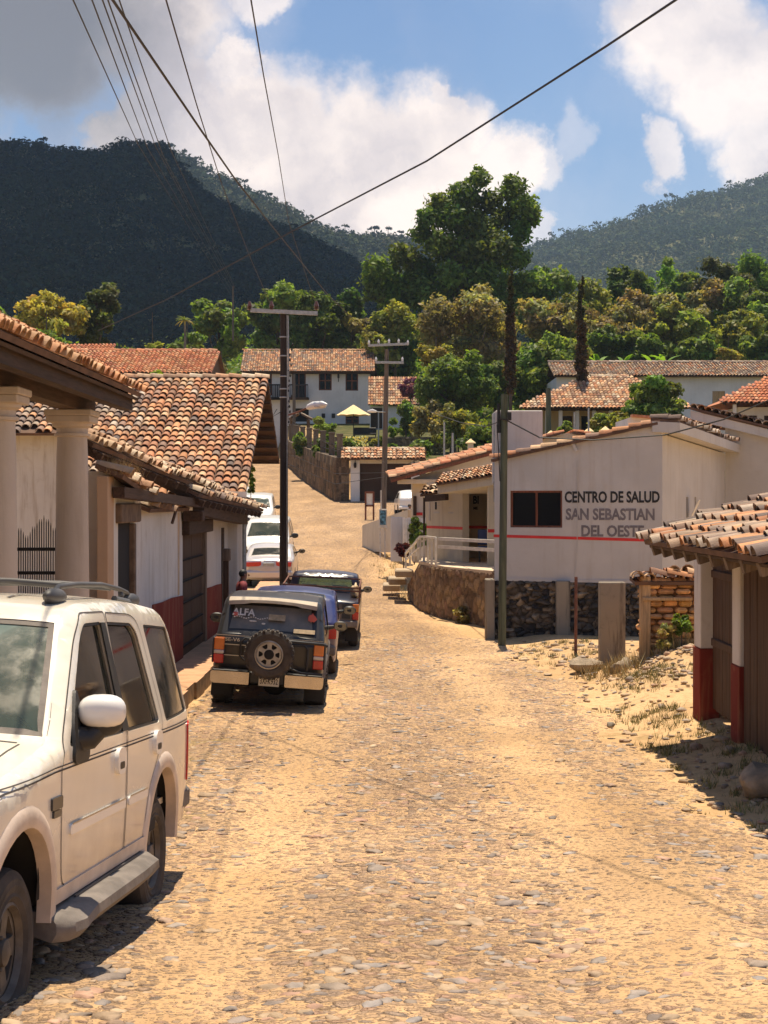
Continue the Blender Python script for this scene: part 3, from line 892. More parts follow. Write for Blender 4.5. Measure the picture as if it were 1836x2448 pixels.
def grass(name, pts, h=.12, n=9, cols=((.16, .17, .04), (.30, .25, .08), (.10, .13, .03)), seed=1, spread=.10):
	"""tufts of thin blades, one 'stuff' object"""
	rng = np.random.default_rng(seed)
	P = np.repeat(np.array(pts, float), n, 0); k = len(P)
	a = rng.uniform(0, 6.28, k); r = rng.uniform(0, spread, k)
	P = P + np.stack([np.cos(a) * r, np.sin(a) * r, np.zeros(k)], 1)
	P[:, 2] = G(P[:, 0], P[:, 1]) + .0
	hh = h * rng.uniform(.4, 1.3, k); ln = rng.uniform(-.6, .6, (k, 2)) * hh[:, None]
	wv = np.stack([np.cos(a + 1.5), np.sin(a + 1.5), np.zeros(k)], 1) * (.003 + .022 * hh)[:, None]
	top = P + np.concatenate([ln, hh[:, None]], 1)
	V = np.stack([P - wv, P + wv, top], 1).reshape(-1, 3)
	c = np.array(cols)[rng.integers(0, len(cols), k)] * rng.uniform(.7, 1.3, (k, 1))
	o = np_object(name, V, np.arange(3 * k).reshape(-1, 3), MAT['blade'], tint=np.repeat(c, 3, 0))
	o['kind'] = 'stuff'
	return o
def build_grass():
	rng = np.random.default_rng(2)
	pts = []
	for _ in range(150):
		y = rng.uniform(49, 80); pts.append((float(XR(y)) + rng.normal(0, .35), y, 0))
	grass('dry_grass', pts, .22, 9, cols=((.42, .32, .13), (.50, .40, .20), (.26, .25, .09)), seed=18, spread=.25)
	pts = []
	for _ in range(230):   # in the shed's shade and at its foot
		y = rng.uniform(11, 23); x = 3.1 + rng.random() ** .7 * 1.1
		if fbm(x * 2, y * 2, 3) > .45: pts.append((x, y, 0))
	for _ in range(100):
		y = rng.uniform(27, 34.5); x = rng.normal(3.6, .8)
		if x > XR(y) and y < 34: pts.append((x, y, 0))
	for _ in range(60): pts.append((rng.normal(4.3, .3), rng.normal(25.0, .5), 0))
	grass('grass_verge', pts, .09, 24, seed=3, cols=((.22, .21, .06), (.34, .27, .10), (.13, .15, .04)), spread=.16)
	pts = []
	for _ in range(330):
		y = rng.uniform(7, 24); x = rng.uniform(-2.9, -.9)
		if fbm(x * 1.4, y * 1.2, 31) > .54: pts.append((x, y, 0))
	for _ in range(90):
		y = rng.uniform(8, 22); x = rng.uniform(2.2, 3.2); pts.append((x, y, 0))
	grass('grass_between_stones', pts, .035, 9, seed=5, spread=.14)
	pts = [(rng.normal(4.05, .25), rng.normal(27.2, .5), 0) for _ in range(60)] + [(rng.normal(5.0, .25), rng.normal(26.9, .2), 0) for _ in range(40)]
	grass('dry_grass', pts, .26, 10, cols=((.42, .30, .12), (.50, .38, .18), (.28, .22, .08)), seed=8)
build_grass()
# ---------------------------------------------------------------- roofs, walls, windows
PAL_WARM = [(.60, .29, .14), (.64, .34, .18), (.50, .23, .12), (.60, .39, .23), (.44, .21, .12), (.68, .44, .26), (.34, .19, .125), (.55, .30, .17), (.30, .19, .14)]
PAL_GREY = [(.30, .22, .17), (.38, .28, .21), (.24, .17, .14), (.46, .36, .27), (.52, .42, .33), (.33, .21, .15), (.20, .15, .13)]
PAL_RED = [(.60, .22, .10), (.66, .27, .13), (.52, .18, .09), (.58, .30, .17), (.44, .16, .09)]
PAL_PALE = [(.66, .48, .32), (.56, .38, .24), (.70, .56, .40), (.44, .28, .18), (.60, .34, .20)]
def tiles(m, O, u, v, nu, nv, W=.2, L=.33, pal=PAL_WARM, seed=1, keep=None, lip=True, mix=None, segs=5, jit=1.0, c_bed=True):
	"""rows of barrel tiles. O lower corner of the slope, u along the eave, v uphill"""
	O = Vector(O); u = Vector(u).normalized(); v = Vector(v).normalized(); n = u.cross(v)
	if n.z < 0: n = -n
	rr = random.Random(seed)
	r1, r2 = W * .53, W * .44
	ang = [math.pi * k / segs for k in range(segs + 1)]
	for i in range(nu):
		wob = rr.uniform(-.018, .018) * jit
		for j in range(nv):
			cu = (i + .5) * W; cv = j * L
			if keep and not keep(cu, cv): continue
			P = pal
			if mix and rr.random() < mix(cu, cv): P = PAL_GREY
			c = rr.choice(P); k = rr.uniform(.78, 1.22); c = (c[0] * k, c[1] * k, c[2] * k)
			cu2 = cu + wob + rr.uniform(-.008, .008) * jit
			sag = .022 * math.sin(cu * 1.3 + seed) * math.sin(cv * .9 + seed * 2) - .01
			slip = -.09 if rr.random() < .03 else 0
			a0 = O + u * (cu2 + slip * .15) + v * (cv - .02 + slip + rr.uniform(-.03, .03) * jit) + n * (.045 + sag + rr.uniform(0, .018) * jit)
			a1 = O + u * (cu2 + rr.uniform(-.01, .01) * jit) + v * (cv + L * 1.16 + slip) + n * (.012 + sag)
			A = [m.vert(a0 + u * math.cos(t) * r1 + n * math.sin(t) * r1 * .92) for t in ang]
			B = [m.vert(a1 + u * math.cos(t) * r2 + n * math.sin(t) * r2 * .92) for t in ang]
			for q in range(segs): m.face((A[q], B[q], B[q + 1], A[q + 1]), 0, c)
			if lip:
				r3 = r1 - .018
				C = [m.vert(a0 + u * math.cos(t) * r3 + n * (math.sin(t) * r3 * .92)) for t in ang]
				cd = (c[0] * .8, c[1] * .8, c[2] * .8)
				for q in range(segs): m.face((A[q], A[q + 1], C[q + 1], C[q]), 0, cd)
	# clay bed under the tiles (a thin slab)
	if c_bed and keep is None:
		a = O + n * .0; b = O + u * nu * W; c2 = b + v * nv * L; d = O + v * nv * L
		lo = [m.vert(p - n * .05) for p in (a, b, c2, d)]; hi = [m.vert(p + n * .012) for p in (a, b, c2, d)]
		m.face(hi, 1, (1, 1, 1)); m.face(lo[::-1], 1, (1, 1, 1))
		for q in range(4): m.face((lo[q], lo[(q + 1) % 4], hi[(q + 1) % 4], hi[q]), 1, (1, 1, 1))
def ridge_tiles(m, p, q, W=.24, L=.36, pal=PAL_WARM, seed=2):
	p = Vector(p); q = Vector(q); d = q - p; n_ = max(1, int(d.length / L)); d.normalize()
	s = d.cross(Vector((0, 0, 1))).normalized(); up = s.cross(d); rr = random.Random(seed)
	for i in range(n_):
		c = rr.choice(pal); k = rr.uniform(.8, 1.2); c = tuple(x * k for x in c)
		a = p + d * i * L + up * .05; b = p + d * (i * L + L * 1.12) + up * .02
		A = [m.vert(a + s * math.cos(t) * W * .55 + up * math.sin(t) * W * .5) for t in (math.pi * k / 5 for k in range(6))]
		B = [m.vert(b + s * math.cos(t) * W * .47 + up * math.sin(t) * W * .42) for t in (math.pi * k / 5 for k in range(6))]
		for k2 in range(5): m.face((A[k2], B[k2], B[k2 + 1], A[k2 + 1]), 0, c)
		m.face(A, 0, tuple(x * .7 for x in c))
def roof_part(root, parts, name='roof', mats=None):
	"""parts: list of functions drawing into a mesh"""
	m = MB()
	for f in parts: f(m)
	return m.build(name, mats or [MAT['tile'], MAT['tile_bed']], root, root=root)
def roof_simple(root, O, u, v, nu, nv, **k):
	m = MB(); tiles(m, O, u, v, nu, nv, **k)
	return m.build('roof', [MAT['tile'], MAT['tile_bed']], root, root=root)
def wall_m(m, p0, p1, z0, tops, holes=(), th=.35, mi=0, step=None):
	"""vertical wall, front face on the line p0->p1 (front is on its right-hand side when walking p0->p1 ... towards the viewer for left-to-right)"""
	p0 = Vector((p0[0], p0[1], 0)); p1 = Vector((p1[0], p1[1], 0)); L_ = (p1 - p0).length
	u = (p1 - p0).normalized()
	if not isinstance(tops, (list, tuple)): tops = [(0, tops), (L_, tops)]
	out = [(0, z0), (L_, z0)] + [t for t in reversed(tops)]
	m.slab(out, p0, u, (0, 0, 1), th, holes=[rect(*h) if len(h) == 4 and not isinstance(h[0], tuple) else h for h in holes], mi=mi, step=step)
	return u
def window(root, p0, u, s0, s1, z0, z1, fr='wood_red', bars=(2, 1), depth=.12, glass='glass_window', fw=.07, name='window', label=None):
	p0 = Vector((p0[0], p0[1], 0)); u = Vector((u[0], u[1], 0)).normalized(); n = u.cross(Vector((0, 0, 1)))
	O = p0 - n * depth
	m = MB()
	hs = []
	cols, rows = bars
	w = (s1 - s0 - fw * (cols + 1)) / cols; h = (z1 - z0 - fw * (rows + 1)) / rows
	for i in range(cols):
		for j in range(rows):
			a = s0 + fw + i * (w + fw); b = z0 + fw + j * (h + fw); hs.append(rect(a, a + w, b, b + h))
	m.slab(rect(s0 + .002, s1 - .002, z0 + .002, z1 - .002), O, u, (0, 0, 1), .06, holes=hs)
	f = m.build(name, MAT[fr], root, root=root)
	m = MB()
	for hh in hs:
		m.slab([(x, y) for x, y in hh], O - n * .035, u, (0, 0, 1), .008)
	m.build('pane', MAT[glass], f, root=root)
	if label: f['label'] = label
	return f
def panel(root, name, p0, u, s0, s1, z0, z1, mt, depth=.1, th=.06, boards=0, label=None):
	"""door leaf / shutter set back in an opening, with board grooves"""
	p0 = Vector((p0[0], p0[1], 0)); u = Vector((u[0], u[1], 0)).normalized(); n = u.cross(Vector((0, 0, 1)))
	O = p0 - n * depth; m = MB()
	if boards:
		w = (s1 - s0) / boards; rr = random.Random(int(s0 * 100))
		for i in range(boards):
			o = rr.uniform(-.008, .008)
			m.slab(rect(s0 + i * w + .006, s0 + (i + 1) * w - .006, z0, z1), O + n * o, u, (0, 0, 1), th)
		m.slab(rect(s0, s1, z0, z1), O - n * (th * .6), u, (0, 0, 1), .01)
	else:
		m.slab(rect(s0, s1, z0, z1), O, u, (0, 0, 1), th)
	o = m.build(name, mt, root, root=root)
	if label: o['label'] = label
	return o
_text_cache = {}
def text_mesh(name, body, O, u, v, w, h, mt, parent, root=None, thick=.006, bold=.0, origin=None, face=True, stretch=True):
	"""lettering laid out from lower-left O along u, height along v, fitted into w x h"""
	cu = bpy.data.curves.new(name, 'FONT'); cu.body = body; cu.size = 1; cu.offset = bold; cu.resolution_u = 3
	ob = bpy.data.objects.new(name, cu); COL.objects.link(ob)
	dg = bpy.context.evaluated_depsgraph_get(); dg.update()
	me = bpy.data.meshes.new_from_object(ob.evaluated_get(dg))
	bpy.data.objects.remove(ob); bpy.data.curves.remove(cu)
	vs = [tuple(x.co) for x in me.vertices]; fs = [tuple(p.vertices) for p in me.polygons]
	bpy.data.meshes.remove(me)
	x0 = min(p[0] for p in vs); x1 = max(p[0] for p in vs); y0 = min(p[1] for p in vs); y1 = max(p[1] for p in vs)
	O = Vector(O); u = Vector(u).normalized(); v = Vector(v).normalized(); n = u.cross(v)
	m = MB()
	f = [m.vert(O + u * ((p[0] - x0) / (x1 - x0) * w) + v * ((p[1] - y0) / (y1 - y0) * h) + n * thick) for p in vs]
	b = [m.vert(O + u * ((p[0] - x0) / (x1 - x0) * w) + v * ((p[1] - y0) / (y1 - y0) * h) + n * .0005) for p in vs]
	edge = {}
	for q in fs:
		m.face([f[i] for i in q])
		for i in range(len(q)):
			a, c = q[i], q[(i + 1) % len(q)]
			if (c, a) in edge: edge.pop((c, a))
			else: edge[(a, c)] = 1
	for (a, c) in edge: m.face((f[a], b[a], b[c], f[c]))
	return m.build(name, mt, parent, root=root, origin=origin)
def stone_face(m, O, u, w, h, step=.045, cell=5.0, amp=.09, seed=1, top=None, pal=None, back=.4, ragged=.0, ysc=1.5):
	"""a rubble-stone wall face as displaced relief, plus top and ends"""
	O = Vector(O); u = Vector(u).normalized(); n = u.cross(Vector((0, 0, 1)))
	nx = max(2, int(w / step)) + 1; nz = max(2, int(h / step)) + 1
	s = np.linspace(0, w, nx); t = np.linspace(0, 1, nz)
	S, T = np.meshgrid(s, t)
	hh = h if top is None else np.interp(S, [k[0] for k in top], [k[1] for k in top])
	Z = T * (hh + (fbm(S * 2, S * 0, seed, 3) - .5) * ragged)
	wx = S + (fbm(S * 3, Z * 3, seed + 3, 3) - .5) * .3; wz = Z + (fbm(S * 3, Z * 3, seed + 5, 3) - .5) * .2
	f1, f2, idv = worley(wx * cell, wz * cell * ysc, seed)
	D = np.clip((f2 - f1) * 1.8, 0, 1) ** .6 * amp * (.35 + .9 * idv) + (fbm(S * 18, Z * 18, seed + 2, 3) - .5) * .02
	D = D * np.clip(np.minimum(S, w - S) / .08, 0, 1) * np.clip((1 - T) * h / .06, 0.15, 1)
	pal = np.array(pal or [(.13, .105, .08), (.09, .08, .07), (.20, .155, .11), (.26, .20, .14), (.07, .06, .055)])
	col = pal[(idv * 9973 % 1 * len(pal)).astype(int)] * np.clip(.45 + (f2 - f1) * 2.0, .45, 1.15)[..., None]
	base = len(m.v); ids = np.empty(S.shape, int)
	for a in range(nz):
		for b in range(nx):
			ids[a, b] = m.vert(O + u * S[a, b] + Vector((0, 0, Z[a, b])) + n * D[a, b])
	for a in range(nz - 1):
		for b in range(nx - 1):
			m.face((ids[a, b], ids[a, b + 1], ids[a + 1, b + 1], ids[a + 1, b]), 0, tuple(col[a, b]))
	bk = [m.vert(Vector(m.v[ids[-1, b]]) - n * back) for b in range(nx)]
	for b in range(nx - 1): m.face((ids[-1, b], ids[-1, b + 1], bk[b + 1], bk[b]), 0, tuple(pal[2]))
	for b, sgn in ((0, 1), (nx - 1, -1)):
		lo = m.vert(Vector(m.v[ids[0, b]]) - n * back)
		colm = [ids[a, b] for a in range(nz)] + [bk[b], lo]
		m.face(colm[::sgn], 0, tuple(pal[2]))
# ---------------------------------------------------------------- left side of the street
UY = (0, 1, 0); UX = (1, 0, 0)
def build_left():
	# --- colonnade building
	r = thing('colonnade', 'white columned porch with a heavy timber eave and clay tiles, nearest building on the left', 'porch', (-6, 15, -2.85))
	for yc in (8.5, 12.5, 16.45, 20.45):
		m = MB(); xc = -4.12
		pr = [(.30, -3.1), (.30, -2.72), (.24, -2.70), (.235, -2.5), (.205, .62), (.195, .86), (.235, .865), (.24, .90), (.205, .905), (.205, .97), (.26, 1.0), (.265, 1.04)]
		m.lathe(pr, (xc, yc, 0), n=28)
		m.bbox(xc - .29, xc + .29, yc - .29, yc + .29, 1.04, 1.13, .012)
		m.bbox(xc - .31, xc + .31, yc - .31, yc + .31, 1.13, 1.21, .012)
		m.build('column', MAT['column_plaster'], r, smooth=True, root=r)
	m = MB()
	m.box(-4.24, -3.98, 6, 21.35, 1.212, 1.50)
	m.build('beam', MAT['wood_beam'], r, root=r)
	m = MB(); m.box(-3.66, -3.50, 6, 21.55, 1.27, 1.43); m.box(-4.16, -4.06, 6, 21.3, 1.502, 1.78)
	m.build('fascia', MAT['wood_dark'], r, root=r)
	for k in range(13):
		m = MB(); y = 9.0 + k * 1.0
		m.bar((-3.5, y, 1.44), (-8.2, y, 3.80), .11, .14)
		m.build('rafter', MAT['wood_beam'], r, root=r)
	m = MB()
	sl = Vector((-1, 0, .5)).normalized()
	m.slab([(0, 0), (15.6, 0), (15.6, 5.8), (0, 5.8)], (-3.42, 6.0, 1.44), (0, 1, 0), sl, .04)
	m.build('soffit', MAT['wood_dark'], r, root=r)
	m = MB()
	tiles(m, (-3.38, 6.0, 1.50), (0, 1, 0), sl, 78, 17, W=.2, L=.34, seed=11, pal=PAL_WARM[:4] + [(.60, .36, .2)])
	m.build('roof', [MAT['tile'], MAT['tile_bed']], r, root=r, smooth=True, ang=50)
	m = MB(); wall_m(m, (-8.3, 6), (-8.3, 20.2), -3.1, 3.6); m.build('wall', MAT['plaster'], r, root=r)
	m = MB(); m.box(-8.25, -3.55, 6, 21.2, -3.2, -2.82); m.build('porch_floor', MAT['sidewalk'], r, root=r)
	# --- iron gate closing the porch
	t = thing('iron_gate', 'black wrought iron gate with uneven spiked bars between the white columns', 'gate', (-5.2, 20.9, -2.82))
	m = MB(); x = -6.7; k = 0
	tops = [.0, .05, .12, .17, .22, .27, .22, .17, .1, .05]
	while x < -4.32:
		h = -.55 + tops[(k * 2 // 3) % 10] * 1.0 + .1
		m.tube([(x, 20.9, -2.78), (x, 20.9, h - .05), (x, 20.9, h)], [.008, .008, .002], 5); x += .031; k += 1
	m.build('bars', MAT['iron'], t, root=t)
	m = MB()
	for z in (-2.74, -1.8, -.98, -.66): m.box(-6.75, -4.3, 20.88, 20.92, z, z + .045)
	for xx in (-6.72, -5.5, -4.32): m.box(xx - .022, xx + .022, 20.87, 20.93, -2.8, -.6)
	for xx in (-6.1, -5.2, -4.75):
		m.tube([(xx + .07 * math.cos(a), 20.9, -1.4 + .16 * math.sin(a)) for a in (2 * math.pi * i / 12 for i in range(12))], .012, 5, closed=True)
	m.build('frame', MAT['iron'], t, root=t)
	# --- white house with the carved door
	r = thing('white_house', 'white and dark red street house with carved wooden door under a sagging tiled eave', 'house', (-5.5, 30, -2.85))
	WX = -3.75
	# wall A: y 20.9..23.75, wall B 23.75..28.8, door, wall C 32.6..38.8
	m = MB(); wall_m(m, (WX, 21.2), (WX, 23.75), -3.2, [(0, .42), (2.55, .10)], [(.62, 1.82, -3.19, -.28)], th=.45)
	m.build('wall', MAT['plaster'], r, root=r)
	m = MB(); m.bbox(WX - .1, WX + .05, 20.75, 21.2, -3.1, .35, .01)
	m.build('pilaster', MAT['plaster_bare'], r, root=r)
	m = MB(); wall_m(m, (WX, 23.75), (WX, 28.8), -3.2, [(0, -.10), (5.05, -.17)], th=.45)
	m.build('wall', MAT['plaster'], r, root=r)
	m = MB(); wall_m(m, (WX + .0, 28.8), (WX, 38.8), -3.2, [(0, -.2), (10, -.32)], [(.02, 3.6, -3.19, -.62), (6.85, 7.35, -3.19, -.6)], th=.45)
	m.build('wall', MAT['plaster_clean'], r, root=r)
	for a, b, z0, z1 in ((25.0, 28.8, -1.66, -1.74), (32.42, 36.15, -1.81, -1.90)):
		m = MB(); m.slab([(0, -3.2), (b - a, -3.2), (b - a, z1), ((b - a) * .6, z1 + .05), ((b - a) * .3, z0 - .03), (0, z0)], (WX + .015, a, 0), UY, (0, 0, 1), .012)
		m.build('red_dado', MAT['red_dado'], r, root=r)
	m = MB()
	for y0, w in ((28.15, .09), (28.33, .03)): m.slab([(0, -1.7), (w, -1.7), (w * .9, -.2), (w * .1, -.2)], (WX + .004, y0, 0), UY, (0, 0, 1), .003)
	m.build('rust_stain', mat('rust_stain', (.52, .30, .10), .9, .3, 4, .1), r, root=r)
	# narrow doorway + stone lintel
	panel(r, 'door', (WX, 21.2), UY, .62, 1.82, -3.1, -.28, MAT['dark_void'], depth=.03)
	m = MB(); m.bbox(WX - .05, WX + .09, 21.62, 23.35, -.30, .0 - .02, .02); m.bbox(WX - .05, WX + .05, 22.98, 23.14, -3.1, -.32, .015)
	m.build('lintel', MAT['lintel_stone'], r, root=r)
	# carved double door with studded bands
	d = panel(r, 'door', (WX, 28.8), UY, .12, 3.5, -3.0, -.64, MAT['wood_door'], depth=.06, boards=2, label='tall carved wooden double door with iron studded bands')
	for z in (-2.75, -2.35, -1.93, -1.52, -1.12):
		m = MB()
		m.box(WX - .07, WX - .03, 29.0, 32.25, z, z + .035)
		for k in range(26): m.blob((WX - .02, 29.05 + k * .125, z + .018), .018, .018, .018, k, 0, n=4)
		m.build('band', MAT['iron'], d, root=r)
	m = MB(); m.bbox(WX - .2, WX + .14, 28.72, 32.75, -.62, -.36, .015); m.build('lintel', MAT['wood_dark'], r, root=r)
	m = MB(); m.bbox(WX - .3, WX + .02, 32.35, 32.62, -3.0, -.62, .01); m.build('door_jamb', MAT['wood_grey'], r, root=r)
	panel(r, 'door', (WX, 28.8), UY, 6.85, 7.35, -3.0, -.6, MAT['wood_dark'], depth=-.02)
	# tie beams
	m = MB()
	m.bar((-3.60, 21.0, .13), (-3.45, 29.0, -.03), .16, .15)
	m.bar((-3.50, 29.2, -.14), (-3.40, 37.4, -.42), .22, .24)
	m.build('beam', MAT['wood_beam'], r, root=r)
	m = MB()
	m.bar((-3.45, 25.8, -.08), (-3.52, 25.7, -.36), .035)
	m.bbox(-3.72, -3.35, 28.6, 29.0, -.36, -.16, .02)
	m.build('bracket', MAT['wood_beam'], r, root=r)
	# sagging shed roof in two pieces
	def eave(O, E, slope, nu_y, nv, seed, pal):
		O = Vector(O); E = Vector(E); u = (E - O).normalized()
		s = Vector((-1, 0, slope)); v = (s - u * s.dot(u)).normalized()
		mm = MB(); tiles(mm, O, u, v, int((E - O).length / .2), nv, seed=seed, pal=pal, jit=1.8)
		mm.build('roof', [MAT['tile'], MAT['tile_bed']], r, root=r, smooth=True, ang=50)
		mm = MB(); mm.slab([(0, 0), ((E - O).length, 0), ((E - O).length, nv * .33), (0, nv * .33)], O - Vector((0, 0, .07)), u if True else u, v, .03)
		mm.build('soffit', MAT['wood_dark'], r, root=r)
		for k in range(int((E - O).length / .8)):
			mm = MB(); p = O + u * (k * .8 + .3) - Vector((0, 0, .14)); mm.bar(p - v * .05, p + v * (nv * .33 - .1), .09, .12)
			mm.build('rafter', MAT['wood_beam'], r, root=r)
	eave((-4.02, 21.4, .80), (-3.28, 29.8, .20), .56, 42, 2, 21, PAL_PALE)
	eave((-3.30, 27.6, .13), (-3.0, 38.6, -.20), .50, 50, 4, 22, PAL_PALE + PAL_GREY[:3])
	# little tiled coping on wall B and the one with dry grass on wall A
	m = MB(); tiles(m, (WX + .16, 23.8, -.12), UY, Vector((-1, 0, .4)), 24, 1, W=.2, L=.4, seed=5, pal=PAL_PALE, jit=2.5)
	m.build('coping', [MAT['tile'], MAT['tile_bed']], r, root=r, smooth=True, ang=50)
	m = MB(); tiles(m, (WX + .25, 20.8, .36), Vector((0, 1, -.11)), Vector((-1, 0, .4)), 13, 1, W=.2, L=.4, seed=6, pal=PAL_PALE, jit=2.5)
	m.build('coping', [MAT['tile'], MAT['tile_bed']], r, root=r, smooth=True, ang=50)
	# downpipe at the far corner
	m = MB(); m.tube([(-3.42, 37.9, .05), (-3.42, 37.9, -3.0)], .05, 8)
	m.build('downpipe', MAT['steel_galv'], r, smooth=True, root=r)
	m = MB(); m.bbox(-4.0, -3.52, 37.2, 38.7, -3.1, -.35, .02); m.build('pillar', MAT['plaster_clean'], r, root=r)
	# dry weeds on the coping
	rng = np.random.default_rng(4); V = []; T = []
	for _ in range(260):
		p = np.array([WX + .1 + rng.normal(0, .07), 21.6 + rng.normal(0, .5), .36]); h = rng.uniform(.08, .32)
		d = rng.normal(0, .12, 2); V += [p - [0, .008, 0], p + [0, .008, 0], p + [d[0], d[1], h]]; T += [(.5, .33, .12)] * 3
	o = np_object('dry_weeds', V, np.arange(len(V)).reshape(-1, 3), MAT['blade'], tint=np.array(T), origin=(WX, 21.6, .36))
	tag(o, 'dry straw weeds growing on the coping above the narrow dark doorway', 'weeds')
	# --- big tiled roof house
	r = thing('tiled_house', 'house with large steep roof of mottled orange barrel tiles facing the street', 'house', (-8.5, 42, -3))
	W = .2; O = Vector((-14.0, 35.6, .12)); v = Vector((0, 1, .455)).normalized(); nu = 54; nv = 24
	def keep(cu, cv):
		return (cu + O.x > -7.3) or cv > 3.9 + .2 * math.sin(cu * 9)
	def mixf(cu, cv):
		x = cu + O.x
		return min(.8, max(.08, (-5.4 - x) / 3.2)) if True else 0
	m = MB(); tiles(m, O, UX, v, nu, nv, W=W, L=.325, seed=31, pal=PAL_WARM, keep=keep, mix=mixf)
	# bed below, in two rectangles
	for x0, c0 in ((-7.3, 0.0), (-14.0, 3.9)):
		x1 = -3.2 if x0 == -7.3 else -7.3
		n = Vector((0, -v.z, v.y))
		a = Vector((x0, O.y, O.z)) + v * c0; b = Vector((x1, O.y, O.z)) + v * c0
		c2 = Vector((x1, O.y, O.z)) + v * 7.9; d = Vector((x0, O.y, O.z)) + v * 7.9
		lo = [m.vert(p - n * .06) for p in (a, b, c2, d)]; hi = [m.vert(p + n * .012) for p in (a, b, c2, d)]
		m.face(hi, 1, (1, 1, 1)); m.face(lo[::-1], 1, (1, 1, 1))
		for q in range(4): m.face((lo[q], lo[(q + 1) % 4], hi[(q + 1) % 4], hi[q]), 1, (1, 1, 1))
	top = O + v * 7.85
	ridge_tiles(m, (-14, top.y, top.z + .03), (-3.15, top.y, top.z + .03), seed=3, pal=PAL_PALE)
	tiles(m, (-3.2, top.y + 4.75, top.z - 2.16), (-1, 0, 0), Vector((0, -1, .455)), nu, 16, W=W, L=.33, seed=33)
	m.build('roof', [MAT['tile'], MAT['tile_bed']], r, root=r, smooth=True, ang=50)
	yr = top.y; zr = top.z - .08
	m = MB(); wall_m(m, (-4.55, 38.85), (-4.55, 46.6), -3.3, [(0, 1.45), (yr - 38.85, zr - .02), (7.75, zr - .455 * (46.6 - yr) - .1)], th=.4); m.build('wall', MAT['adobe_dark'], r, root=r)
	m = MB(); wall_m(m, (-14, 40.0), (-7.75, 40.0), -3.3, 1.98); m.box(-8.05, -7.7, 39.72, 40.02, -3.3, 1.98); m.build('wall', MAT['plaster'], r, root=r)
	m = MB(); wall_m(m, (-7.7, 36.4), (-4.2, 36.4), -3.3, .15); m.build('wall', MAT['plaster'], r, root=r)
	for k in range(7):
		m = MB(); m.bar((-4.5, 36.2 + k * .95, .26 + k * .432), (-3.22, 36.2 + k * .95, .26 + k * .432), .09, .09); m.build('purlin', MAT['wood_beam'], r, root=r)
	for k in range(9):
		m = MB(); m.bar((-4.5, yr + .5 + k * .5, zr - .27 - k * .2275), (-3.22, yr + .5 + k * .5, zr - .27 - k * .2275), .08, .08); m.build('purlin', MAT['wood_beam'], r, root=r)
	m = MB(); m.bar((-4.4, 35.45, .20), (-3.15, 35.45, .17), .09, .13); m.build('gutter', MAT['white_metal'], r, root=r)
	# --- pavement in front
	m = MB()
	ys = np.arange(20.2, 60, 1.1)
	for a, b in zip(ys, ys[1:]):
		za = float(Pz(a)) + .27; zb = float(Pz(b)) + .27
		j = R.uniform(-.04, .04)
		q = [Vector((-3.78, a, za)), Vector((-2.98 + j, a, za)), Vector((-2.98 + j, b - .015, zb)), Vector((-3.78, b - .015, zb))]
		if a > 37: q = [p + Vector((-.1 - .03 * (a - 37), 0, 0)) for p in q]
		lo = [Vector((p.x, p.y, p.z - .6)) for p in q]
		m.poly(q, 0); m.poly([lo[1], lo[2], q[2], q[1]], 1); m.poly([lo[0], lo[1], q[1], q[0]], 1)
	structure(m.build('pavement', [MAT['sidewalk'], MAT['sidewalk_edge']]))
	# --- wooden post with a box head on the pavement
	t = thing('wooden_post', 'dark wooden post with a small box head beside the red and white wall', 'post', (-3.33, 32.6, -2.87))
	m = MB(); m.bbox(-3.38, -3.27, 32.53, 32.65, -2.9, -1.22, .01); m.build('shaft', MAT['wood_door'], t, root=t)
	m = MB(); m.bbox(-3.41, -3.23, 32.50, 32.68, -1.24, -.98, .02); m.build('head', MAT['wood_grey'], t, root=t)
	# --- long low roofed house further left
	r = thing('long_house', 'long low house with red tiled roof and dark walls behind the big roof', 'house', (-18, 96, 2))
	m = MB(); tiles(m, (-25, 92, 7.62), UX, Vector((0, 1, .36)), 59, 13, W=.25, L=.4, seed=51, segs=4, pal=PAL_RED + PAL_WARM[:2])
	ridge_tiles(m, (-25, 97.1, 9.45), (-10.3, 97.1, 9.45), pal=PAL_RED, W=.3, L=.5)
	tiles(m, (-10.25, 102.2, 7.5), (-1, 0, 0), Vector((0, -1, .36)), 59, 13, W=.25, L=.4, seed=52, segs=4, lip=False)
	m.build('roof', [MAT['tile'], MAT['tile_bed']], r, root=r, smooth=True, ang=50)
	m = MB(); wall_m(m, (-25, 92.6), (-10.5, 92.6), -1, 7.6); m.build('wall', MAT['adobe_dark'], r, root=r)
	m = MB(); wall_m(m, (-10.5, 92.6), (-10.5, 101.6), -1, [(0, 7.6), (4.5, 9.2), (9, 7.6)]); m.build('wall', MAT['adobe_dark'], r, root=r)
	r = thing('ridge_house', 'small tiled roof peeking above the long red roof on the left', 'house', (-21, 108, 4))
	m = MB(); tiles(m, (-22.6, 106, 10.35), UX, Vector((0, 1, .36)), 16, 4, W=.25, L=.4, seed=53, segs=4, pal=PAL_RED)
	m.build('roof', [MAT['tile'], MAT['tile_bed']], r, root=r, smooth=True, ang=50)
	m = MB(); m.box(-22.4, -18.8, 106.3, 110, 2, 10.4); m.build('wall', MAT['adobe_dark'], r, root=r)
build_left()
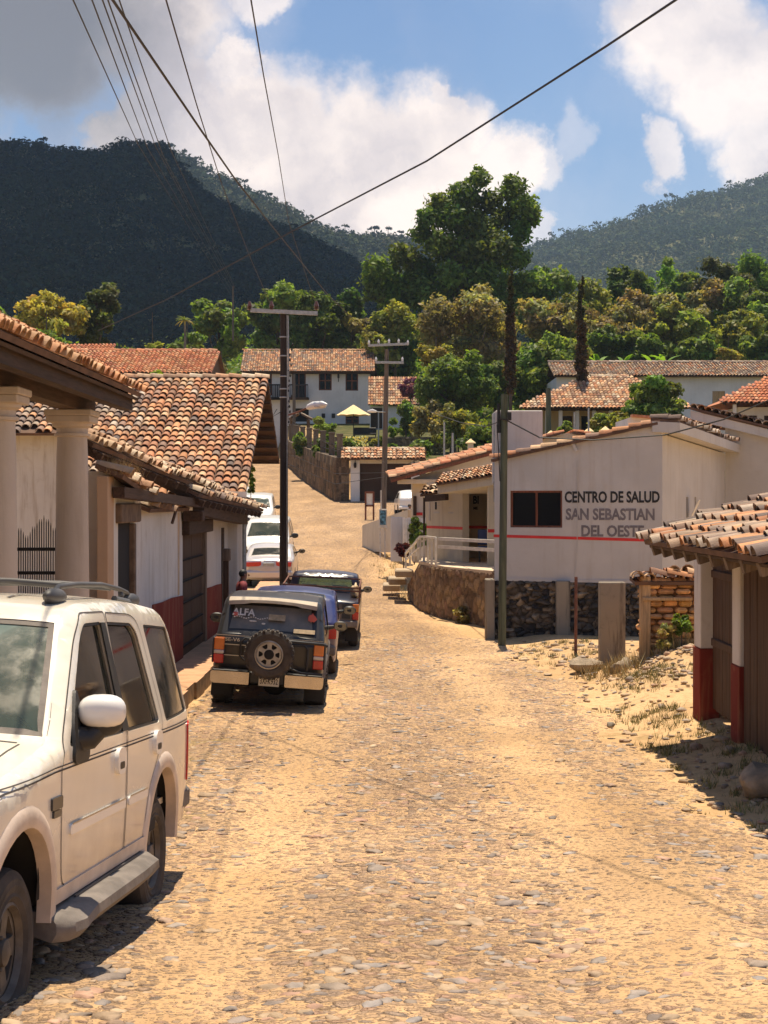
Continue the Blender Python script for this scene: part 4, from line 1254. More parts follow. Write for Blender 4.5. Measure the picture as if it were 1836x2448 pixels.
# ---------------------------------------------------------------- right side of the street
def build_right():
	# --- health centre
	A = Vector((2.57, 36.0, 0)); B = Vector((6.22, 34.6, 0)); u = (B - A).normalized(); Lf = (B - A).length
	nb = Vector((-u.y, u.x, 0))                      # away from the viewer
	r = thing('health_centre', 'pale plastered health centre with painted name and red stripe above a dark stone base', 'building', (4.4, 38, -3.1))
	zb = -1.80
	tops = [(0, .93), (1.0, 1.28), (2.2, 1.49), (Lf - .05, 1.74), (Lf, 1.74)]
	s0, s1 = .0, 0.
	wx0 = .38; wx1 = 1.615
	m = MB(); wall_m(m, A, B, zb, tops, [(wx0, wx1, -.59, .26)], th=.3, step=None)
	m.build('wall', MAT['plaster_clinic'], r, root=r)
	window(r, A, u, wx0, wx1, -.59, .26, fr='wood_red', bars=(2, 1), depth=.04, fw=.045)
	m = MB(); m.slab([(-.02, -.82), (Lf, -.895), (Lf, -.83), (-.02, -.755)], A - nb * .006, u, (0, 0, 1), .004)
	m.build('red_stripe', MAT['stripe_red'], r, root=r)
	def P(s, z, o=.004): return A + u * s - nb * o + Vector((0, 0, z))
	text_mesh('lettering', 'CENTRO DE SALUD', P(1.674, -.02), u, (0, 0, 1), 2.18, .265, MAT['paint_black'], r, root=r, bold=.034, thick=.003)
	text_mesh('lettering', 'SAN SEBASTIAN', P(1.70, -.414), u, (0, 0, 1), 2.04, .27, MAT['paint_grey'], r, root=r, bold=.034, thick=.003)
	text_mesh('lettering', 'DEL OESTE', P(2.064, -.79), u, (0, 0, 1), 1.44, .265, MAT['paint_grey'], r, root=r, bold=.034, thick=.003)
	# right-hand return wall, rear wing
	C = Vector((9.45, 42.9, 0)); ur = (C - B).normalized()
	m = MB(); wall_m(m, B + Vector((.002, .002, 0)), C, zb, [(0, 1.52), ((C - B).length, 1.34)], [(2.95, 3.25, -.45, .12), (4.1, 4.35, -.42, .12)], th=.3)
	m.build('wall', MAT['plaster_clinic'], r, root=r)
	for (a, b) in ((2.95, 3.25), (4.1, 4.35)): window(r, B, ur, a, b, -.45, .12, fr='steel_galv', bars=(1, 1), depth=.1, fw=.03)
	m = MB(); q = B + ur * 3.1 + Vector((ur.y, -ur.x, 0)) * .1
	m.slab([(0, 0), (.26, 0), (.26, .4), (0, .4)], q + Vector((0, 0, -.35)), ur, (Vector((ur.y, -ur.x, 0)) * .45 + Vector((0, 0, 1))), .02)
	m.build('open_sash', MAT['white_metal'], r, root=r)
	# overhanging slab along the return wall
	no = Vector((ur.y, -ur.x, 0))
	m = MB(); a0 = B - u * .0 + no * .0 - ur * .12; a1 = C + ur * .2
	pts = [a0 - no * .2, a0 + no * .42, a1 + no * .42, a1 - no * .2]
	zt = [1.80, 1.76, 1.58, 1.62]; zl = [1.56, 1.53, 1.35, 1.38]
	lo = [m.vert((p.x, p.y, z)) for p, z in zip(pts, zl)]; hi = [m.vert((p.x, p.y, z)) for p, z in zip(pts, zt)]
	m.face(hi); m.face(lo[::-1])
	for k in range(4): m.face((lo[k], lo[(k + 1) % 4], hi[(k + 1) % 4], hi[k]))
	m.build('eave_slab', MAT['plaster_clinic'], r, root=r)
	# roof over the hall, high on the right, falling to the left
	m = MB(); H = B + u * .1; v = (-u * 1 + Vector((0, 0, -.21))).normalized()
	O = A + u * -.05 + nb * .0 + Vector((0, 0, .98)) - nb * .12
	tiles(m, O + nb * 8.2, -nb, (u + Vector((0, 0, .205))).normalized(), 41, 12, W=.2, L=.33, seed=61, pal=PAL_WARM + PAL_GREY[:3])
	m.build('roof', [MAT['tile'], MAT['tile_bed']], r, root=r, smooth=True, ang=50)
	m = MB(); e0 = B - ur * .1 + no * .36 + Vector((0, 0, 1.80)); e1 = C + ur * .2 + no * .36 + Vector((0, 0, 1.60))
	tiles(m, e0, (e1 - e0).normalized(), (-no + Vector((0, 0, .12))).normalized(), 44, 2, W=.2, L=.3, seed=62, pal=PAL_GREY + PAL_PALE[:1], jit=2)
	m.build('roof', [MAT['tile'], MAT['tile_bed']], r, root=r, smooth=True, ang=50)
	# left wall of the hall and rear wall
	m = MB(); D = A + nb * 8.3
	wall_m(m, D, A + nb * .302, -3.2, [(0, .9), (8.0, .9)]); m.build('wall', MAT['plaster_clinic'], r, root=r)
	# rear wing seen past the return wall
	E = C + u * 4.2
	m = MB(); wall_m(m, C + u * .003 + nb * .02, E + nb * .02, -3.0, [(0, 2.30), (4.2, 1.25)], th=.3)
	m.build('wall', MAT['plaster_clinic'], r, root=r)
	m = MB(); p0 = C + u * -.9 + Vector((0, 0, 2.60)) - nb * .3; p1 = E + u * .5 + Vector((0, 0, 1.12)) - nb * .3
	d = (p1 - p0); vv = Vector((0, 0, 1))
	m.slab([(0, 0), (d.length, 0), (d.length, .24), (0, .24)], p0 - Vector((0, 0, .30)), d.normalized(), vv, .9)
	m.build('eave_slab', MAT['plaster_clinic'], r, root=r)
	m = MB(); dn = d.normalized(); tiles(m, p0 - nb * .05 + Vector((0, 0, .02)), dn, nb, int(d.length / .2), 22, W=.2, L=.33, seed=63, pal=PAL_GREY + PAL_WARM[:2], jit=1.5)
	m.build('roof', [MAT['tile'], MAT['tile_bed']], r, root=r, smooth=True, ang=50)
	# thin crack and conduit on the front
	m = MB(); sx = 1.97
	m.tube([P(sx, .95, .02), P(sx + .01, .2, .02), P(sx, -.9, .02), P(sx - .02, -1.2, .02), P(sx - .06, -1.7, .02)], .006, 5)
	m.bar(P(sx - .14, 1.42, .05), P(sx, 1.16, .05), .03, .07); m.build('conduit', MAT['plaster_clinic'], r, root=r)
	# stone base, flush under the wall
	m = MB(); stone_face(m, P(-.02, -3.4, .0), u, Lf + .1, 1.60, step=.032, cell=5.6, amp=.13, seed=71, back=.5, pal=[(.10, .08, .06), (.05, .045, .04), (.20, .15, .10), (.36, .28, .19), (.035, .03, .03), (.14, .11, .08)])
	m.build('stone_base', MAT['lava'], r, root=r)
	m = MB(); m.slab([(0, 0), (Lf + .05, 0), (Lf + .05, .05), (Lf * .7, .07), (Lf * .4, .045), (Lf * .2, .07), (0, .05)], P(0, -1.83, .03), u, (0, 0, 1), .1)
	m.build('plinth', MAT['plaster_clinic'], r, root=r)
	# concrete buttresses
	m = MB(); q = P(-.13, 0, .0)
	m.bbox(q.x - .1, q.x + .1, q.y - .45, q.y + .1, -3.3, -1.78, .02); m.build('buttress', MAT['concrete'], r, root=r)
	q = P(1.62, 0, .0); m = MB(); m.bbox(q.x - .16, q.x + .16, q.y - .22, q.y + .05, -3.3, -1.80, .02); m.build('buttress', MAT['concrete'], r, root=r)
	# --- rooftop tank housing
	t = thing('water_tank_housing', 'white plastered tank box standing on the health centre roof behind the green pole', 'tank', (3.4, 40.6, .7))
	m = MB(); m.bbox(2.90, 4.12, 40.2, 41.6, .5, 2.38, .02); m.build('housing', MAT['plaster_clean'], t, root=t)
	m = MB(); m.tube([(2.86, 40.15, 2.3), (2.86, 40.15, .0)], .02, 6); m.tube([(3.0, 40.12, 2.2), (3.0, 40.12, .9)], .015, 6); m.build('pipe', MAT['steel_galv'], t, root=t)
	# --- concrete and steel posts in front
	t = MB(); Y = 29.0; x = U(1463, 0, Y).x
	t.bbox(x - .24, x + .24, Y - .1, Y + .14, -3.2, -1.50, .015)
	tag(t.build('concrete_post', MAT['concrete'], origin=(x, Y, -3.05)), 'broad weathered concrete post in front of the dark stone base', 'post')
	t = MB(); Y = 31.0; x = U(1376, 0, Y).x
	t.tube([(x, Y, -3.2), (x + .01, Y, -1.50)], .032, 8)
	tag(t.build('steel_post', MAT['iron_rust'], origin=(x, Y, -3.1)), 'thin rusty red steel post standing before the stone base', 'post')
	# rocks
	def rock(px, py, Y, rx, ry, rz, label, seed, mt='rock'):
		p = U(px, py, Y); b = MB(); b.blob((p.x, p.y, p.z), rx, ry, rz, seed, .22, n=9)
		tag(b.build('rock', MAT[mt], smooth=True, origin=(p.x, p.y, p.z - rz * .8), ang=50), label, 'rock')
	rock(1400, 1590, 28.2, .34, .22, .13, 'flat topped brown stone block lying left of the broad concrete post', 4)
	rock(1497, 1600, 27.2, .28, .24, .18, 'rounded grey boulder between the concrete post and the tan wooden post', 5)
	rock(1545, 1640, 25.6, .20, .16, .10, 'low brown stone on the mound before the shed', 6)
	rock(1822, 1868, 15.2, .25, .22, .17, 'smooth rounded boulder at the foot of the shed by the right edge', 7)
	rock(1460, 1733, 20.2, .06, .05, .04, 'small dark stone at the road margin beside the eave shadow', 8, 'concrete')
	rock(1620, 1640, 24.9, .22, .18, .10, 'pale stone half buried near the shed corner', 9)
	# --- ruined adobe wall
	r = thing('adobe_wall', 'ruined ochre adobe brick wall with broken tile coping beside the shed', 'wall', (5.2, 27.1, -3))
	m = MB(); rr = random.Random(3); x0 = 4.52; z = -3.1; row = 0
	while z < -1.42:
		h = rr.uniform(.085, .135); x = x0 - rr.uniform(0, .2) + .12
		while x < 5.95:
			w = rr.uniform(.22, .36); dx = rr.uniform(-.07, .06)
			k = rr.uniform(.75, 1.25)
			m.bbox(x + .012, x + w - .012, 27.05 + dx, 27.5, z + rr.uniform(0, .02), z + h - rr.uniform(0, .02), .034, c=(k, k * rr.uniform(.85, 1), k * rr.uniform(.75, 1)))
			x += w
		z += h; row += 1
	m.box(x0 + .15, 5.9, 27.16, 27.45, -3.1, -1.44, c=(.5, .45, .4))
	wm = mat('adobe_brick', (.68, .41, .18), .95, .35, 6, .9, 22, .03, tint=True)
	m.build('brickwork', wm, r, root=r)
	m = MB(); m.bbox(x0 - .04, x0 + .13, 26.98, 27.2, -3.2, -1.30, .012); m.build('post', MAT['wood_post_tan'], r, root=r)
	m = MB(); m.bbox(x0 - .02, x0 + .85, 26.93, 27.1, -1.72, -1.66, .01); m.bar((x0 + .1, 26.9, -2.46), (x0 + .85, 26.85, -2.52), .03); m.build('rail', MAT['wood_post_tan'], r, root=r)
	m = MB(); tiles(m, (x0 - .15, 26.95, -1.40), (1, 0, 0), (0, 1, .1), 8, 2, W=.21, L=.3, seed=7, pal=PAL_WARM[2:], jit=4)
	tiles(m, (x0 + .2, 26.9, -1.32), Vector((0, 1, 0)), Vector((1, .1, .02)), 2, 5, W=.2, L=.3, seed=8, pal=PAL_WARM, jit=4, c_bed=False)
	tiles(m, (5.0, 27.0, -1.33), (1, 0, 0.03), (0, 1, .1), 6, 2, W=.21, L=.3, seed=9, pal=PAL_PALE, jit=5, c_bed=False)
	m.build('coping', [MAT['tile'], MAT['tile_bed']], r, root=r, smooth=True, ang=50)
	# --- shed with tiled eave
	r = thing('shed', 'old tiled shed with plank doors and white and red pillars at the right edge', 'shed', (5, 17, -2.9))
	v = Vector((1, 0, .325)).normalized()
	m = MB(); tiles(m, (3.35, 19.95, -.50), (0, -1, 0), v, 31, 18, W=.2, L=.36, seed=81, pal=[(.46, .32, .22), (.38, .27, .19), (.50, .30, .18)] + PAL_GREY + PAL_WARM[:3], jit=2.2)
	m.build('roof', [MAT['tile'], MAT['tile_bed']], r, root=r, smooth=True, ang=50)
	m = MB(); m.slab([(0, 0), (6.1, 0), (6.1, 6.4), (0, 6.4)], (3.41, 19.9, -.56), (0, -1, 0), v, .03); m.build('soffit', MAT['wood_dark'], r, root=r)
	for k in range(9):
		y = 19.7 - k * .70; m = MB(); m.bar((3.42, y, -.62), (5.9, y, .18), .12, .13); m.build('rafter', MAT['wood_grey'], r, root=r)
	m = MB(); m.box(4.18, 4.40, 13.8, 20.99, -.62, -.42); m.build('beam', MAT['wood_beam'], r, root=r)
	for (y0, y1, lab) in ((20.55, 20.97, 'a'), (18.28, 18.68, 'b')):
		m = MB(); m.bbox(4.2, 4.44, y0, y1, -1.0 if False else -1.95, -.45, .012); p = m.build('pillar', MAT['plaster'], r, root=r)
		m = MB(); m.bbox(4.185, 4.455, y0 - .015, y1 + .015, -3.1, -1.945, .012); m.build('red_base', MAT['red_dado'], p, root=r)
	m = MB()
	for k in range(9):
		y0 = 20.53 - k * .20; dz = R.uniform(-.03, .03); m.bbox(4.36, 4.40, y0 - .19, y0, -2.75 + dz, -.50, .008)
	m.box(4.395, 4.405, 18.7, 20.53, -2.7, -.5)
	for z in (-1.9, -1.0): m.bbox(4.33, 4.36, 18.75, 20.5, z, z + .1, .008)
	m.build('door', MAT['wood_door'], r, root=r)
	m = MB()
	for k in range(14):
		y0 = 18.25 - k * .32; dz = R.uniform(-.04, .04); m.bbox(4.24 + R.uniform(-.01, .01), 4.29, y0 - .31, y0, -2.95 + dz, -.50, .008)
	m.box(4.285, 4.295, 13.8, 18.25, -2.95, -.5)
	m.build('plank_wall', MAT['wood_door'], r, root=r)
	m = MB(); m.box(4.30, 7.5, 13.7, 13.9, -3.1, -.3); m.box(7.3, 7.5, 13.9, 21, -3.1, .6); m.box(4.46, 7.3, 20.8, 21, -3.1, -.3)
	m.build('wall', MAT['adobe'], r, root=r)
	# shrub by the adobe wall is built with the plants
build_right()
def build_middle():
	# --- platform with rubble wall
	r = thing('terrace', 'raised entrance terrace on a brown rubble stone wall beside the health centre', 'terrace', (1.8, 43.5, -3.1))
	Pn = [Vector((.60, 54.2, 0)), Vector((1.02, 45.6, 0)), Vector((1.62, 41.8, 0)), Vector((2.60, 39.3, 0))]
	zt = -1.74
	def seg(a, b, ha, hb, seed, cell=2.6):
		mm = MB(); d = (b - a); stone_face(mm, (a.x, a.y, -3.45), d, d.length, max(ha, hb) + .0, step=.05, cell=cell * 1.35, amp=.045, seed=seed, top=[(0, ha), (d.length, hb)], back=.4,
                   pal=[(.24, .15, .08), (.31, .20, .11), (.18, .11, .06), (.36, .25, .14), (.27, .16, .10)], ysc=1.1)
		mm.build('stone_wall', MAT['lava'], r, root=r)
	seg(Vector((.78, 50.5, 0)), Pn[1], .75, 1.62, 81)
	seg(Pn[1], Pn[2], 1.62, 1.66, 82)
	seg(Pn[2], Pn[3] + Vector((.25, -.6, 0)), 1.66, 1.66, 83, 2.3)
	m = MB()
	fl = [(Pn[1].x, Pn[1].y), (Pn[2].x, Pn[2].y), (2.72, 39.0), (3.5, 41), (3.2, 48.5), (1.2, 48.5)]
	m.slab(fl, (0, 0, zt), (1, 0, 0), (0, 1, 0), .10)
	m.build('floor', MAT['porch_floor'], r, root=r)
	m = MB()
	for k, (x, y, z) in enumerate(((.72, 48.3, -2.10), (.52, 49.9, -2.42), (.34, 51.6, -2.72))):
		m.bbox(x - .38, x + .2, y - .7, y + .9, z - .22, z, .04)
	m.build('steps', MAT['step_stone'], r, root=r)
	# --- railing
	t = thing('railing', 'cream painted metal railing along the entrance terrace and steps', 'railing', (1.3, 45, -1.74))
	def rz(px, pyb, pyt, Y): a = U(px, pyb, Y); b = U(px, pyt, Y); return a, b
	posts = [(970, 1362, 1323, 49.6), (980, 1353, 1311, 48.6), (990, 1343, 1301, 47.6), (999, 1339, 1289, 46.4), (1005, 1339, 1283, 46.0),
             (1013, 1343, 1283, 45.2), (1023, 1347, 1284, 44.2), (1032, 1351, 1285, 43.3), (1042, 1354, 1286, 42.4)]
	m = MB(); prev = None; rails = MB()
	for (px, pb, pt, Y) in posts:
		a, b = rz(px, pb, pt, Y); m.bar(a, b, .065)
		if prev is not None:
			rails.bar(prev[1], b, .06); 
			if Y > 45.5: rails.bar(prev[0] * .45 + prev[1] * .55, a * .45 + b * .55, .04)
		prev = (a, b)
	m.build('posts', MAT['white_metal'], t, root=t)
	for pyc in (1288, 1307):
		a = U(1050, pyc, 42.0); b = U(1184, pyc, 39.0); b.z = a.z; rails.bar(a, b, .09, .085)
	rails.build('rails', MAT['white_metal'], t, root=t)
	# --- porch of the health centre
	r = thing('entrance_porch', 'cream entrance porch with red stripe and small tiled canopy left of the health centre', 'porch', (2.3, 46, -1.74))
	a = U(1020, 1200, 47.2); b = U(1106, 1200, 44.6)
	m = MB(); wall_m(m, (a.x, a.y), (b.x, b.y), -1.85, .60, th=.2); m.build('wall', MAT['plaster_cream'], r, root=r)
	c0 = U(1106, 1200, 48.6); c1 = U(1172, 1200, 47.6)
	m = MB(); wall_m(m, (c0.x - .1, c0.y), (c1.x + .3, c1.y), -1.85, .45, th=.2); m.build('wall', MAT['plaster_cream'], r, root=r)
	m = MB(); m.box(c0.x - .25, c0.x - .02, 44.9, 48.5, -1.85, .55); m.box(c0.x - .2, c1.x + 1.2, 43.9, 48.9, .42, .60); m.box(c1.x + .6, c1.x + .8, 44, 48, -1.85, .42); m.build('wall', MAT['plaster_cream'], r, root=r)
	m = MB(); e0 = U(1165, 1200, 42.3); m.bbox(e0.x, e0.x + .32, e0.y - .2, e0.y + .1, -1.85, .55, .015); m.build('pillar', MAT['plaster_cream'], r, root=r)
	uu = (Vector(b) - Vector(a)); uu.z = 0; un = uu.normalized(); nn = un.cross(Vector((0, 0, 1)))
	u2 = Vector((c1.x - c0.x, c1.y - c0.y, 0)).normalized(); n2 = u2.cross(Vector((0, 0, 1)))
	m = MB(); m.slab(rect(0, uu.length, -.80, -.72), Vector((a.x, a.y, 0)) + nn * .006, un, (0, 0, 1), .004)
	m.slab(rect(0, 1.2, -.83, -.74), Vector((c0.x, c0.y, 0)) + n2 * .006, u2, (0, 0, 1), .004)
	m.slab(rect(0, .31, -.83, -.74), Vector((e0.x + .003, e0.y - .206, 0)), (1, 0, 0), (0, 0, 1), .004)
	m.build('red_stripe', MAT['stripe_red'], r, root=r)
	Oc = Vector((c0.x, c0.y, 0)) + n2 * .006 + u2 * .50
	text_mesh('lettering', 'BI', Oc + Vector((0, 0, -.06)), u2, (0, 0, 1), .26, .25, MAT['paint_black'], r, root=r, bold=.03, thick=.004)
	text_mesh('lettering', 'ME', Oc + Vector((0, 0, -.24)) + u2 * .02, u2, (0, 0, 1), .20, .09, MAT['paint_black'], r, root=r, bold=.03, thick=.004)
	for (s, z, w, h) in ((.55, -.02, .5, .02), (.55, -.12, .5, .02), (.60, -.20, .3, .03), (.55, -.34, .5, .05), (1.75, .0, .45, .02), (1.75, -.18, .3, .025), (1.7, -.34, .4, .05)):
		m = MB(); m.slab(rect(s, s + w, z, z + h), Vector((a.x, a.y, 0)) + nn * .006, un, (0, 0, 1), .003)
		m.build('painted_notice', MAT['paint_faint'], r, root=r)
	m = MB(); m.slab(rect(.22, .30, -.58, -.0), Vector((a.x, a.y, 0)) + nn * .02, un, (0, 0, 1), .016)
	m.build('name_board', MAT['paint_faint'], r, root=r)
	# canopy slab with tiles
	m = MB(); k0 = U(1046, 1180, 43.8); k1 = U(1186, 1158, 41.6); d = k1 - k0
	m.slab([(0, 0), (d.length, 0), (d.length, .30), (0, .22)], k0, d.normalized(), (0, 0, 1), 3.4)
	m.build('canopy', MAT['plaster_cream'], r, root=r)
	m = MB(); v = Vector((0.15, 1, .18)).normalized()
	tiles(m, k0 + Vector((-.05, -.12, .25)), d.normalized(), v, int(d.length / .17), 6, W=.17, L=.32, seed=91, pal=PAL_WARM + PAL_PALE, jit=1.6)
	o = U(1004, 1184, 45.6); tiles(m, o, Vector((.9, -.6, .14)), Vector((.25, 1, .3)), 5, 3, W=.16, L=.3, seed=92, pal=PAL_PALE, jit=3)
	m.build('roof', [MAT['tile'], MAT['tile_bed']], r, root=r, smooth=True, ang=50)
	m = MB(); m.bar(U(1020, 1192, 45.2), U(1068, 1188, 44.2), .12, .18); m.bar(U(1014, 1345, 46.2), U(1014, 1190, 46.2), .06); m.build('timber', MAT['wood_dark'], r, root=r)
	m = MB(); q = U(1042, 1200, 44.9); m.bar(q, q + Vector((0, 0, -.22)), .05, .16); m.build('bracket', MAT['iron'], r, root=r)
	# blue chair in the recess
	t = thing('chair', 'blue plastic chair standing in the shaded porch recess', 'chair', (2.95, 44.6, -1.74))
	m = MB(); m.bbox(2.72, 3.18, 44.4, 44.85, -1.32, -1.27, .015); m.build('seat', MAT['blue_plastic'], t, root=t)
	m = MB(); m.bbox(2.72, 3.18, 44.84, 44.88, -1.24, -.80, .015); m.build('backrest', MAT['blue_plastic'], t, root=t)
	for (x, y) in ((2.75, 44.43), (3.15, 44.43), (2.75, 44.82), (3.15, 44.82)):
		m = MB(); m.bar((x, y, -1.73), (x, y, -1.3), .035); m.build('leg', MAT['iron'], t, root=t)
	# --- house behind the porch
	r = thing('cream_house', 'cream walled house with long sloping red tile roof behind the entrance porch', 'house', (3, 60, -1.5))
	Y = 56.0
	z = lambda py: (HY - py) / F * Y
	X = lambda px: (px - CX) / F * Y
	m = MB(); m.slab([(X(987), -2.2), (X(1240), -2.2), (X(1240), z(1052)), (X(1180), z(1078)), (X(987), z(1143))], (0, Y, 0), (1, 0, 0), (0, 0, 1), .3)
	m.build('wall', MAT['plaster_cream'], r, root=r)
	m = MB(); m.slab([(X(1020), z(1128)), (X(1240), z(1128)), (X(1240), z(1056)), (X(1180), z(1082)), (X(1075), z(1118))], (0, Y - .02, 0), (1, 0, 0), (0, 0, 1), .015)
	m.build('wall', MAT['white_house'], r, root=r)
	m = MB(); m.bbox(X(950), X(1100), Y - .5, Y + .1, z(1157), z(1146), .01); m.build('fascia', MAT['plaster_cream'], r, root=r)
	m = MB(); wall_m(m, (X(987), Y + 3), (X(987), Y + .31), -2.2, .8); m.build('wall', MAT['plaster_cream'], r, root=r)
	m = MB(); uu = Vector((X(1184) - X(932), 0, z(1076) - z(1146)))
	tiles(m, (X(932), Y - .7, z(1146)), (0, 1, .05), uu.normalized(), 30, int(uu.length / .33) + 3, W=.2, L=.33, seed=95, pal=PAL_RED + PAL_WARM)
	m.build('roof', [MAT['tile'], MAT['tile_bed']], r, root=r, smooth=True, ang=50)
	m = MB(); m.bar((X(934), Y - .66, z(1151)), (X(1184), Y - .66, z(1083)), .06, .10); m.build('bargeboard', MAT['wood_red'], r, root=r)
	m = MB(); m.slab(rect(X(994), X(1011), z(1240), z(1178)), (0, Y - .03, 0), (1, 0, 0), (0, 0, 1), .025); m.build('sign_panel', MAT['plaster_clean'], r, root=r)
	m = MB(); m.slab(rect(X(988), X(1010), z(1232), z(1225)), (0, Y - .06, 0), (1, 0, 0), (0, 0, 1), .02); m.build('red_stripe', MAT['stripe_red'], r, root=r)
	for px, nm in ((1003, 0), (1012, 1)):
		m = MB(); m.tube([(X(px), Y - 6, -1.9), (X(px), Y - 6, z(1185))], .03, 6)
	m = MB(); m.bbox(X(988), X(996), Y - .1, Y, z(1232), z(1186), .01); m.build('door', MAT['wood_dark'], r, root=r)
	# --- white block, picket fence, ramp
	m = MB(); a = U(934, 1316, 56); b = U(962, 1236, 56); m.bbox(a.x, b.x, 55.8, 56.3, a.z - .4, b.z, .02)
	tag(m.build('white_wall', MAT['white_house'], origin=(a.x, 56, a.z)), 'short white wall block at the left end of the picket fence', 'wall')
	t = thing('picket_fence', 'cream picket fence overgrown with flowering plants by the steps', 'fence', (1.0, 55, -2.4))
	m = MB()
	for k in range(9):
		px = 965 + k * 6.2; m.bar(U(px, 1330, 55.2), U(px, 1237 + (k % 2) * 2, 55.2), .085, .03)
	m.build('pickets', MAT['picket_white'], t, root=t)
	m = MB(); m.bar(U(962, 1262, 55.25), U(1018, 1262, 55.25), .04); m.bar(U(962, 1305, 55.25), U(1018, 1305, 55.25), .04); m.build('rails', MAT['white_metal'], t, root=t)
	m = MB(); Y = 68
	pts = [U(866, 1256, 72), U(975, 1218, 64), U(975, 1300, 64), U(866, 1262, 72)]
	a, b = pts[0], pts[1]; nrm = Vector((-(b.y - a.y), b.x - a.x, 0)).normalized() * .25
	lo = [Vector((a.x, a.y, a.z - 1.2)), Vector((b.x, b.y, b.z - 1.8))]
	q = [a, b, lo[1], lo[0]]
	f = [m.vert(p) for p in q]; k = [m.vert(p + nrm) for p in q]
	m.face(f[::-1]); m.face(k)
	for i in range(4): m.face((f[i], f[(i + 1) % 4], k[(i + 1) % 4], k[i]))
	tag(m.build('ramp_wall', MAT['plaster_cream'], origin=(a.x, a.y, a.z - 1)), 'low cream wall rising along the ramp beside the road', 'wall')
	# --- poster stand
	t = thing('poster_stand', 'cream metal stand holding a blue poster at the bend in the road', 'sign', tuple(U(915, 1330, 60)))
	m = MB()
	for px in (909, 920): m.bar(U(px, 1332, 60), U(px, 1255, 60), .06)
	m.bar(U(911, 1217, 60), U(911, 1172, 60), .06); m.build('post', MAT['white_metal'], t, root=t)
	m = MB(); a = U(906, 1262, 59.9); b = U(925, 1217, 59.9); m.bbox(a.x, b.x, 59.85, 59.95, a.z, b.z, .01); m.build('frame', MAT['white_metal'], t, root=t)
	m = MB(); m.slab(rect(a.x + .04, b.x - .04, a.z + .12, b.z - .05), (0, 59.845, 0), (1, 0, 0), (0, 0, 1), .004); m.build('poster', MAT['poster'], t, root=t)
	# --- brown framed notice board
	t = thing('notice_board', 'brown wooden framed white notice board on two legs before the dark garage', 'sign', tuple(U(883, 1243, 86)))
	m = MB()
	for px in (874, 893): m.bar(U(px, 1246, 86), U(px, 1175, 86), .10)
	m.bar(U(874, 1177, 86), U(893, 1177, 86), .12); m.bar(U(874, 1209, 86), U(893, 1209, 86), .10); m.build('frame', MAT['wood_red'], t, root=t)
	m = MB(); a = U(876, 1207, 86); b = U(891, 1179, 86); m.slab(rect(a.x, b.x, a.z, b.z), (0, 86, 0), (1, 0, 0), (0, 0, 1), .03); m.build('panel', MAT['paper'], t, root=t)
build_middle()
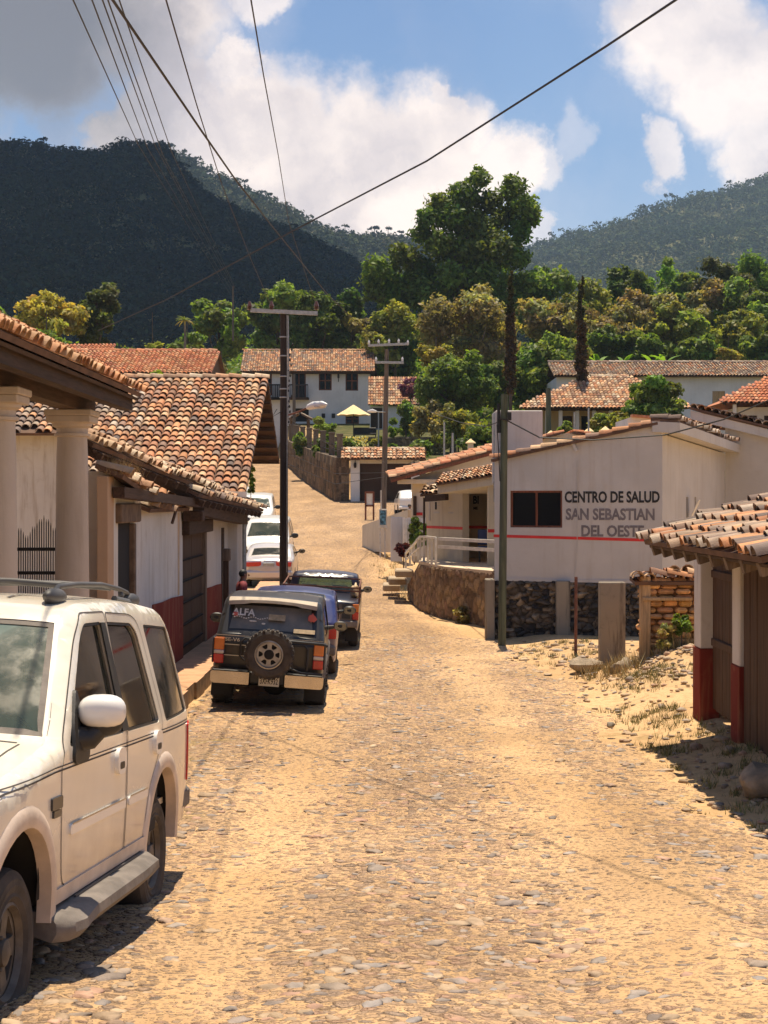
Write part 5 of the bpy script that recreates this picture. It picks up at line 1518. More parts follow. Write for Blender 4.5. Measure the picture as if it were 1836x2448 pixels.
# ---------------------------------------------------------------- houses up the hill
def boxhouse_part(r, x0, x1, y, z0, z1, depth, mt, holes=(), th=.4, name='wall'):
	m = MB(); m.slab([(x0, z0), (x1, z0), (x1, z1), (x0, z1)], (0, y, 0), (1, 0, 0), (0, 0, 1), th, holes=[rect(*h) for h in holes])
	m.build(name, MAT[mt], r, root=r)
	m = MB(); m.box(x0, x0 + th, y + th + .001, y + depth, z0, z1); m.box(x1 - th, x1, y + th + .001, y + depth, z0, z1); m.box(x0 + th, x1 - th, y + depth - th, y + depth - .001, z0, z1)
	m.build(name, MAT[mt], r, root=r)
def build_garage():
	r = thing('garage_gate', 'tile roofed garage gateway with dark door and white piers where the road forks', 'gateway', (1, 101, 0))
	Y = 100.0; X = lambda px: (px - CX) / F * Y; Z = lambda py: (HY - py) / F * Y
	for a, b in ((838, 860), (983, 1003)):
		m = MB(); m.bbox(X(a), X(b), Y, Y + .6, -.6, Z(1100), .02); m.build('pier', MAT['white_house'], r, root=r)
	m = MB(); m.box(X(860), X(983), Y + .1, Y + .5, Z(1108), Z(1099)); m.build('lintel', MAT['plaster_cream'], r, root=r)
	panel(r, 'door', (0, Y), (1, 0, 0), X(861), X(982), -.4, Z(1109), MAT['wood_dark'], depth=.35, boards=14)
	for px in (849, 990):
		m = MB(); q = U(px, 1112, Y - .12); m.blob(q, .10, .10, .2, 3, .1, n=6); m.bar(q + Vector((0, 0, .2)), q + Vector((0, .15, .3)), .04); m.build('lantern', MAT['iron'], r, root=r)
	m = MB(); tiles(m, (X(815), Y - .55, Z(1098)), (1, 0, 0), Vector((0, 1, .55)), 26, 4, W=.21, L=.36, seed=101, pal=PAL_PALE + PAL_WARM[:4], jit=2)
	tiles(m, (X(1020), Y + 2.0, Z(1098)), (-1, 0, 0), Vector((0, -1, .55)), 26, 4, W=.21, L=.36, seed=102, segs=4, lip=False)
	ridge_tiles(m, (X(815), Y + .7, Z(1073)), (X(1020), Y + .7, Z(1073)), pal=PAL_PALE)
	m.build('roof', [MAT['tile'], MAT['tile_bed']], r, root=r, smooth=True, ang=50)
	m = MB(); m.box(X(838), X(1003), Y + 1.2, Y + 1.5, -.5, 3.0); m.build('wall', MAT['adobe_dark'], r, root=r)
	# wall climbing beside the road
	r = thing('road_wall', 'brown stone wall with concrete posts climbing beside the steep road', 'wall', (-5, 118, 1))
	pts = [(-2.25, 100.05), (-3.1, 100.0), (-5.0, 112), (-6.9, 126), (-8.6, 140), (-9.4, 150)]
	hs = [2.75, 2.85, 2.75, 2.6, 2.4, 2.2]
	for k in range(len(pts) - 1):
		(xa, ya), (xb, yb) = pts[k], pts[k + 1]
		# street side faces left/towards us: walk from far to near
		a = Vector((xb, yb, 0)); b = Vector((xa, ya, 0)); d = b - a
		za = float(Pz(yb)) - .5; zb = float(Pz(ya)) - .5
		m = MB()
		stone_face(m, (a.x, a.y, 0), d, d.length, 1, step=.16, cell=1.6, amp=.08, seed=110 + k, top=[(0, 1), (d.length, 1)], back=.45,
                   pal=[(.17, .11, .065), (.22, .15, .085), (.13, .09, .055), (.10, .075, .05), (.25, .165, .09)], ysc=4.2)
		L_ = d.length; ux = d.normalized()
		for i, p in enumerate(m.v):
			s = max(0, min(1, (Vector((p[0], p[1], 0)) - a).dot(ux) / L_))
			t = p[2]; base = za + (zb - za) * s; h = hs[k + 1] + (hs[k] - hs[k + 1]) * s
			m.v[i] = (p[0], p[1], base + max(0, min(t, 1.1)) * (h + .5))
		m.build('stone_wall', MAT['lava'], r, root=r)
	def at(y): 
		k = [p[1] for p in pts[1:]]; return np.interp(y, k, [p[0] for p in pts[1:]]), np.interp(y, k, hs[1:])
	for y in (100.8, 105, 110, 115, 120.5, 127, 134, 141, 148):
		x, h = at(y); x = float(x) + .35; h = float(h); zb = float(Pz(y)); m = MB()
		m.bbox(x - .19, x + .19, y - .19, y + .19, zb + h - .3, zb + h + 1.4, .02); m.bbox(x - .23, x + .23, y - .23, y + .23, zb + h + 1.4, zb + h + 1.55, .02)
		m.build('post', MAT['post_dark'], r, root=r)
	m = MB()
	for y0, y1 in ((100.8, 105), (105, 110), (110, 115), (115, 120.5), (120.5, 127), (127, 134), (134, 141)):
		for f in (.35, .75):
			xa, ha = at(y0); xb, hb = at(y1)
			m.bar((xa + .35, y0, float(Pz(y0)) + ha + f), (xb + .35, y1, float(Pz(y1)) + hb + f), .05)
	m.build('rail', MAT['iron'], r, root=r)
build_garage()
def build_white_two_storey():
	Y = 158.0; X = lambda px: (px - CX) / F * Y; Z = lambda py: (HY - py) / F * Y
	r = thing('two_storey_house', 'white two storey house with dark windows, balcony and long tiled roof above the road', 'house', (X(730), 162, Z(1045)))
	wins = [(762, 793, 886, 933), (826, 856, 886, 934), (826, 858, 989, 1013), (698, 731, 888, 953), (617, 650, 890, 945)]
	dark = [(700, 738, 976, 1008), (738, 820, 1060, 1061)]
	holes = [(X(a), X(b), Z(d), Z(c)) for a, b, c, d in wins] + [(X(a), X(b), Z(d), Z(c)) for a, b, c, d in dark[:1]]
	boxhouse_part(r, X(578), X(884), Y, Z(1085), Z(884), 9, 'white_house', holes)
	for i, (a, b, c, d) in enumerate(wins):
		window(r, (0, Y), (1, 0, 0), X(a), X(b), Z(d), Z(c), fr='wood_red' if i != 9 else 'wood_dark', bars=(2, 2), depth=.2, fw=.12)
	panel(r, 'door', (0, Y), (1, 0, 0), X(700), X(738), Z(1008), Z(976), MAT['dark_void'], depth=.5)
	m = MB(); tiles(m, (X(576), Y - .8, Z(890)), (1, 0, 0), Vector((-.02, 1, .52)), int((X(900) - X(576)) / .24), 13, W=.24, L=.42, seed=121, segs=4, pal=PAL_WARM + PAL_GREY[:3])
	tiles(m, (X(900), Y + 10, Z(890)), (-1, 0, 0), Vector((0, -1, .52)), int((X(900) - X(576)) / .24), 13, W=.24, L=.42, seed=122, segs=3, lip=False)
	ridge_tiles(m, (X(570), Y + 4.3, Z(889) + 2.6), (X(902), Y + 4.3, Z(889) + 2.6), W=.3, L=.5)
	m.build('roof', [MAT['tile'], MAT['tile_bed']], r, root=r, smooth=True, ang=50)
	m = MB(); m.box(X(580), X(895), Y - .6, Y - .4, Z(895), Z(889)); m.build('eave_board', MAT['wood_dark'], r, root=r)
	m = MB(); m.slab([(0, Z(890)), (8.6, Z(890)), (4.4, Z(890) + 2.3)], (X(578), Y + 9, 0), (0, -1, 0), (0, 0, 1), .3); m.build('gable', MAT['white_house'], r, root=r)
	# balcony
	b = MB(); b.bbox(X(650), X(739), Y - 1.0, Y - .02, Z(956), Z(951), .03)
	bal = b.build('balcony', MAT['wood_dark'], r, root=r)
	m = MB(); m.box(X(652), X(737), Y - .98, Y - .92, Z(923), Z(920))
	for k in range(22): xx = X(652) + k * (X(737) - X(652)) / 21; m.box(xx - .03, xx + .03, Y - .97, Y - .93, Z(952), Z(921))
	m.build('balustrade', MAT['iron'], bal, root=r)
	m = MB(); m.bbox(X(612), X(672), Y - 1.0, Y - .02, Z(956), Z(951), .03); bal = m.build('balcony', MAT['wood_dark'], r, root=r)
	m = MB(); m.box(X(614), X(670), Y - .98, Y - .92, Z(923), Z(920))
	for k in range(14): xx = X(614) + k * (X(670) - X(614)) / 13; m.box(xx - .03, xx + .03, Y - .97, Y - .93, Z(952), Z(921))
	m.build('balustrade', MAT['iron'], bal, root=r)
	for px in (773, 797):
		m = MB(); q = U(px, 993, Y - .12); m.bbox(q.x - .18, q.x + .18, Y - .1, Y - .005, q.z - .25, q.z + .2, .03); m.build('wall_ornament', MAT['iron'], r, root=r)
	m = MB(); q = U(809, 892, Y - .4); m.bar(q, q - Vector((0, 0, .5)), .2); m.bar(q - Vector((0, 0, .5)), q - Vector((0, 0, .9)), .08); m.build('lantern', MAT['iron'], r, root=r)
	# --- low wing with the tiled lean-to
	Y2 = 150.0; X2 = lambda px: (px - CX) / F * Y2; Z2 = lambda py: (HY - py) / F * Y2
	r = thing('lean_to_wing', 'low wing with steep orange tiled roof right of the white two storey house', 'house', (X2(940), 152, Z2(1045)))
	m = MB(); tiles(m, (X2(880), Y2, Z2(968)), (1, 0, 0), Vector((0, 1, .95)), int((X2(1010) - X2(880)) / .24), 10, W=.24, L=.42, seed=123, segs=4, pal=PAL_WARM + PAL_PALE[:2])
	m.build('roof', [MAT['tile'], MAT['tile_bed']], r, root=r, smooth=True, ang=50)
	boxhouse_part(r, X2(884), X2(1005), Y2 + .6, Z2(1060), Z2(970), 6, 'white_house', [(X2(886), X2(914), Z2(1024), Z2(974))])
	panel(r, 'door', (0, Y2 + .6), (1, 0, 0), X2(886), X2(914), Z2(1024), Z2(974), MAT['wood_dark'], depth=.3)
	# --- terrace garden wall, umbrella and bench
	Y3 = 128.0; X3 = lambda px: (px - CX) / F * Y3; Z3 = lambda py: (HY - py) / F * Y3
	m = MB(); stone_face(m, (X3(790), Y3 - 1, Z3(1100)), (1, 0, 0), X3(1030) - X3(790), Z3(1046) - Z3(1100), step=.12, cell=2.0, amp=.07, seed=130, back=.4,
                         pal=[(.20, .15, .10), (.13, .11, .08), (.28, .21, .14)])
	tag(m.build('garden_wall', MAT['lava'], origin=(X3(910), Y3 - 1, Z3(1100))), 'dark stone garden wall below the parasol terrace', 'wall')
	t = thing('parasol', 'pale yellow canvas parasol open on the garden terrace', 'parasol', (X3(844), Y3, Z3(1052)))
	m = MB(); cx = X3(845); top = Z3(967); ed = Z3(992); n = 8; R1 = (X3(886) - X3(804)) / 2
	tip = m.vert((cx, Y3, top)); ring = []; mid = []
	for k in range(32):
		a = 2 * math.pi * k / 32; s = 1 - .05 * abs(math.sin(4 * a)); mid.append(m.vert((cx + math.cos(a) * R1 * .5 * s, Y3 + math.sin(a) * R1 * .5 * s, top - (top - ed) * .52)))
		ring.append(m.vert((cx + math.cos(a) * R1 * s, Y3 + math.sin(a) * R1 * s, ed - .06 * (1 - abs(math.cos(4 * a))))))
	for k in range(32):
		m.face((tip, mid[k], mid[(k + 1) % 32])); m.face((mid[k], ring[k], ring[(k + 1) % 32], mid[(k + 1) % 32]))
	m.build('canopy', MAT['canvas'], t, root=t)
	m = MB(); m.tube([(cx, Y3, Z3(1060)), (cx, Y3, top)], .035, 6); m.build('pole', MAT['iron'], t, root=t)
	t = thing('bench', 'dark bench with rounded back beside the parasol', 'bench', (X3(880), Y3 - .3, Z3(1048)))
	m = MB(); m.bbox(X3(846), X3(900), Y3 - .5, Y3, Z3(1040), Z3(1036), .02); m.build('seat', MAT['iron'], t, root=t)
	m = MB(); m.bbox(X3(846), X3(900), Y3 + .0, Y3 + .12, Z3(1037), Z3(1022), .05); m.build('backrest', MAT['iron'], t, root=t)
	for px in (848, 898):
		m = MB(); m.box(X3(px) - .04, X3(px) + .04, Y3 - .45, Y3 + .05, Z3(1052), Z3(1040)); m.build('leg', MAT['iron'], t, root=t)
	# small tiled gatehouse near the top of the road
	Y4 = 146.0; X4 = lambda px: (px - CX) / F * Y4; Z4 = lambda py: (HY - py) / F * Y4
	r = thing('gate_shelter', 'small dark tiled shelter roof on posts behind the street lamp', 'shelter', (X4(716), Y4, Z4(1080)))
	m = MB(); tiles(m, (X4(690), Y4 - 1, Z4(1003)), Vector((0, 1, 0)), Vector((1, 0, .55)), 9, 3, W=.24, L=.36, seed=140, pal=PAL_GREY)
	tiles(m, (X4(745), Y4 + 1.2, Z4(1003)), Vector((0, -1, 0)), Vector((-1, 0, .55)), 9, 3, W=.24, L=.36, seed=141, pal=PAL_GREY)
	m.build('roof', [MAT['tile'], MAT['tile_bed']], r, root=r, smooth=True, ang=50)
	for px in (697, 737):
		m = MB(); m.bbox(X4(px) - .15, X4(px) + .15, Y4 - .15, Y4 + .15, Z4(1090), Z4(1003), .02); m.build('post', MAT['adobe_dark'], r, root=r)
build_white_two_storey()
def build_far_right():
	# --- long two-level house behind (upper)
	Y = 122.0; X = lambda px: (px - CX) / F * Y; Z = lambda py: (HY - py) / F * Y
	r = thing('upper_house', 'long pale house with brown tiled roof and one wooden shutter below the forest', 'house', (X(1600), 126, Z(1050)))
	boxhouse_part(r, X(1330), X(1880), Y, Z(1090), Z(902), 8, 'white_house', [(X(1703), X(1733), Z(967), Z(935))])
	window(r, (0, Y), (1, 0, 0), X(1703), X(1733), Z(967), Z(935), fr='wood_post_tan', bars=(1, 1), depth=.05, fw=.1)
	panel(r, 'shutter', (0, Y), (1, 0, 0), X(1705), X(1731), Z(966), Z(936), MAT['wood_post_tan'], depth=.02, boards=4)
	m = MB(); tiles(m, (X(1322), Y - .7, Z(901)), (1, 0, 0), Vector((0, 1, .30)), int((X(1890) - X(1322)) / .25), 12, W=.25, L=.42, seed=151, segs=4, pal=PAL_GREY + PAL_WARM[2:5] + [(.40, .27, .17)])
	tiles(m, (X(1890), Y + 8.9, Z(901)), (-1, 0, 0), Vector((0, -1, .30)), int((X(1890) - X(1322)) / .25), 12, W=.25, L=.42, seed=152, segs=3, lip=False)
	ridge_tiles(m, (X(1322), Y + 4.1, Z(901) + 1.5), (X(1880), Y + 4.1, Z(901) + 1.5), W=.3, L=.5, pal=PAL_GREY)
	m.build('roof', [MAT['tile'], MAT['tile_bed']], r, root=r, smooth=True, ang=50)
	# --- lower pillared house
	Y = 100.0; X = lambda px: (px - CX) / F * Y; Z = lambda py: (HY - py) / F * Y
	r = thing('veranda_house', 'low house with broad pale orange tiled roof and shaded veranda behind the health centre', 'house', (X(1440), 104, Z(1060)))
	m = MB()
	nuu = int((X(1650) - X(1240)) / .24); Lr = 14
	def keep(cu, cv): 
		x = cu; w = X(1650) - X(1240)
		return x > cv * .9 - .2 and x < w - cv * .55 + .2
	sl = Vector((0, 1, .46)).normalized()
	tiles(m, (X(1240), Y - .6, Z(978)), (1, 0, 0), sl, nuu, Lr, W=.24, L=.42, seed=161, segs=4, pal=PAL_PALE + PAL_WARM, keep=keep)
	a = Vector((X(1240), Y - .6, Z(978))); w = X(1650) - X(1240); T = Lr * .42
	q = [a, a + Vector((w, 0, 0)), a + Vector((w - T * .55, 0, 0)) + sl * T, a + Vector((T * .9, 0, 0)) + sl * T]
	back = [Vector((q[3].x, q[3].y + 5, q[0].z)), Vector((q[2].x, q[2].y + 5, q[0].z))]
	m.poly([p + Vector((0, 0, .01)) for p in q], 1, (1, 1, 1)); m.poly([q[3], q[2], back[1], back[0]], 1, (1, 1, 1))
	m.poly([q[0], q[3], back[0]], 0, (.4, .25, .15)); m.poly([q[1], back[1], q[2]], 0, (.5, .3, .17))
	ridge_tiles(m, q[3], q[2], W=.3, L=.5, pal=PAL_PALE)
	m.build('roof', [MAT['tile'], MAT['tile_bed']], r, root=r, smooth=True, ang=50)
	boxhouse_part(r, X(1300), X(1612), Y + 2.2, Z(1080), Z(975), 5, 'plaster_yellow', [(X(1345), X(1378), Z(1052), Z(990)), (X(1400), X(1420), Z(1030), Z(990))])
	panel(r, 'door', (0, Y + 2.2), (1, 0, 0), X(1345), X(1378), Z(1052), Z(990), MAT['wood_dark'], depth=.2)
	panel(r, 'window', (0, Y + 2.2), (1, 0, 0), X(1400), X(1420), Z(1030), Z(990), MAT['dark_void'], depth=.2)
	for px in (1308, 1340, 1380, 1420, 1460, 1500, 1545, 1590, 1622):
		m = MB(); m.bbox(X(px) - .12, X(px) + .12, Y - .1, Y + .14, Z(1080), Z(979), .02); m.build('pillar', MAT['plaster_clean'], r, root=r)
	m = MB(); m.box(X(1300), X(1630), Y - .1, Y + .1, Z(982), Z(978)); m.build('beam', MAT['wood_dark'], r, root=r)
	# terrace posts with pale caps in front
	for px, py in ((1317, 1040), (1408, 1033), (1447, 1030), (1125, 1060), (1508, 1045)):
		Y2 = 88; x = (px - CX) / F * Y2; zt = (HY - py) / F * Y2; m = MB(); m.bbox(x - .16, x + .16, Y2 - .16, Y2 + .16, zt - 1.9, zt, .02)
		t = thing('terrace_post', {1317: 'stone post with pale cap left of the veranda door', 1408: 'stone post with pale cap in front of the veranda, left one of a close pair', 1447: 'stone post with pale cap in front of the veranda, right one of a close pair', 1125: 'lone stone post with white lamp cap in the shade of the round tree', 1508: 'stone post with pale cap beneath the leafy tree by the veranda'}[px], 'post', (x, Y2, zt - 1.9), group='capped terrace posts')
		m.build('shaft', MAT['plaster_cream'], t, root=t)
		m = MB(); m.lathe([(.30, zt), (.28, zt + .05), (.02, zt + .26)], (x, Y2, 0), n=10); m.build('cap', MAT['canvas'], t, root=t)
	# --- balcony house at the right edge
	Y = 84.0; X = lambda px: (px - CX) / F * Y; Z = lambda py: (HY - py) / F * Y
	r = thing('balcony_house', 'house with red hipped tile roof and wooden balcony at the right edge', 'house', (X(1780), 87, Z(1060)))
	m = MB(); sl = Vector((0, 1, .5)).normalized()
	def keep2(cu, cv): return cu > cv * 1.05 - .25
	tiles(m, (X(1708), Y - 1.4, Z(968)), (1, 0, 0), sl, 40, 10, W=.22, L=.36, seed=171, segs=4, pal=PAL_RED, keep=keep2)
	a = Vector((X(1708), Y - 1.4, Z(968))); w = 40 * .22; T = 3.6
	m.poly([a, a + Vector((w, 0, 0)), a + Vector((w, 0, 0)) + sl * T, a + Vector((T * 1.05, 0, 0)) + sl * T], 1, (1, 1, 1))
	pk = a + Vector((T * 1.05, 0, 0)) + sl * T
	m.poly([a, pk, Vector((a.x, pk.y + 2.5, a.z))], 0, (.5, .2, .1)); m.poly([pk, pk + Vector((w, 0, 0)), Vector((a.x + w, pk.y + 3, a.z)), Vector((a.x, pk.y + 3, a.z))], 0, (.5, .2, .1))
	m.build('roof', [MAT['tile'], MAT['tile_bed']], r, root=r, smooth=True, ang=50)
	boxhouse_part(r, X(1770), X(1990), Y + .5, Z(1120), Z(972), 5, 'white_house', [(X(1787), X(1816), Z(1040), Z(992)), (X(1832), X(1870), Z(1040), Z(992))])
	for s0, s1 in ((1787, 1816), (1832, 1870)): panel(r, 'door', (0, Y + .5), (1, 0, 0), X(s0), X(s1), Z(1040), Z(992), MAT['wood_dark'], depth=.2)
	m = MB(); m.bbox(X(1741), X(1749), Y - 1.2, Y - 1.0, Z(1060), Z(970), .01); m.build('pillar', MAT['plaster_clean'], r, root=r)
	m = MB(); m.box(X(1742), X(1990), Y - 1.25, Y + .5, Z(1052), Z(1042)); m.build('balcony', MAT['plaster_cream'], r, root=r)
	m = MB(); m.box(X(1748), X(1990), Y - 1.15, Y - 1.08, Z(1024), Z(1021))
	for k in range(40): xx = X(1750) + k * .14; m.box(xx - .025, xx + .025, Y - 1.14, Y - 1.09, Z(1042), Z(1022))
	m.build('balustrade', MAT['wood_dark'], r, root=r)
	m = MB()
	for k in range(8): m.bar((X(1722) + k * .7, Y - 1.3, Z(971)), (X(1722) + k * .7, Y + .4, Z(971) + .4), .09)
	m.build('rafter', MAT['wood_dark'], r, root=r)
	# --- small gable between
	Y = 58.0; X = lambda px: (px - CX) / F * Y; Z = lambda py: (HY - py) / F * Y
	r = thing('gabled_annexe', 'little white gable with thin red tile edging behind the health centre roof', 'house', (X(1580), 60, Z(1100)))
	m = MB(); m.slab([(X(1500), -2.5), (X(1720), -2.5), (X(1720), Z(1012)), (X(1600), Z(1003)), (X(1512), Z(996)), (X(1500), Z(1000))], (0, Y, 0), (1, 0, 0), (0, 0, 1), 3)
	m.build('wall', MAT['white_house'], r, root=r)
	m = MB(); m.bar((X(1508), Y - .1, Z(994)), (X(1600), Y - .1, Z(1002)), .5, .09); m.bar((X(1600), Y - .1, Z(999)), (X(1705), Y - .1, Z(1010)), .5, .09)
	m.build('tile_edge', mat('tile_edge', (.46, .19, .10), .85, .4, 9, .6), r, root=r)
	m = MB(); tiles(m, (X(1560), Y - 2.5, Z(1022)), Vector((1, 0, -.08)), Vector((0, 1, .2)), 14, 4, W=.2, L=.36, seed=181, pal=PAL_WARM, jit=3); m.build('roof', [MAT['tile'], MAT['tile_bed']], r, root=r, smooth=True, ang=50)
	Y = 62.0; X = lambda px: (px - CX) / F * Y; Z = lambda py: (HY - py) / F * Y
	r = thing('low_gable', 'low red tiled gable top just right of the white tank box', 'house', (X(1350), 64, Z(1120)))
	m = MB(); m.slab([(X(1290), -2), (X(1425), -2), (X(1425), Z(1048)), (X(1355), Z(1035)), (X(1290), Z(1052))], (0, Y, 0), (1, 0, 0), (0, 0, 1), 4); m.build('wall', MAT['plaster_cream'], r, root=r)
	m = MB(); pk = (X(1355), Y - .3, Z(1030))
	for sgn, e in ((1, 1288), (-1, 1428)):
		uu = Vector(pk) - Vector((X(e), Y - .3, Z(1050 if e == 1288 else 1046)))
		if sgn > 0: tiles(m, (X(e), Y + 3.7, Z(1050)), (0, -1, 0), uu.normalized(), 20, int(uu.length / .33), seed=182, pal=PAL_RED, W=.2)
		else: tiles(m, (X(e), Y - .3, Z(1046)), (0, 1, 0), uu.normalized(), 20, int(uu.length / .33), seed=183, pal=PAL_RED, W=.2)
	m.build('roof', [MAT['tile'], MAT['tile_bed']], r, root=r, smooth=True, ang=50)
build_far_right()
# ---------------------------------------------------------------- vehicles
class Car:
	"""local axes: x across, y forward (0 = rear bumper), z up from the ground"""
	def __init__(c, name, label, loc, yaw, pitch, roll, spine, Wm, belt, tumble, r=.10, nose=.12, tail=.06, crown=.05, cat='car', group=None, ends=.5, bulge=.03):
		c.root = thing(name, label, cat, loc, (pitch, roll, yaw), group)
		c.L = max(p[0] for p in spine); c.Wm = Wm; c.belt = belt; c.tumble = tumble; c.r = r; c.crown = crown; c.bulge = bulge
		c.nose = nose; c.tail = tail; c.ends = ends; c.lift = 0; c.inwheel = False
		c.ctrl = spine; pts = []; marks = []
		K = len(spine)
		for i, p in enumerate(spine):
			P = Vector(p[:2]); rr = p[2] if len(p) > 2 else .06
			if i in (0, K - 1): pts.append(P); marks.append(len(pts) - 1); continue
			A = Vector(spine[i - 1][:2]); B = Vector(spine[i + 1][:2])
			a = P + (A - P).normalized() * min(rr, (A - P).length * .45); b = P + (B - P).normalized() * min(rr, (B - P).length * .45)
			for j in range(7):
				t = j / 6; pts.append(a * (1 - t) ** 2 + P * 2 * t * (1 - t) + b * t * t)
				if j == 3: marks.append(len(pts) - 1)
		q = [pts[0]]; mk = {0: 0}
		for k in range(1, len(pts)):
			d = (pts[k] - pts[k - 1]).length; n = max(1, int(d / .12))
			for j in range(1, n + 1): q.append(pts[k - 1].lerp(pts[k], j / n))
			mk[k] = len(q) - 1
		c.sp = q; c.mark = [mk[k] for k in marks]
		c.arc = [0]
		for k in range(1, len(q)): c.arc.append(c.arc[-1] + (q[k] - q[k - 1]).length)
		c.spa = np.array([(p.x, p.y) for p in q])
	def W0(c, s, z):
		w = c.Wm
		t = abs(s - c.L / 2) / (c.L / 2)
		e = c.nose if s > c.L / 2 else c.tail
		if t > c.ends: w -= e * ((t - c.ends) / (1 - c.ends)) ** 2.4
		if z > c.belt: w -= (z - c.belt) * c.tumble
		else: w -= c.bulge * ((c.belt - .25 - z) / .6) ** 2 if z < c.belt - .25 else 0
		return w
	def dist(c, s, z):
		P = np.array((s, z)); A = c.spa[:-1]; B = c.spa[1:]; AB = B - A
		t = np.clip(((P - A) * AB).sum(1) / np.maximum((AB ** 2).sum(1), 1e-9), 0, 1)
		return float(np.sqrt((((A + AB * t[:, None]) - P) ** 2).sum(1)).min())
	def W(c, s, z):
		w = c.W0(s, z); d = c.dist(s, z)
		if d < c.r: w -= c.r - math.sqrt(max(0, c.r ** 2 - (c.r - d) ** 2))
		return w
	def side(c, poly, sgn, off=0, holes=(), step=.09, thick=0, m=None, mi=0):
		m = m or MB()
		ex = []
		for k in range(1, len(c.sp) - 1):
			d = (c.sp[k + 1] - c.sp[k - 1]).normalized(); n = Vector((d.y, -d.x))
			for f in (.18, .5, 1.0): ex.append(tuple(c.sp[k] + n * c.r * f))
		V, T = tri2d(poly, holes, step, ex)
		I = [m.vert((sgn * (c.W(p[0], p[1]) + off), p[0], p[1])) for p in V]
		for t in T: m.face([I[k] for k in (t if sgn < 0 else t[::-1])], mi)
		if thick:
			for lp in [poly] + list(holes):
				lp = densify(lp, step); k = len(lp)
				A = [m.vert((sgn * (c.W(p[0], p[1]) + off), p[0], p[1])) for p in lp]
				B = [m.vert((sgn * (c.W(p[0], p[1]) + off - thick), p[0], p[1])) for p in lp]
				for j in range(k): m.face((A[j], B[j], B[(j + 1) % k], A[(j + 1) % k]), mi)
		return m
	def spt(c, t):
		"""point and outward normal on the spine at index parameter t (control indices, fractional)"""
		i = int(t); f = t - i; i = min(i, len(c.mark) - 1); j = min(i + 1, len(c.mark) - 1)
		a = c.arc[c.mark[i]] + f * (c.arc[c.mark[j]] - c.arc[c.mark[i]])
		return c.sparc(a)
	def tarc(c, t):
		i = int(t); f = t - i; i = min(i, len(c.mark) - 1); j = min(i + 1, len(c.mark) - 1)
		return c.arc[c.mark[i]] + f * (c.arc[c.mark[j]] - c.arc[c.mark[i]])
	def sparc(c, a):
		k = int(np.searchsorted(c.arc, a)); k = max(1, min(len(c.arc) - 1, k))
		f = (a - c.arc[k - 1]) / max(1e-9, c.arc[k] - c.arc[k - 1]); f = min(max(f, 0), 1)
		p = c.sp[k - 1].lerp(c.sp[k], f)
		k0 = max(0, k - 2); k1 = min(len(c.sp) - 1, k + 1)
		d = (c.sp[k1] - c.sp[k0]).normalized()
		return p, Vector((-d.y, d.x))
	def top3(c, a, v, off=0):
		p, n = c.sparc(a)
		w = max(.02, c.W0(p.x, p.y) - c.r)
		k = c.crown * (1 - abs(v) ** 2.5) * (1 if n.y > .5 else 1.5)
		q = p + n * (k + off)
		return (v * w, q.x, q.y)
	def top(c, t0, t1, v0=-1, v1=1, off=0, holes=(), step=.09, poly=None, m=None, mi=0, thick=0):
		"""patch of the upper skin between spine parameters; holes/poly in (t, v)"""
		m = m or MB()
		wv = c.Wm
		if poly is None: poly = [(t0, v0), (t1, v0), (t1, v1), (t0, v1)]
		cv = lambda lp: densify([(c.tarc(p[0]), p[1] * wv) for p in lp], step)
		P = cv(poly); H = [cv(h) for h in holes]
		# keep the spine's own sample stations so corners stay crisp
		V, T = tri2d(P, H, step * 2.2, [(a, v * wv) for a in c.arc for v in (-.985, -.94, -.87, -.75, -.6, -.4, -.2, 0, .2, .4, .6, .75, .87, .94, .985)])
		I = [m.vert(c.top3(p[0], p[1] / wv, off)) for p in V]
		for t in T: m.face([I[k] for k in t], mi)
		if thick:
			for lp in [P] + H:
				k = len(lp)
				A = [m.vert(c.top3(p[0], p[1] / wv, off)) for p in lp]; B = [m.vert(c.top3(p[0], p[1] / wv, off - thick)) for p in lp]
				for j in range(k): m.face((A[j], B[j], B[(j + 1) % k], A[(j + 1) % k]), mi)
		return m
	def ribbon(c, pts, sgn, w=.012, off=.002, m=None, side=True, round_=None, step=.08):
		"""thin strip along a polyline on the side (s,z) or top (t,v)"""
		m = m or MB(); q = []
		for a, b in zip(pts, pts[1:]):
			n = max(1, int(math.hypot(b[0] - a[0], b[1] - a[1]) / step))
			for j in range(n): q.append((a[0] + (b[0] - a[0]) * j / n, a[1] + (b[1] - a[1]) * j / n))
		q.append(pts[-1])
		if round_:
			P = [Vector((sgn * (c.W(s, z) + off), s, z)) if side else Vector(c.top3(c.tarc(s), z, off)) for s, z in q]
			m.tube(P, round_, 8); return m
		prev = None
		for k, (s, z) in enumerate(q):
			a = q[max(0, k - 1)]; b = q[min(len(q) - 1, k + 1)]
			d = Vector((b[0] - a[0], b[1] - a[1])).normalized(); n = Vector((-d.y, d.x)) * w / 2
			if side: r2 = [m.vert((sgn * (c.W(s + e * n.x, z + e * n.y) + off), s + e * n.x, z + e * n.y)) for e in (-1, 1)]
			else:
				A = c.tarc(s); d2 = Vector((c.tarc(b[0]) - c.tarc(a[0]), (b[1] - a[1]) * c.Wm)).normalized(); n2 = Vector((-d2.y, d2.x)) * w / 2
				r2 = [m.vert(c.top3(A + e * n2.x, z + e * n2.y / c.Wm, off)) for e in (-1, 1)]
			if prev: m.face((prev[0], prev[1], r2[1], r2[0]) if sgn < 0 else (prev[0], r2[0], r2[1], prev[1]))
			prev = r2
		return m
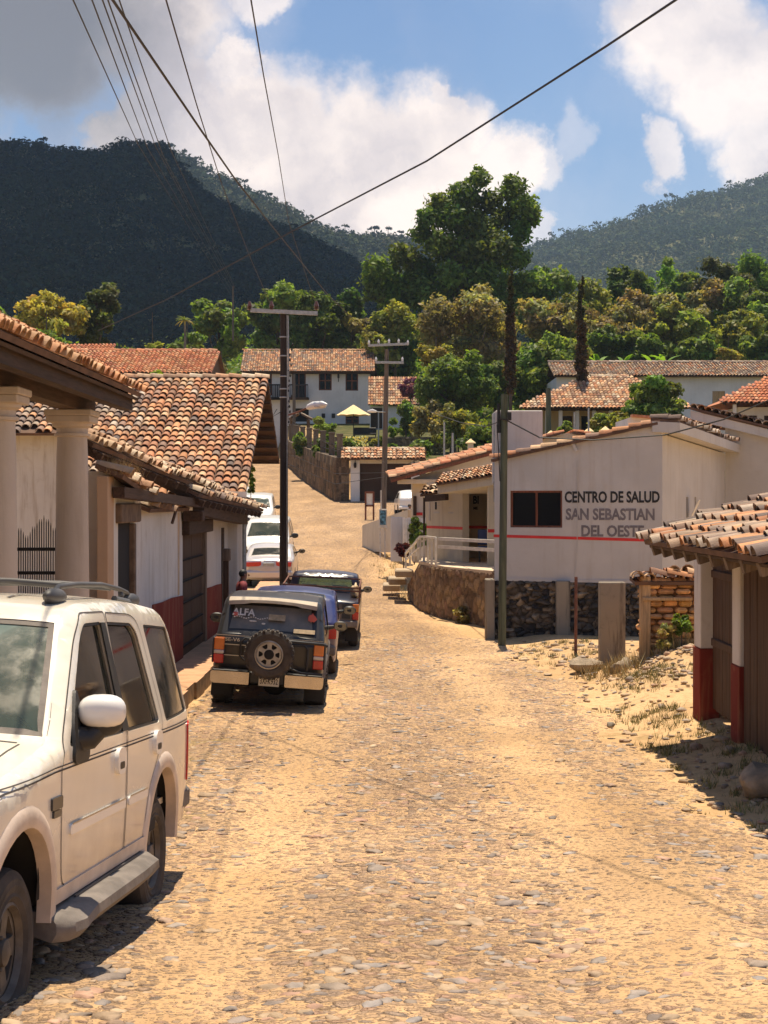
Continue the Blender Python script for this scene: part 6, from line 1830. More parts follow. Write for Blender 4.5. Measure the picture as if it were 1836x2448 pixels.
	def outline(c, zb, arches, front_cut=None, i0=0, i1=None):
		"""closed side outline: spine then sill with wheel arches (centre s, radius, centre z)"""
		top = [(p.x, p.y) for p in c.sp]
		bot = []
		s = top[-1][0] ; e = top[0][0]
		pts = [(s, zb)]
		for (cs, R_, cz) in sorted(arches, key=lambda a: -a[0]):
			a0 = math.asin(max(-1, min(1, (zb - cz) / R_)))
			n = 16
			for k in range(n + 1):
				a = a0 + (math.pi - 2 * a0) * k / n
				pts.append((cs + R_ * math.cos(a), cz + R_ * math.sin(a)))
		pts.append((e, zb))
		return top + [p for p in pts if p != top[-1] and p != top[0]]
	def B(c, m, name, mt, parent=None, smooth=True, ang=35, label=None):
		o = m.build(name, MAT[mt] if isinstance(mt, str) else mt, parent or c.root, smooth=smooth, ang=ang)
		if c.lift and not c.inwheel: o.data.transform(Matrix.Translation((0, 0, c.lift)))
		if label: o['label'] = label
		return o
def wheel(c, x, s, R_, w, sgn, rimR, style='five', tyre='rubber', rim='alloy', name='wheel', holes=6):
	cz = R_; c.inwheel = True
	m = MB(); a = sgn * w / 2
	prof = [(rimR * .98, -a * .8), (rimR + .02, -a), (rimR + .03, -a * 1.03), (rimR + .045, -a * .985), (rimR + .08, -a * 1.06), (rimR + .09, -a * 1.035), (R_ - .05, -a * 1.04), (R_ - .012, -a * .86), (R_, -a * .6), (R_, a * .6), (R_ - .012, a * .86), (R_ - .05, a * 1.04), (rimR + .09, a * 1.035), (rimR + .08, a * 1.06), (rimR + .045, a * .985), (rimR + .03, a * 1.03), (rimR + .025, a), (rimR, a * .86)]
	m.lathe(prof, (x, s, cz), 'x', 48)
	# tread blocks
	for k in range(36 if 'dusty' not in tyre else 0):
		t = 2 * math.pi * k / 36
		for o in (-.36, .36):
			cx = x + o * w + (.02 if k % 2 else -.02); q = Vector((cx, s + math.cos(t) * (R_ + .001), cz + math.sin(t) * (R_ + .001)))
			rot = Matrix.Rotation(t, 3, 'X')
			m.box(q.x - w * .13, q.x + w * .13, q.y - .014, q.y + .014, q.z - .006, q.z + .006, rot=rot, org=q)
	wh = c.B(m, name, tyre, smooth=True, ang=30)
	m = MB(); n_ = 28
	out = [(rimR * math.cos(2 * math.pi * k / n_), rimR * math.sin(2 * math.pi * k / n_)) for k in range(n_)]
	hs = []
	for k in range(holes):
		t0 = 2 * math.pi * (k + .5) / holes; dt = math.pi / holes * (.62 if style == 'five' else .42)
		r0, r1 = (rimR * .42, rimR * .84) if style == 'five' else (rimR * .5, rimR * .74)
		hs.append(roundpoly([(r0 * math.cos(t0 - dt * .55), r0 * math.sin(t0 - dt * .55)), (r1 * math.cos(t0 - dt), r1 * math.sin(t0 - dt)), (r1 * math.cos(t0 + dt), r1 * math.sin(t0 + dt)), (r0 * math.cos(t0 + dt * .55), r0 * math.sin(t0 + dt * .55))], .025, 3))
	xo = x + a * .62
	m.slab(out, (xo, s, cz), (0, sgn, 0), (0, 0, 1), .035, holes=hs)
	m.lathe([(rimR * 1.01, a * .30), (rimR * 1.02, a * .88), (rimR * .96, a * .93), (rimR * .90, a * .66)], (x, s, cz), 'x', 28)
	m.lathe([(rimR * .30, a * .62), (rimR * .27, a * .82), (rimR * .16, a * .9), (.001, a * .92)], (x, s, cz), 'x', 16)
	for k in range(5):
		t = 2 * math.pi * k / 5; m.blob((x + a * .66, s + math.cos(t) * rimR * .34, cz + math.sin(t) * rimR * .34), .014, .012, .012, k, 0, n=4)
	c.B(m, 'rim', rim, wh, ang=35)
	m = MB(); m.lathe([(rimR * .98, a * .2), (rimR * .5, a * .1), (.01, a * .1)], (x, s, cz), 'x', 20); c.B(m, 'brake_drum', 'under', wh)
	c.inwheel = False
	return wh
def underbody(c, arches, zb=.32, zt=.75, w=None):
	w = w or c.Wm - .24
	m = MB(); m.box(-w, w, .25, c.L - .25, zb, zt)
	c.B(m, 'underbody', 'under', smooth=False)
	for (s, R_, cz) in arches:
		for sgn in (-1, 1):
			m = MB(); n = 14; A = []; 
			for k in range(n + 1):
				t = .04 + (math.pi - .08) * k / n
				y, z = s + (R_ + .015) * math.cos(t), cz + (R_ + .015) * math.sin(t)
				A.append((m.vert((sgn * (c.Wm - .03), y, z)), m.vert((sgn * (c.Wm - .36), y, z))))
			for p, q in zip(A, A[1:]): m.face((p[0], q[0], q[1], p[1]))
			ctr = m.vert((sgn * (c.Wm - .36), s, cz))
			for p, q in zip(A, A[1:]): m.face((p[1], q[1], ctr))
			c.B(m, 'wheel_well', 'under')
def mirror_part(c, s, z, sgn, mt='trim_black', size=(.13, .09, .09), reach=.2, mt_cap=None):
	x = c.W(s, z); m = MB()
	m.tube([(sgn * (x - .03), s, z - .03), (sgn * (x + reach * .5), s - .01, z)], [.045, .03], 8)
	m.blob((sgn * (x + reach), s, z + .02), size[0], size[2], size[1], 3, .0, n=9)
	o = c.B(m, 'mirror', mt)
	m = MB(); m.slab(rrect(-size[0] * .8, size[0] * .8, -size[1] * .72, size[1] * .72, .04), (sgn * (x + reach), s - size[2] * .92, z + .02), (1, 0, 0), (0, 0, 1), .01)
	c.B(m, 'mirror_glass', 'reflect', o)
	return o
# ---- 1. big white sport utility vehicle in the foreground, facing the viewer
def build_suv():
	# rear axle s=1.13, front axle s=4.15
	Yr, Yf = 10.75, 7.72
	xr, xf = -1.64 - .925, -1.86 - .925
	rear = Vector((xr, Yr)); front = Vector((xf, Yf)); d = (front - rear).normalized()
	yaw = math.atan2(-d.x, d.y)
	zr, zf = -2.85, -2.62
	pitch = math.atan2(zf - zr, (front - rear).length)
	base = rear - d * 1.13 * 1.055
	spine = [(.06, .42, .04), (.0, .60, .05), (.02, .98, .05), (.07, 1.20, .05), (.32, 1.84, .10), (.55, 1.955, .12), (1.5, 1.995, .3), (2.50, 1.97, .2), (2.82, 1.92, .10), (3.56, 1.25, .05),
             (3.80, 1.215, .1), (4.95, 1.05, .14), (5.17, .82, .08), (5.2, .40, .03)]
	c = Car('sport_utility_vehicle', 'dusty white sport utility vehicle with roof rack parked nearest, at the left edge', (base.x, base.y, zr - 1.13 * math.sin(pitch) - .0), yaw, pitch, 0,
			spine, .985, 1.20, .21, r=.085, nose=.14, tail=.07, crown=.045, cat='suv')
	c.root.scale = (1.055,) * 3; c.lift = .05
	AR = [(1.13, .47, .44), (4.15, .47, .44)]
	ol = c.outline(.46, AR)
	fw = [(3.43, 1.22), (2.86, 1.77), (2.72, 1.85), (2.33, 1.86), (2.27, 1.21)]      # front door glass
	rw = [(2.19, 1.21), (2.27, 1.86), (1.60, 1.85), (1.48, 1.79), (1.30, 1.21)]      # rear door glass
	qw = [(1.10, 1.20), (1.27, 1.84), (.47, 1.82), (.22, 1.22)]                        # quarter glass
	fw = roundpoly(fw, .05); rw = roundpoly(rw, .05); qw = roundpoly(qw, .04)
	doorF = roundpoly([(3.58, 1.12), (3.50, 1.255), (2.90, 1.80), (2.72, 1.91), (2.23, 1.92), (2.21, .52), (3.50, .52), (3.56, .75)], [.03, .06, .12, .06, .02, .03, .1, .1])
	doorR = roundpoly([(2.195, 1.915), (1.58, 1.905), (1.40, 1.85), (1.21, 1.24), (1.28, 1.05), (1.62, .80), (1.68, .52), (2.18, .52)], [.02, .1, .12, .12, .12, .12, .05, .03])
	both = {}
	body = MB()
	for sgn in (-1, 1):
		c.side(ol, sgn, 0, holes=[doorF, doorR, qw], step=.07, thick=.02, m=body)
	c.top(0, 13, holes=[[(3.12, -.80), (3.88, -.86), (3.88, .86), (3.12, .80)], [(8.10, -.965), (8.96, -.985), (8.96, .985), (8.10, .965)]], m=body, step=.07)
	bo = c.B(body, 'body', 'paint_white_suv', ang=40)
	# dark liner behind the panel gaps
	li = MB()
	for sgn in (-1, 1): c.side([(1.1, .5), (3.75, .5), (3.75, 1.12), (1.1, 1.12)], sgn, -.05, m=li, step=.2)
	for sgn in (-1, 1):
		c.side([(2.15, 1.1), (2.31, 1.1), (2.31, 1.91), (2.15, 1.91)], sgn, -.03, m=li, step=.2)
	c.B(li, 'door_lining', 'under')
	for sgn in (-1, 1):
		for nm, poly, win in (('front', doorF, fw), ('rear', doorR, rw)):
			m = MB(); sh = [tuple(p) for p in poly]
			c.side(sh, sgn, .0015, holes=[win], step=.06, thick=.03, m=m)
			dr = c.B(m, 'door', 'paint_white_suv', ang=40)
			m = MB(); c.ribbon(sh + [sh[0]], sgn, w=.007, off=.0035, m=m, step=.05); c.B(m, 'shut_line', 'line_dark', dr)
			m = MB(); c.side(win, sgn, -.022, m=m, step=.08); c.B(m, 'window', 'glass_side', dr)
			m = MB(); c.ribbon(win + [win[0]], sgn, w=.035, off=-.004, m=m, step=.05); c.B(m, 'window_seal', 'trim_black', dr)
			hs, hz = (2.40, 1.06) if nm == 'front' else (1.41, 1.09)
			m = MB(); c.side(rrect(hs - .10, hs + .10, hz - .075, hz + .075, .065, 5), sgn, .026, m=m, thick=.028, step=.03); hd = c.B(m, 'handle', 'paint_white', dr)
			m = MB(); c.side(rrect(hs - .05, hs + .055, hz - .045, hz - .005, .015, 3), sgn, .0275, m=m, step=.03); c.B(m, 'handle_recess', 'trim_black', hd)
			a, b = (3.42, 2.24) if nm == 'front' else (2.16, 1.66)
			m = MB(); zz = .80
			c.side(rrect(min(a, b), max(a, b), zz - .026, zz + .026, .018, 3), sgn, .013, m=m, thick=.015, step=.05)
			c.B(m, 'side_moulding', 'paint_white', dr)
			m = MB(); c.ribbon([(min(a, b) + .02, .828), (max(a, b) - .02, .828)], sgn, w=.009, off=.015, m=m); c.B(m, 'moulding_trim', 'chrome_dull', dr)
		m = MB(); c.side([(2.15, 1.22), (2.30, 1.22), (2.35, 1.855), (2.25, 1.855)], sgn, .006, m=m, step=.08, thick=.01); c.B(m, 'centre_pillar', 'trim_black')
		# lower sill, tan
		m = MB(); c.side([(1.64, .455), (3.66, .455), (3.62, .53), (1.66, .53)], sgn, .012, m=m, thick=.03); c.B(m, 'sill', 'trim_tan')
		m = MB(); c.side(qw, sgn, -.012, m=m, step=.08); c.B(m, 'quarter_window', 'glass_dark')
		m = MB(); c.ribbon(qw + [qw[0]], sgn, w=.03, off=-.006, m=m, step=.05); c.B(m, 'window_seal', 'trim_black')
		# pinstripe pair
		m = MB()
		for z0 in (1.150, 1.130):
			c.ribbon([(.10, z0 + .01), (1.1, z0 + .005), (3.7, z0 - .012), (4.4, z0 - .04), (5.0, z0 - .10)], sgn, w=.009 if z0 < 1.14 else .006, off=.004, m=m)
		c.B(m, 'pinstripe', 'line_dark')
		# flared arches
		for (cs, R_, cz) in AR:
			m = MB(); n = 20; secs = []
			for k in range(n + 1):
				a = -.12 + (math.pi + .24) * k / n
				row = []
				for (dr_, o) in ((.0, -.06), (.004, .010), (.025, .018), (.07, .017), (.10, .006), (.11, -.004)):
					s = cs + (R_ - .01 + dr_) * math.cos(a); z = cz + (R_ - .01 + dr_) * math.sin(a)
					row.append(m.vert((sgn * (c.W(s, min(max(z, .45), 1.1)) + o), s, z)))
				secs.append(row)
			for A, B in zip(secs, secs[1:]):
				for k in range(len(A) - 1): m.face((A[k], A[k + 1], B[k + 1], B[k]) if sgn > 0 else (A[k], B[k], B[k + 1], A[k + 1]))
			c.B(m, 'arch_flare', 'trim_tan', ang=60)
		# running board
		m = MB(); prof = [(.00, .44), (.08, .445), (.20, .435), (.245, .405), (.25, .36), (.21, .31), (.0, .33)]
		ss = [1.62, 1.68, 1.78, 2.2, 2.8, 3.3, 3.50, 3.62, 3.68]; sc = [.35, .75, .95, 1, 1, 1, 1.0, .9, .6]; rows = []
		for s, k in zip(ss, sc):
			rows.append([m.vert((sgn * (.84 + p[0] * k * 1.1), s, p[1] - (.03 if s > 3.45 else 0) * (p[0] * 4))) for p in prof])
		for A, B in zip(rows, rows[1:]):
			for k in range(len(A)): m.face((A[k], A[(k + 1) % len(A)], B[(k + 1) % len(A)], B[k]))
		m.face(rows[0]); m.face(rows[-1][::-1])
		rb = c.B(m, 'running_board', 'trim_dusty', ang=40)
		m = MB()
		for xx in (.90, .93, .96, .99): m.box(sgn * xx - .006, sgn * xx + .006, 1.9, 3.3, .443, .452)
		c.B(m, 'tread_ribs', 'rack_grey', rb, smooth=False)
		# badge on the front door's leading edge
		m = MB(); c.side(rrect(3.58, 3.76, .935, .995, .008, 2), sgn, .012, m=m, thick=.012); c.side(rrect(3.61, 3.73, .895, .93, .006, 2), sgn, .011, m=m, thick=.012)
		c.B(m, 'badge', 'badge', ang=20)
		mirror = None
		# door mirror: black foot, white cap
		ms, mz = 3.14, 1.27; x = c.W(ms, mz)
		m = MB()
		c.side(roundpoly([(3.40, 1.15), (3.33, 1.32), (3.16, 1.52), (3.10, 1.24), (3.10, 1.13), (3.32, 1.12)], .05), sgn, .018, m=m, thick=.02, step=.05)
		pts = [(x - .01, 3.22, 1.25), (x + .06, 3.20, 1.25), (x + .09, 3.18, 1.29)]
		m.tube([(sgn * p[0], p[1], p[2]) for p in pts], [.075, .06, .055], 10)
		m.blob((sgn * (x + .105), 3.16, 1.325), .118, .08, .07, 2, .0, n=10)
		mo = c.B(m, 'mirror', 'trim_black', ang=60)
		m = MB(); mb_ = MB(); cen = Vector((sgn * (x + .115), 3.18, 1.39)); nn = 12
		rings = []
		for i in range(nn + 1):
			t = math.pi * .5 * i / nn + 0; ring = []
			for j in range(24):
				a = 2 * math.pi * j / 24
				ex = (abs(math.cos(a)) ** .75) * (1 if math.cos(a) > 0 else -1); ez = (abs(math.sin(a)) ** .8) * (1 if math.sin(a) > 0 else -1)
				rr = math.cos(t) ** .7 if i < nn else 0
				ring.append(m.vert(cen + Vector((ex * .128 * rr, .10 * math.sin(t), ez * .09 * rr))))
			rings.append(ring)
		for A, B in zip(rings, rings[1:]):
			for j in range(24): m.face((A[j], A[(j + 1) % 24], B[(j + 1) % 24], B[j]))
		c.B(m, 'mirror_cap', 'paint_white', mo, ang=70)
		m = MB(); m.slab([(.12 * math.cos(2 * math.pi * j / 20), .082 * math.sin(2 * math.pi * j / 20)) for j in range(20)], cen + Vector((0, -.002, 0)), (1, 0, 0), (0, 0, 1), .02)
		c.B(m, 'mirror_glass', 'reflect', mo)
		# tail lamp wrapping the corner
		m = MB(); c.side(roundpoly([(.05, .72), (.16, .72), (.17, 1.12), (.10, 1.15)], .02), sgn, .012, m=m, thick=.015, step=.05); c.B(m, 'tail_lamp', 'lens_red')
		# head lamp
		m = MB(); c.side(roundpoly([(4.92, .72), (5.12, .72), (5.10, .92), (4.94, .95)], .02), sgn, .008, m=m, thick=.01, step=.05); c.B(m, 'headlamp', 'lens_clear')
		# bumper end
		m = MB(); m.bbox(*sorted((sgn * .62, sgn * .93)), -.04, .32, .50, .68, .04); c.B(m, 'bumper', 'trim_dusty', smooth=False)
		for (cs, R_, cz) in AR: wheel(c, sgn * .80, cs, .385, .25, sgn, .225, style='five', tyre='rubber_dusty', rim='alloy_dirty', holes=5)
	m = MB(); m.bbox(-.99, .99, 5.02, 5.30, .42, .66, .05); c.B(m, 'bumper', 'trim_dusty', smooth=False)
	underbody(c, AR, .38, .62)
	# glass front and back
	m = MB(); c.top(0, 0, poly=[(8.10, -.965), (8.96, -.985), (8.96, .985), (8.10, .965)], off=-.008, m=m); c.B(m, 'windscreen', 'glass_wind')
	m = MB(); c.ribbon([(8.10, -.96), (8.95, -.98), (8.95, .98), (8.10, .96), (8.10, -.96)], 1, w=.075, off=-.003, m=m, side=False, step=.1); c.B(m, 'windscreen_seal', 'trim_dusty')
	m = MB(); c.top(0, 0, poly=[(3.12, -.80), (3.88, -.86), (3.88, .86), (3.12, .80)], off=-.008, m=m); c.B(m, 'rear_window', 'glass_dark')
	# bonnet shut lines
	m = MB()
	for sg in (-1, 1): c.ribbon([(9.35, sg * .88), (10.9, sg * .84)], 1, w=.012, off=.002, m=m, side=False)
	c.ribbon([(9.25, -.86), (9.25, .86)], 1, w=.02, off=.002, m=m, side=False)
	c.B(m, 'shut_line', 'line_dark')
	# grille
	m = MB(); c.top(0, 0, poly=[(11.7, -.6), (12.5, -.6), (12.5, .6), (11.7, .6)], off=.004, m=m); c.B(m, 'grille', 'trim_black')
	# roof ribs, roof rack
	m = MB()
	for v in (-.5, -.25, 0, .25, .5): c.ribbon([(5.3, v), (7.3, v)], 1, w=.03, off=.006, m=m, side=False)
	c.B(m, 'roof_rib', 'rack_grey')
	for sg in (-1, 1):
		m = MB(); pts = [(5.10, .035), (5.28, .075), (5.5, .085), (6.0, .09), (6.6, .088), (7.0, .08), (7.3, .05)]
		P = [Vector(c.top3(c.tarc(t), sg * .86, h)) for t, h in pts]
		m.tube(P, .017, 8)
		for t in (5.14, 7.22):
			q = Vector(c.top3(c.tarc(t), sg * .86, .03)); m.blob(q, .055, .17, .05, 4, 0, n=8)
		P2 = [Vector(c.top3(c.tarc(t), sg * .88, .012)) for t in (4.75, 5.0, 5.3, 5.7)]
		m.tube(P2, .022, 6)
		for t in (4.85, 5.45): q = Vector(c.top3(c.tarc(t), sg * .86, .045)); m.blob(q, .02, .03, .03, 4, 0, n=5)
		c.B(m, 'roof_rail', 'rack_grey', ang=60)
	for tt in (5.75, 6.8):
		m = MB(); P = [Vector(c.top3(c.tarc(tt), v, .08)) for v in (-.86, -.4, 0, .4, .86)]; m.tube(P, .02, 8); c.B(m, 'cross_bar', 'rack_grey', ang=60)
	# wiper
	m = MB(); m.tube([Vector(c.top3(c.tarc(8.97), -.2, .012)), Vector(c.top3(c.tarc(8.86), .3, .018)), Vector(c.top3(c.tarc(8.80), .62, .015))], .010, 6); c.B(m, 'wiper', 'trim_black')
	# cabin: dashboard, seats, wheel
	m = MB(); m.bbox(-.86, .86, 2.80, 3.38, .82, 1.17, .05)
	c.B(m, 'dashboard', 'interior')
	m = MB(); m.box(-.88, .88, .5, 3.5, .62, .66); c.B(m, 'cabin_floor', 'interior', smooth=False)
	for x in (-.42, .42):
		m = MB(); m.bbox(x - .26, x + .26, 1.95, 2.45, .68, .88, .06); m.bbox(x - .25, x + .25, 1.82, 1.96, .85, 1.50, .06); m.bbox(x - .13, x + .13, 1.82, 1.92, 1.51, 1.71, .04)
		c.B(m, 'seat', 'interior')
	m = MB(); m.bbox(-.7, .7, 1.1, 1.25, .7, 1.4, .06); c.B(m, 'seat', 'interior')
	for sg in (-1,):
		m = MB(); ctr = Vector((sg * .40, 2.72, 1.17)); ax1 = Vector((1, 0, 0)); ax2 = Vector((0, .35, .93)).normalized()
		m.tube([ctr + ax1 * .19 * math.cos(a) + ax2 * .19 * math.sin(a) for a in (2 * math.pi * k / 24 for k in range(24))], .017, 6, closed=True)
		m.tube([ctr - ax1 * .18, ctr, ctr + ax1 * .18], .02, 6); m.blob(ctr, .06, .03, .05, 1, 0, n=6)
		c.B(m, 'steering_wheel', 'interior_dark', ang=60)
	return c
build_suv()
# ---- generic smaller vehicles
def simple_car(name, label, cat, loc, yaw, pitch, roll, spine, Wm, belt, tumble, paint, arches, wins, ts, R_=.31, ww=.2, tyre='rubber', rim='alloy', glass='glass_dark', topglass=(), extra=None, zb=.30, group=None, **kw):
	c = Car(name, label, loc, yaw, pitch, roll, spine, Wm, belt, tumble, cat=cat, group=group, **kw)
	ol = c.outline(zb, arches)
	wp = [roundpoly(w, .04, 3) for w in wins]
	m = MB()
	for sgn in (-1, 1): c.side(ol, sgn, 0, holes=wp, step=.11, m=m)
	c.top(0, len(spine) - 1, holes=[g_[0] for g_ in topglass], m=m, step=.11)
	c.B(m, 'body', paint, ang=40)
	for sgn in (-1, 1):
		for w in wp:
			m = MB(); c.side(w, sgn, -.012, m=m, step=.12); c.B(m, 'window', glass)
			m = MB(); c.ribbon(w + [w[0]], sgn, w=.03, off=-.002, m=m, step=.08); c.B(m, 'window_seal', 'trim_black')
		m = MB()
		for ln in ts: c.ribbon(ln, sgn, w=.012, off=.002, m=m)
		if ts: c.B(m, 'door_line', 'line_dark')
		for (cs, Ra, cz) in arches: wheel(c, sgn * (Wm - .12), cs, R_, ww, sgn, R_ * .6, tyre=tyre, rim=rim, holes=5)
	for (poly, nm, gl) in topglass:
		m = MB(); c.top(0, 0, poly=poly, off=-.006, m=m, step=.12); c.B(m, nm, gl)
		m = MB(); c.ribbon(poly + [poly[0]], 1, w=.05, off=-.002, m=m, side=False, step=.1); c.B(m, 'window_seal', 'trim_black')
	underbody(c, arches, zb - .04, zb + .3)
	m = MB(); 
	for x in (-.35, .35): m.bbox(x - .22, x + .22, c.L * .42, c.L * .42 + .14, .5, belt + .22, .05)
	c.B(m, 'seat', 'interior_dark')
	if extra: extra(c)
	return c
# ---- 2. dark off-roader with the spare wheel
def build_offroader():
	Y = 22.9
	zc = -3.14
	spine = [(.10, .50, .03), (.06, .66, .03), (.03, 1.02, .03), (.09, 1.14, .03), (.40, 1.60, .05), (.50, 1.665, .05), (1.4, 1.70, .2), (2.55, 1.66, .15), (3.15, 1.10, .05), (3.35, 1.06, .05), (4.15, .97, .08), (4.36, .80, .05), (4.36, .50, .03)]
	AR = [(.98, .43, .36), (3.63, .43, .36)]
	wins = [[(.45, 1.14), (.62, 1.56), (1.25, 1.58), (1.15, 1.14)], [(1.28, 1.13), (1.36, 1.57), (2.2, 1.57), (2.72, 1.14)]]
	def extra(c):
		hatch = [(3.10, -.90), (3.93, -.88), (3.93, .88), (3.10, .90)]
		# spoiler over the hatch
		m = MB(); rows = []
		for v in np.linspace(-1.02, 1.02, 13):
			a = Vector(c.top3(c.tarc(4.9), v * .98, .02)); drop = .03 + (.04 if abs(v) > .5 else .0)
			w_ = a.x
			rows.append([m.vert((w_, .52, 1.685 - .02 * v * v)), m.vert((w_, .30, 1.70 - .03 * v * v)), m.vert((w_, .215, 1.66 - .04 * v * v)), m.vert((w_, .20, 1.60 - .04 * v * v - (.0 if abs(v) > .55 else -.02))), m.vert((w_, .36, 1.60 - .03 * v * v))])
		for A, B in zip(rows, rows[1:]):
			for k in range(5): m.face((A[k], A[(k + 1) % 5], B[(k + 1) % 5], B[k]))
		m.face(rows[0]); m.face(rows[-1][::-1]); c.B(m, 'spoiler', 'dust_tan', ang=40)
		def T(x, z, o=0): # point on tailgate face
			y = float(np.interp(z, [.5, .66, 1.02, 1.14, 1.60], [.10, .06, .03, .09, .40])); return Vector((x, y - .075 - o, z))
		# tailgate shut lines
		m = MB(); m.box(-.80, .80, -.055, -.045, 1.115, 1.125); m.box(-.66, -.30, -.06, -.045, .98, .99)
		m.box(-.66, -.30, -.055, -.045, .82, .83); c.B(m, 'trim_line', 'chrome_dull', smooth=False)
		# hatch lettering and stickers
		g = Vector((0, .31, .46)).normalized()
		def H(x, z): return Vector((x, .085 + (z - 1.14) * .674 - .068, z + .01))
		text_mesh('sticker', 'ALFA', H(-.60, 1.40), (1, 0, 0), g, .34, .12, MAT['sticker_white'], c.root, bold=.03)
		m = MB()
		for k in range(16): m.blob(H(-.56 + k * .035, 1.375 + .012 * math.sin(k)), .013, .004, .008, k, .3, n=5)
		m.blob(H(-.28, 1.33), .06, .004, .012, 1, .1, n=6); m.blob(H(-.12, 1.30), .03, .004, .015, 2, .1, n=6)
		c.B(m, 'sticker', 'sticker_white')
		m = MB(); m.blob(H(-.55, 1.415), .045, .004, .03, 4, .3, n=7); m.blob(H(.60, 1.43), .06, .004, .055, 5, .4, n=7); c.B(m, 'sticker', 'sticker_red')
		m = MB(); m.slab(rect(.34, .66, 0, .07), H(0, 1.20) + Vector((0, -.004, 0)), (1, 0, 0), g, .003); c.B(m, 'sticker', 'sticker_tan', smooth=False); m = MB(); m.slab(rect(-.05, .2, 0, .10), H(0, 1.36) + Vector((0, -.004, 0)), (1, 0, 0), g, .003); c.B(m, 'sticker', 'sticker_tan', smooth=False)
		text_mesh('emblem', 'SE-V6', (-.66, -.062, 1.035), (1, 0, 0), (0, 0, 1), .22, .055, MAT['chrome_dull'], c.root, bold=.02)
		# lamps
		for sgn in (-1, 1):
			for (z0, z1, mt, nm) in ((.90, 1.08, 'lens_amber', 'indicator'), (.84, .897, 'lens_clear', 'reversing_lamp'), (.70, .837, 'lens_red', 'tail_lamp')):
				m = MB(); m.bbox(*sorted((sgn * .665, sgn * .815)), -.075, .10, z0, z1, .012); c.B(m, nm, mt, smooth=False)
			m = MB(); m.bbox(*sorted((sgn * .81, sgn * .842)), -.04, .25, .70, 1.08, .012); c.B(m, 'lamp_surround', 'trim_black', smooth=False)
			# flares and mud flaps
			for (cs, Ra, cz) in AR:
				m = MB(); secs = []
				for k in range(15):
					a = -.1 + (math.pi + .2) * k / 14; row = []
					for (dr_, o) in ((.0, -.05), (.0, .035), (.05, .035), (.09, .0)):
						s = cs + (Ra - .01 + dr_) * math.cos(a); z = cz + (Ra - .01 + dr_) * math.sin(a)
						row.append(m.vert((sgn * (c.W(s, min(max(z, .42), 1.0)) + o), s, z)))
					secs.append(row)
				for A, B in zip(secs, secs[1:]):
					for k in range(3): m.face((A[k], A[k + 1], B[k + 1], B[k]) if sgn > 0 else (A[k], B[k], B[k + 1], A[k + 1]))
				c.B(m, 'arch_flare', 'trim_dusty', ang=60)
			m = MB(); m.bbox(*sorted((sgn * .55, sgn * .86)), .47, .50, .16, .52, .008); c.B(m, 'mud_flap', 'rubber', smooth=False)
		# bumper in three pieces with step pads
		for a, b in ((-.83, -.26), (.27, .84)):
			m = MB(); m.slab(roundpoly([(a, .42), (b, .42), (b, .60), (a, .60)], [.06, .02, .01, .04] if a < 0 else [.02, .06, .04, .01]), (0, -.20, 0), (1, 0, 0), (0, 0, 1), .22); bp = c.B(m, 'bumper', 'chrome', ang=30)
			m = MB(); m.bbox(a + .03, b - .02, -.20, -.02, .60, .625, .008); c.B(m, 'step_pad', 'trim_black', bp, smooth=False)
		m = MB(); m.bbox(-.26, .27, -.15, .02, .44, .62, .02); c.B(m, 'bumper_centre', 'trim_black', smooth=False)
		m = MB(); m.bbox(-.115, .19 + .0, -.165, -.152, .415, .575, .004); pl = c.B(m, 'licence_plate', 'plate', smooth=False)
		text_mesh('plate_number', '3XFK932', (-.095, -.1655, .445), (1, 0, 0), (0, 0, 1), .265, .085, MAT['paint_black'], pl, bold=.015, thick=.001)
		# spare wheel on its carrier
		cx, cz, yb = .02, .90, -.30
		m = MB(); Rr, rr = .355, .205
		m.lathe([(rr, .09), (rr + .03, .115), (Rr - .05, .12), (Rr - .01, .10), (Rr, .07), (Rr, -.07), (Rr - .01, -.10), (Rr - .05, -.12), (rr + .03, -.115), (rr, -.09)], (cx, yb, cz), 'y', 40)
		for k in range(34):
			t = 2 * math.pi * k / 34
			for o in (-.08, .0, .08):
				q = Vector((cx + math.cos(t) * Rr, yb + o + (.02 if k % 2 else -.02), cz + math.sin(t) * Rr)); m.box(q.x - .012, q.x + .012, q.y - .03, q.y + .03, q.z - .02, q.z + .02, rot=Matrix.Rotation(-t, 3, 'Y'), org=q)
		sw = c.B(m, 'spare_wheel', 'rubber_dusty', ang=30)
		m = MB(); n_ = 28; out = [(rr * math.cos(2 * math.pi * k / n_), rr * math.sin(2 * math.pi * k / n_)) for k in range(n_)]; hs = []
		for k in range(6):
			t0 = 2 * math.pi * (k + .5) / 6 + .52; dt = .30
			hs.append(roundpoly([(rr * .45 * math.cos(t0 - dt * .7), rr * .45 * math.sin(t0 - dt * .7)), (rr * .78 * math.cos(t0 - dt), rr * .78 * math.sin(t0 - dt)), (rr * .78 * math.cos(t0 + dt), rr * .78 * math.sin(t0 + dt)), (rr * .45 * math.cos(t0 + dt * .7), rr * .45 * math.sin(t0 + dt * .7))], .02, 3))
		m.slab(out, (cx, yb - .05, cz), (1, 0, 0), (0, 0, 1), .02, holes=hs)
		m.lathe([(rr * 1.01, -.04), (rr * 1.03, -.10), (rr * .95, -.105), (rr * .88, -.05)], (cx, yb, cz), 'y', 28); c.B(m, 'rim', 'alloy', sw, ang=35)
		m = MB(); m.lathe([(rr * .36, -.055), (rr * .32, -.09), (.001, -.095)], (cx, yb, cz), 'y', 16); m.lathe([(rr * .95, -.0), (.001, .0)], (cx, yb, cz), 'y', 20); c.B(m, 'hub', 'under', sw)
		m = MB()
		m.tube([(.12, -.14, 1.10), (.80, -.14, 1.085), (.86, -.10, 1.06)], .022, 8)
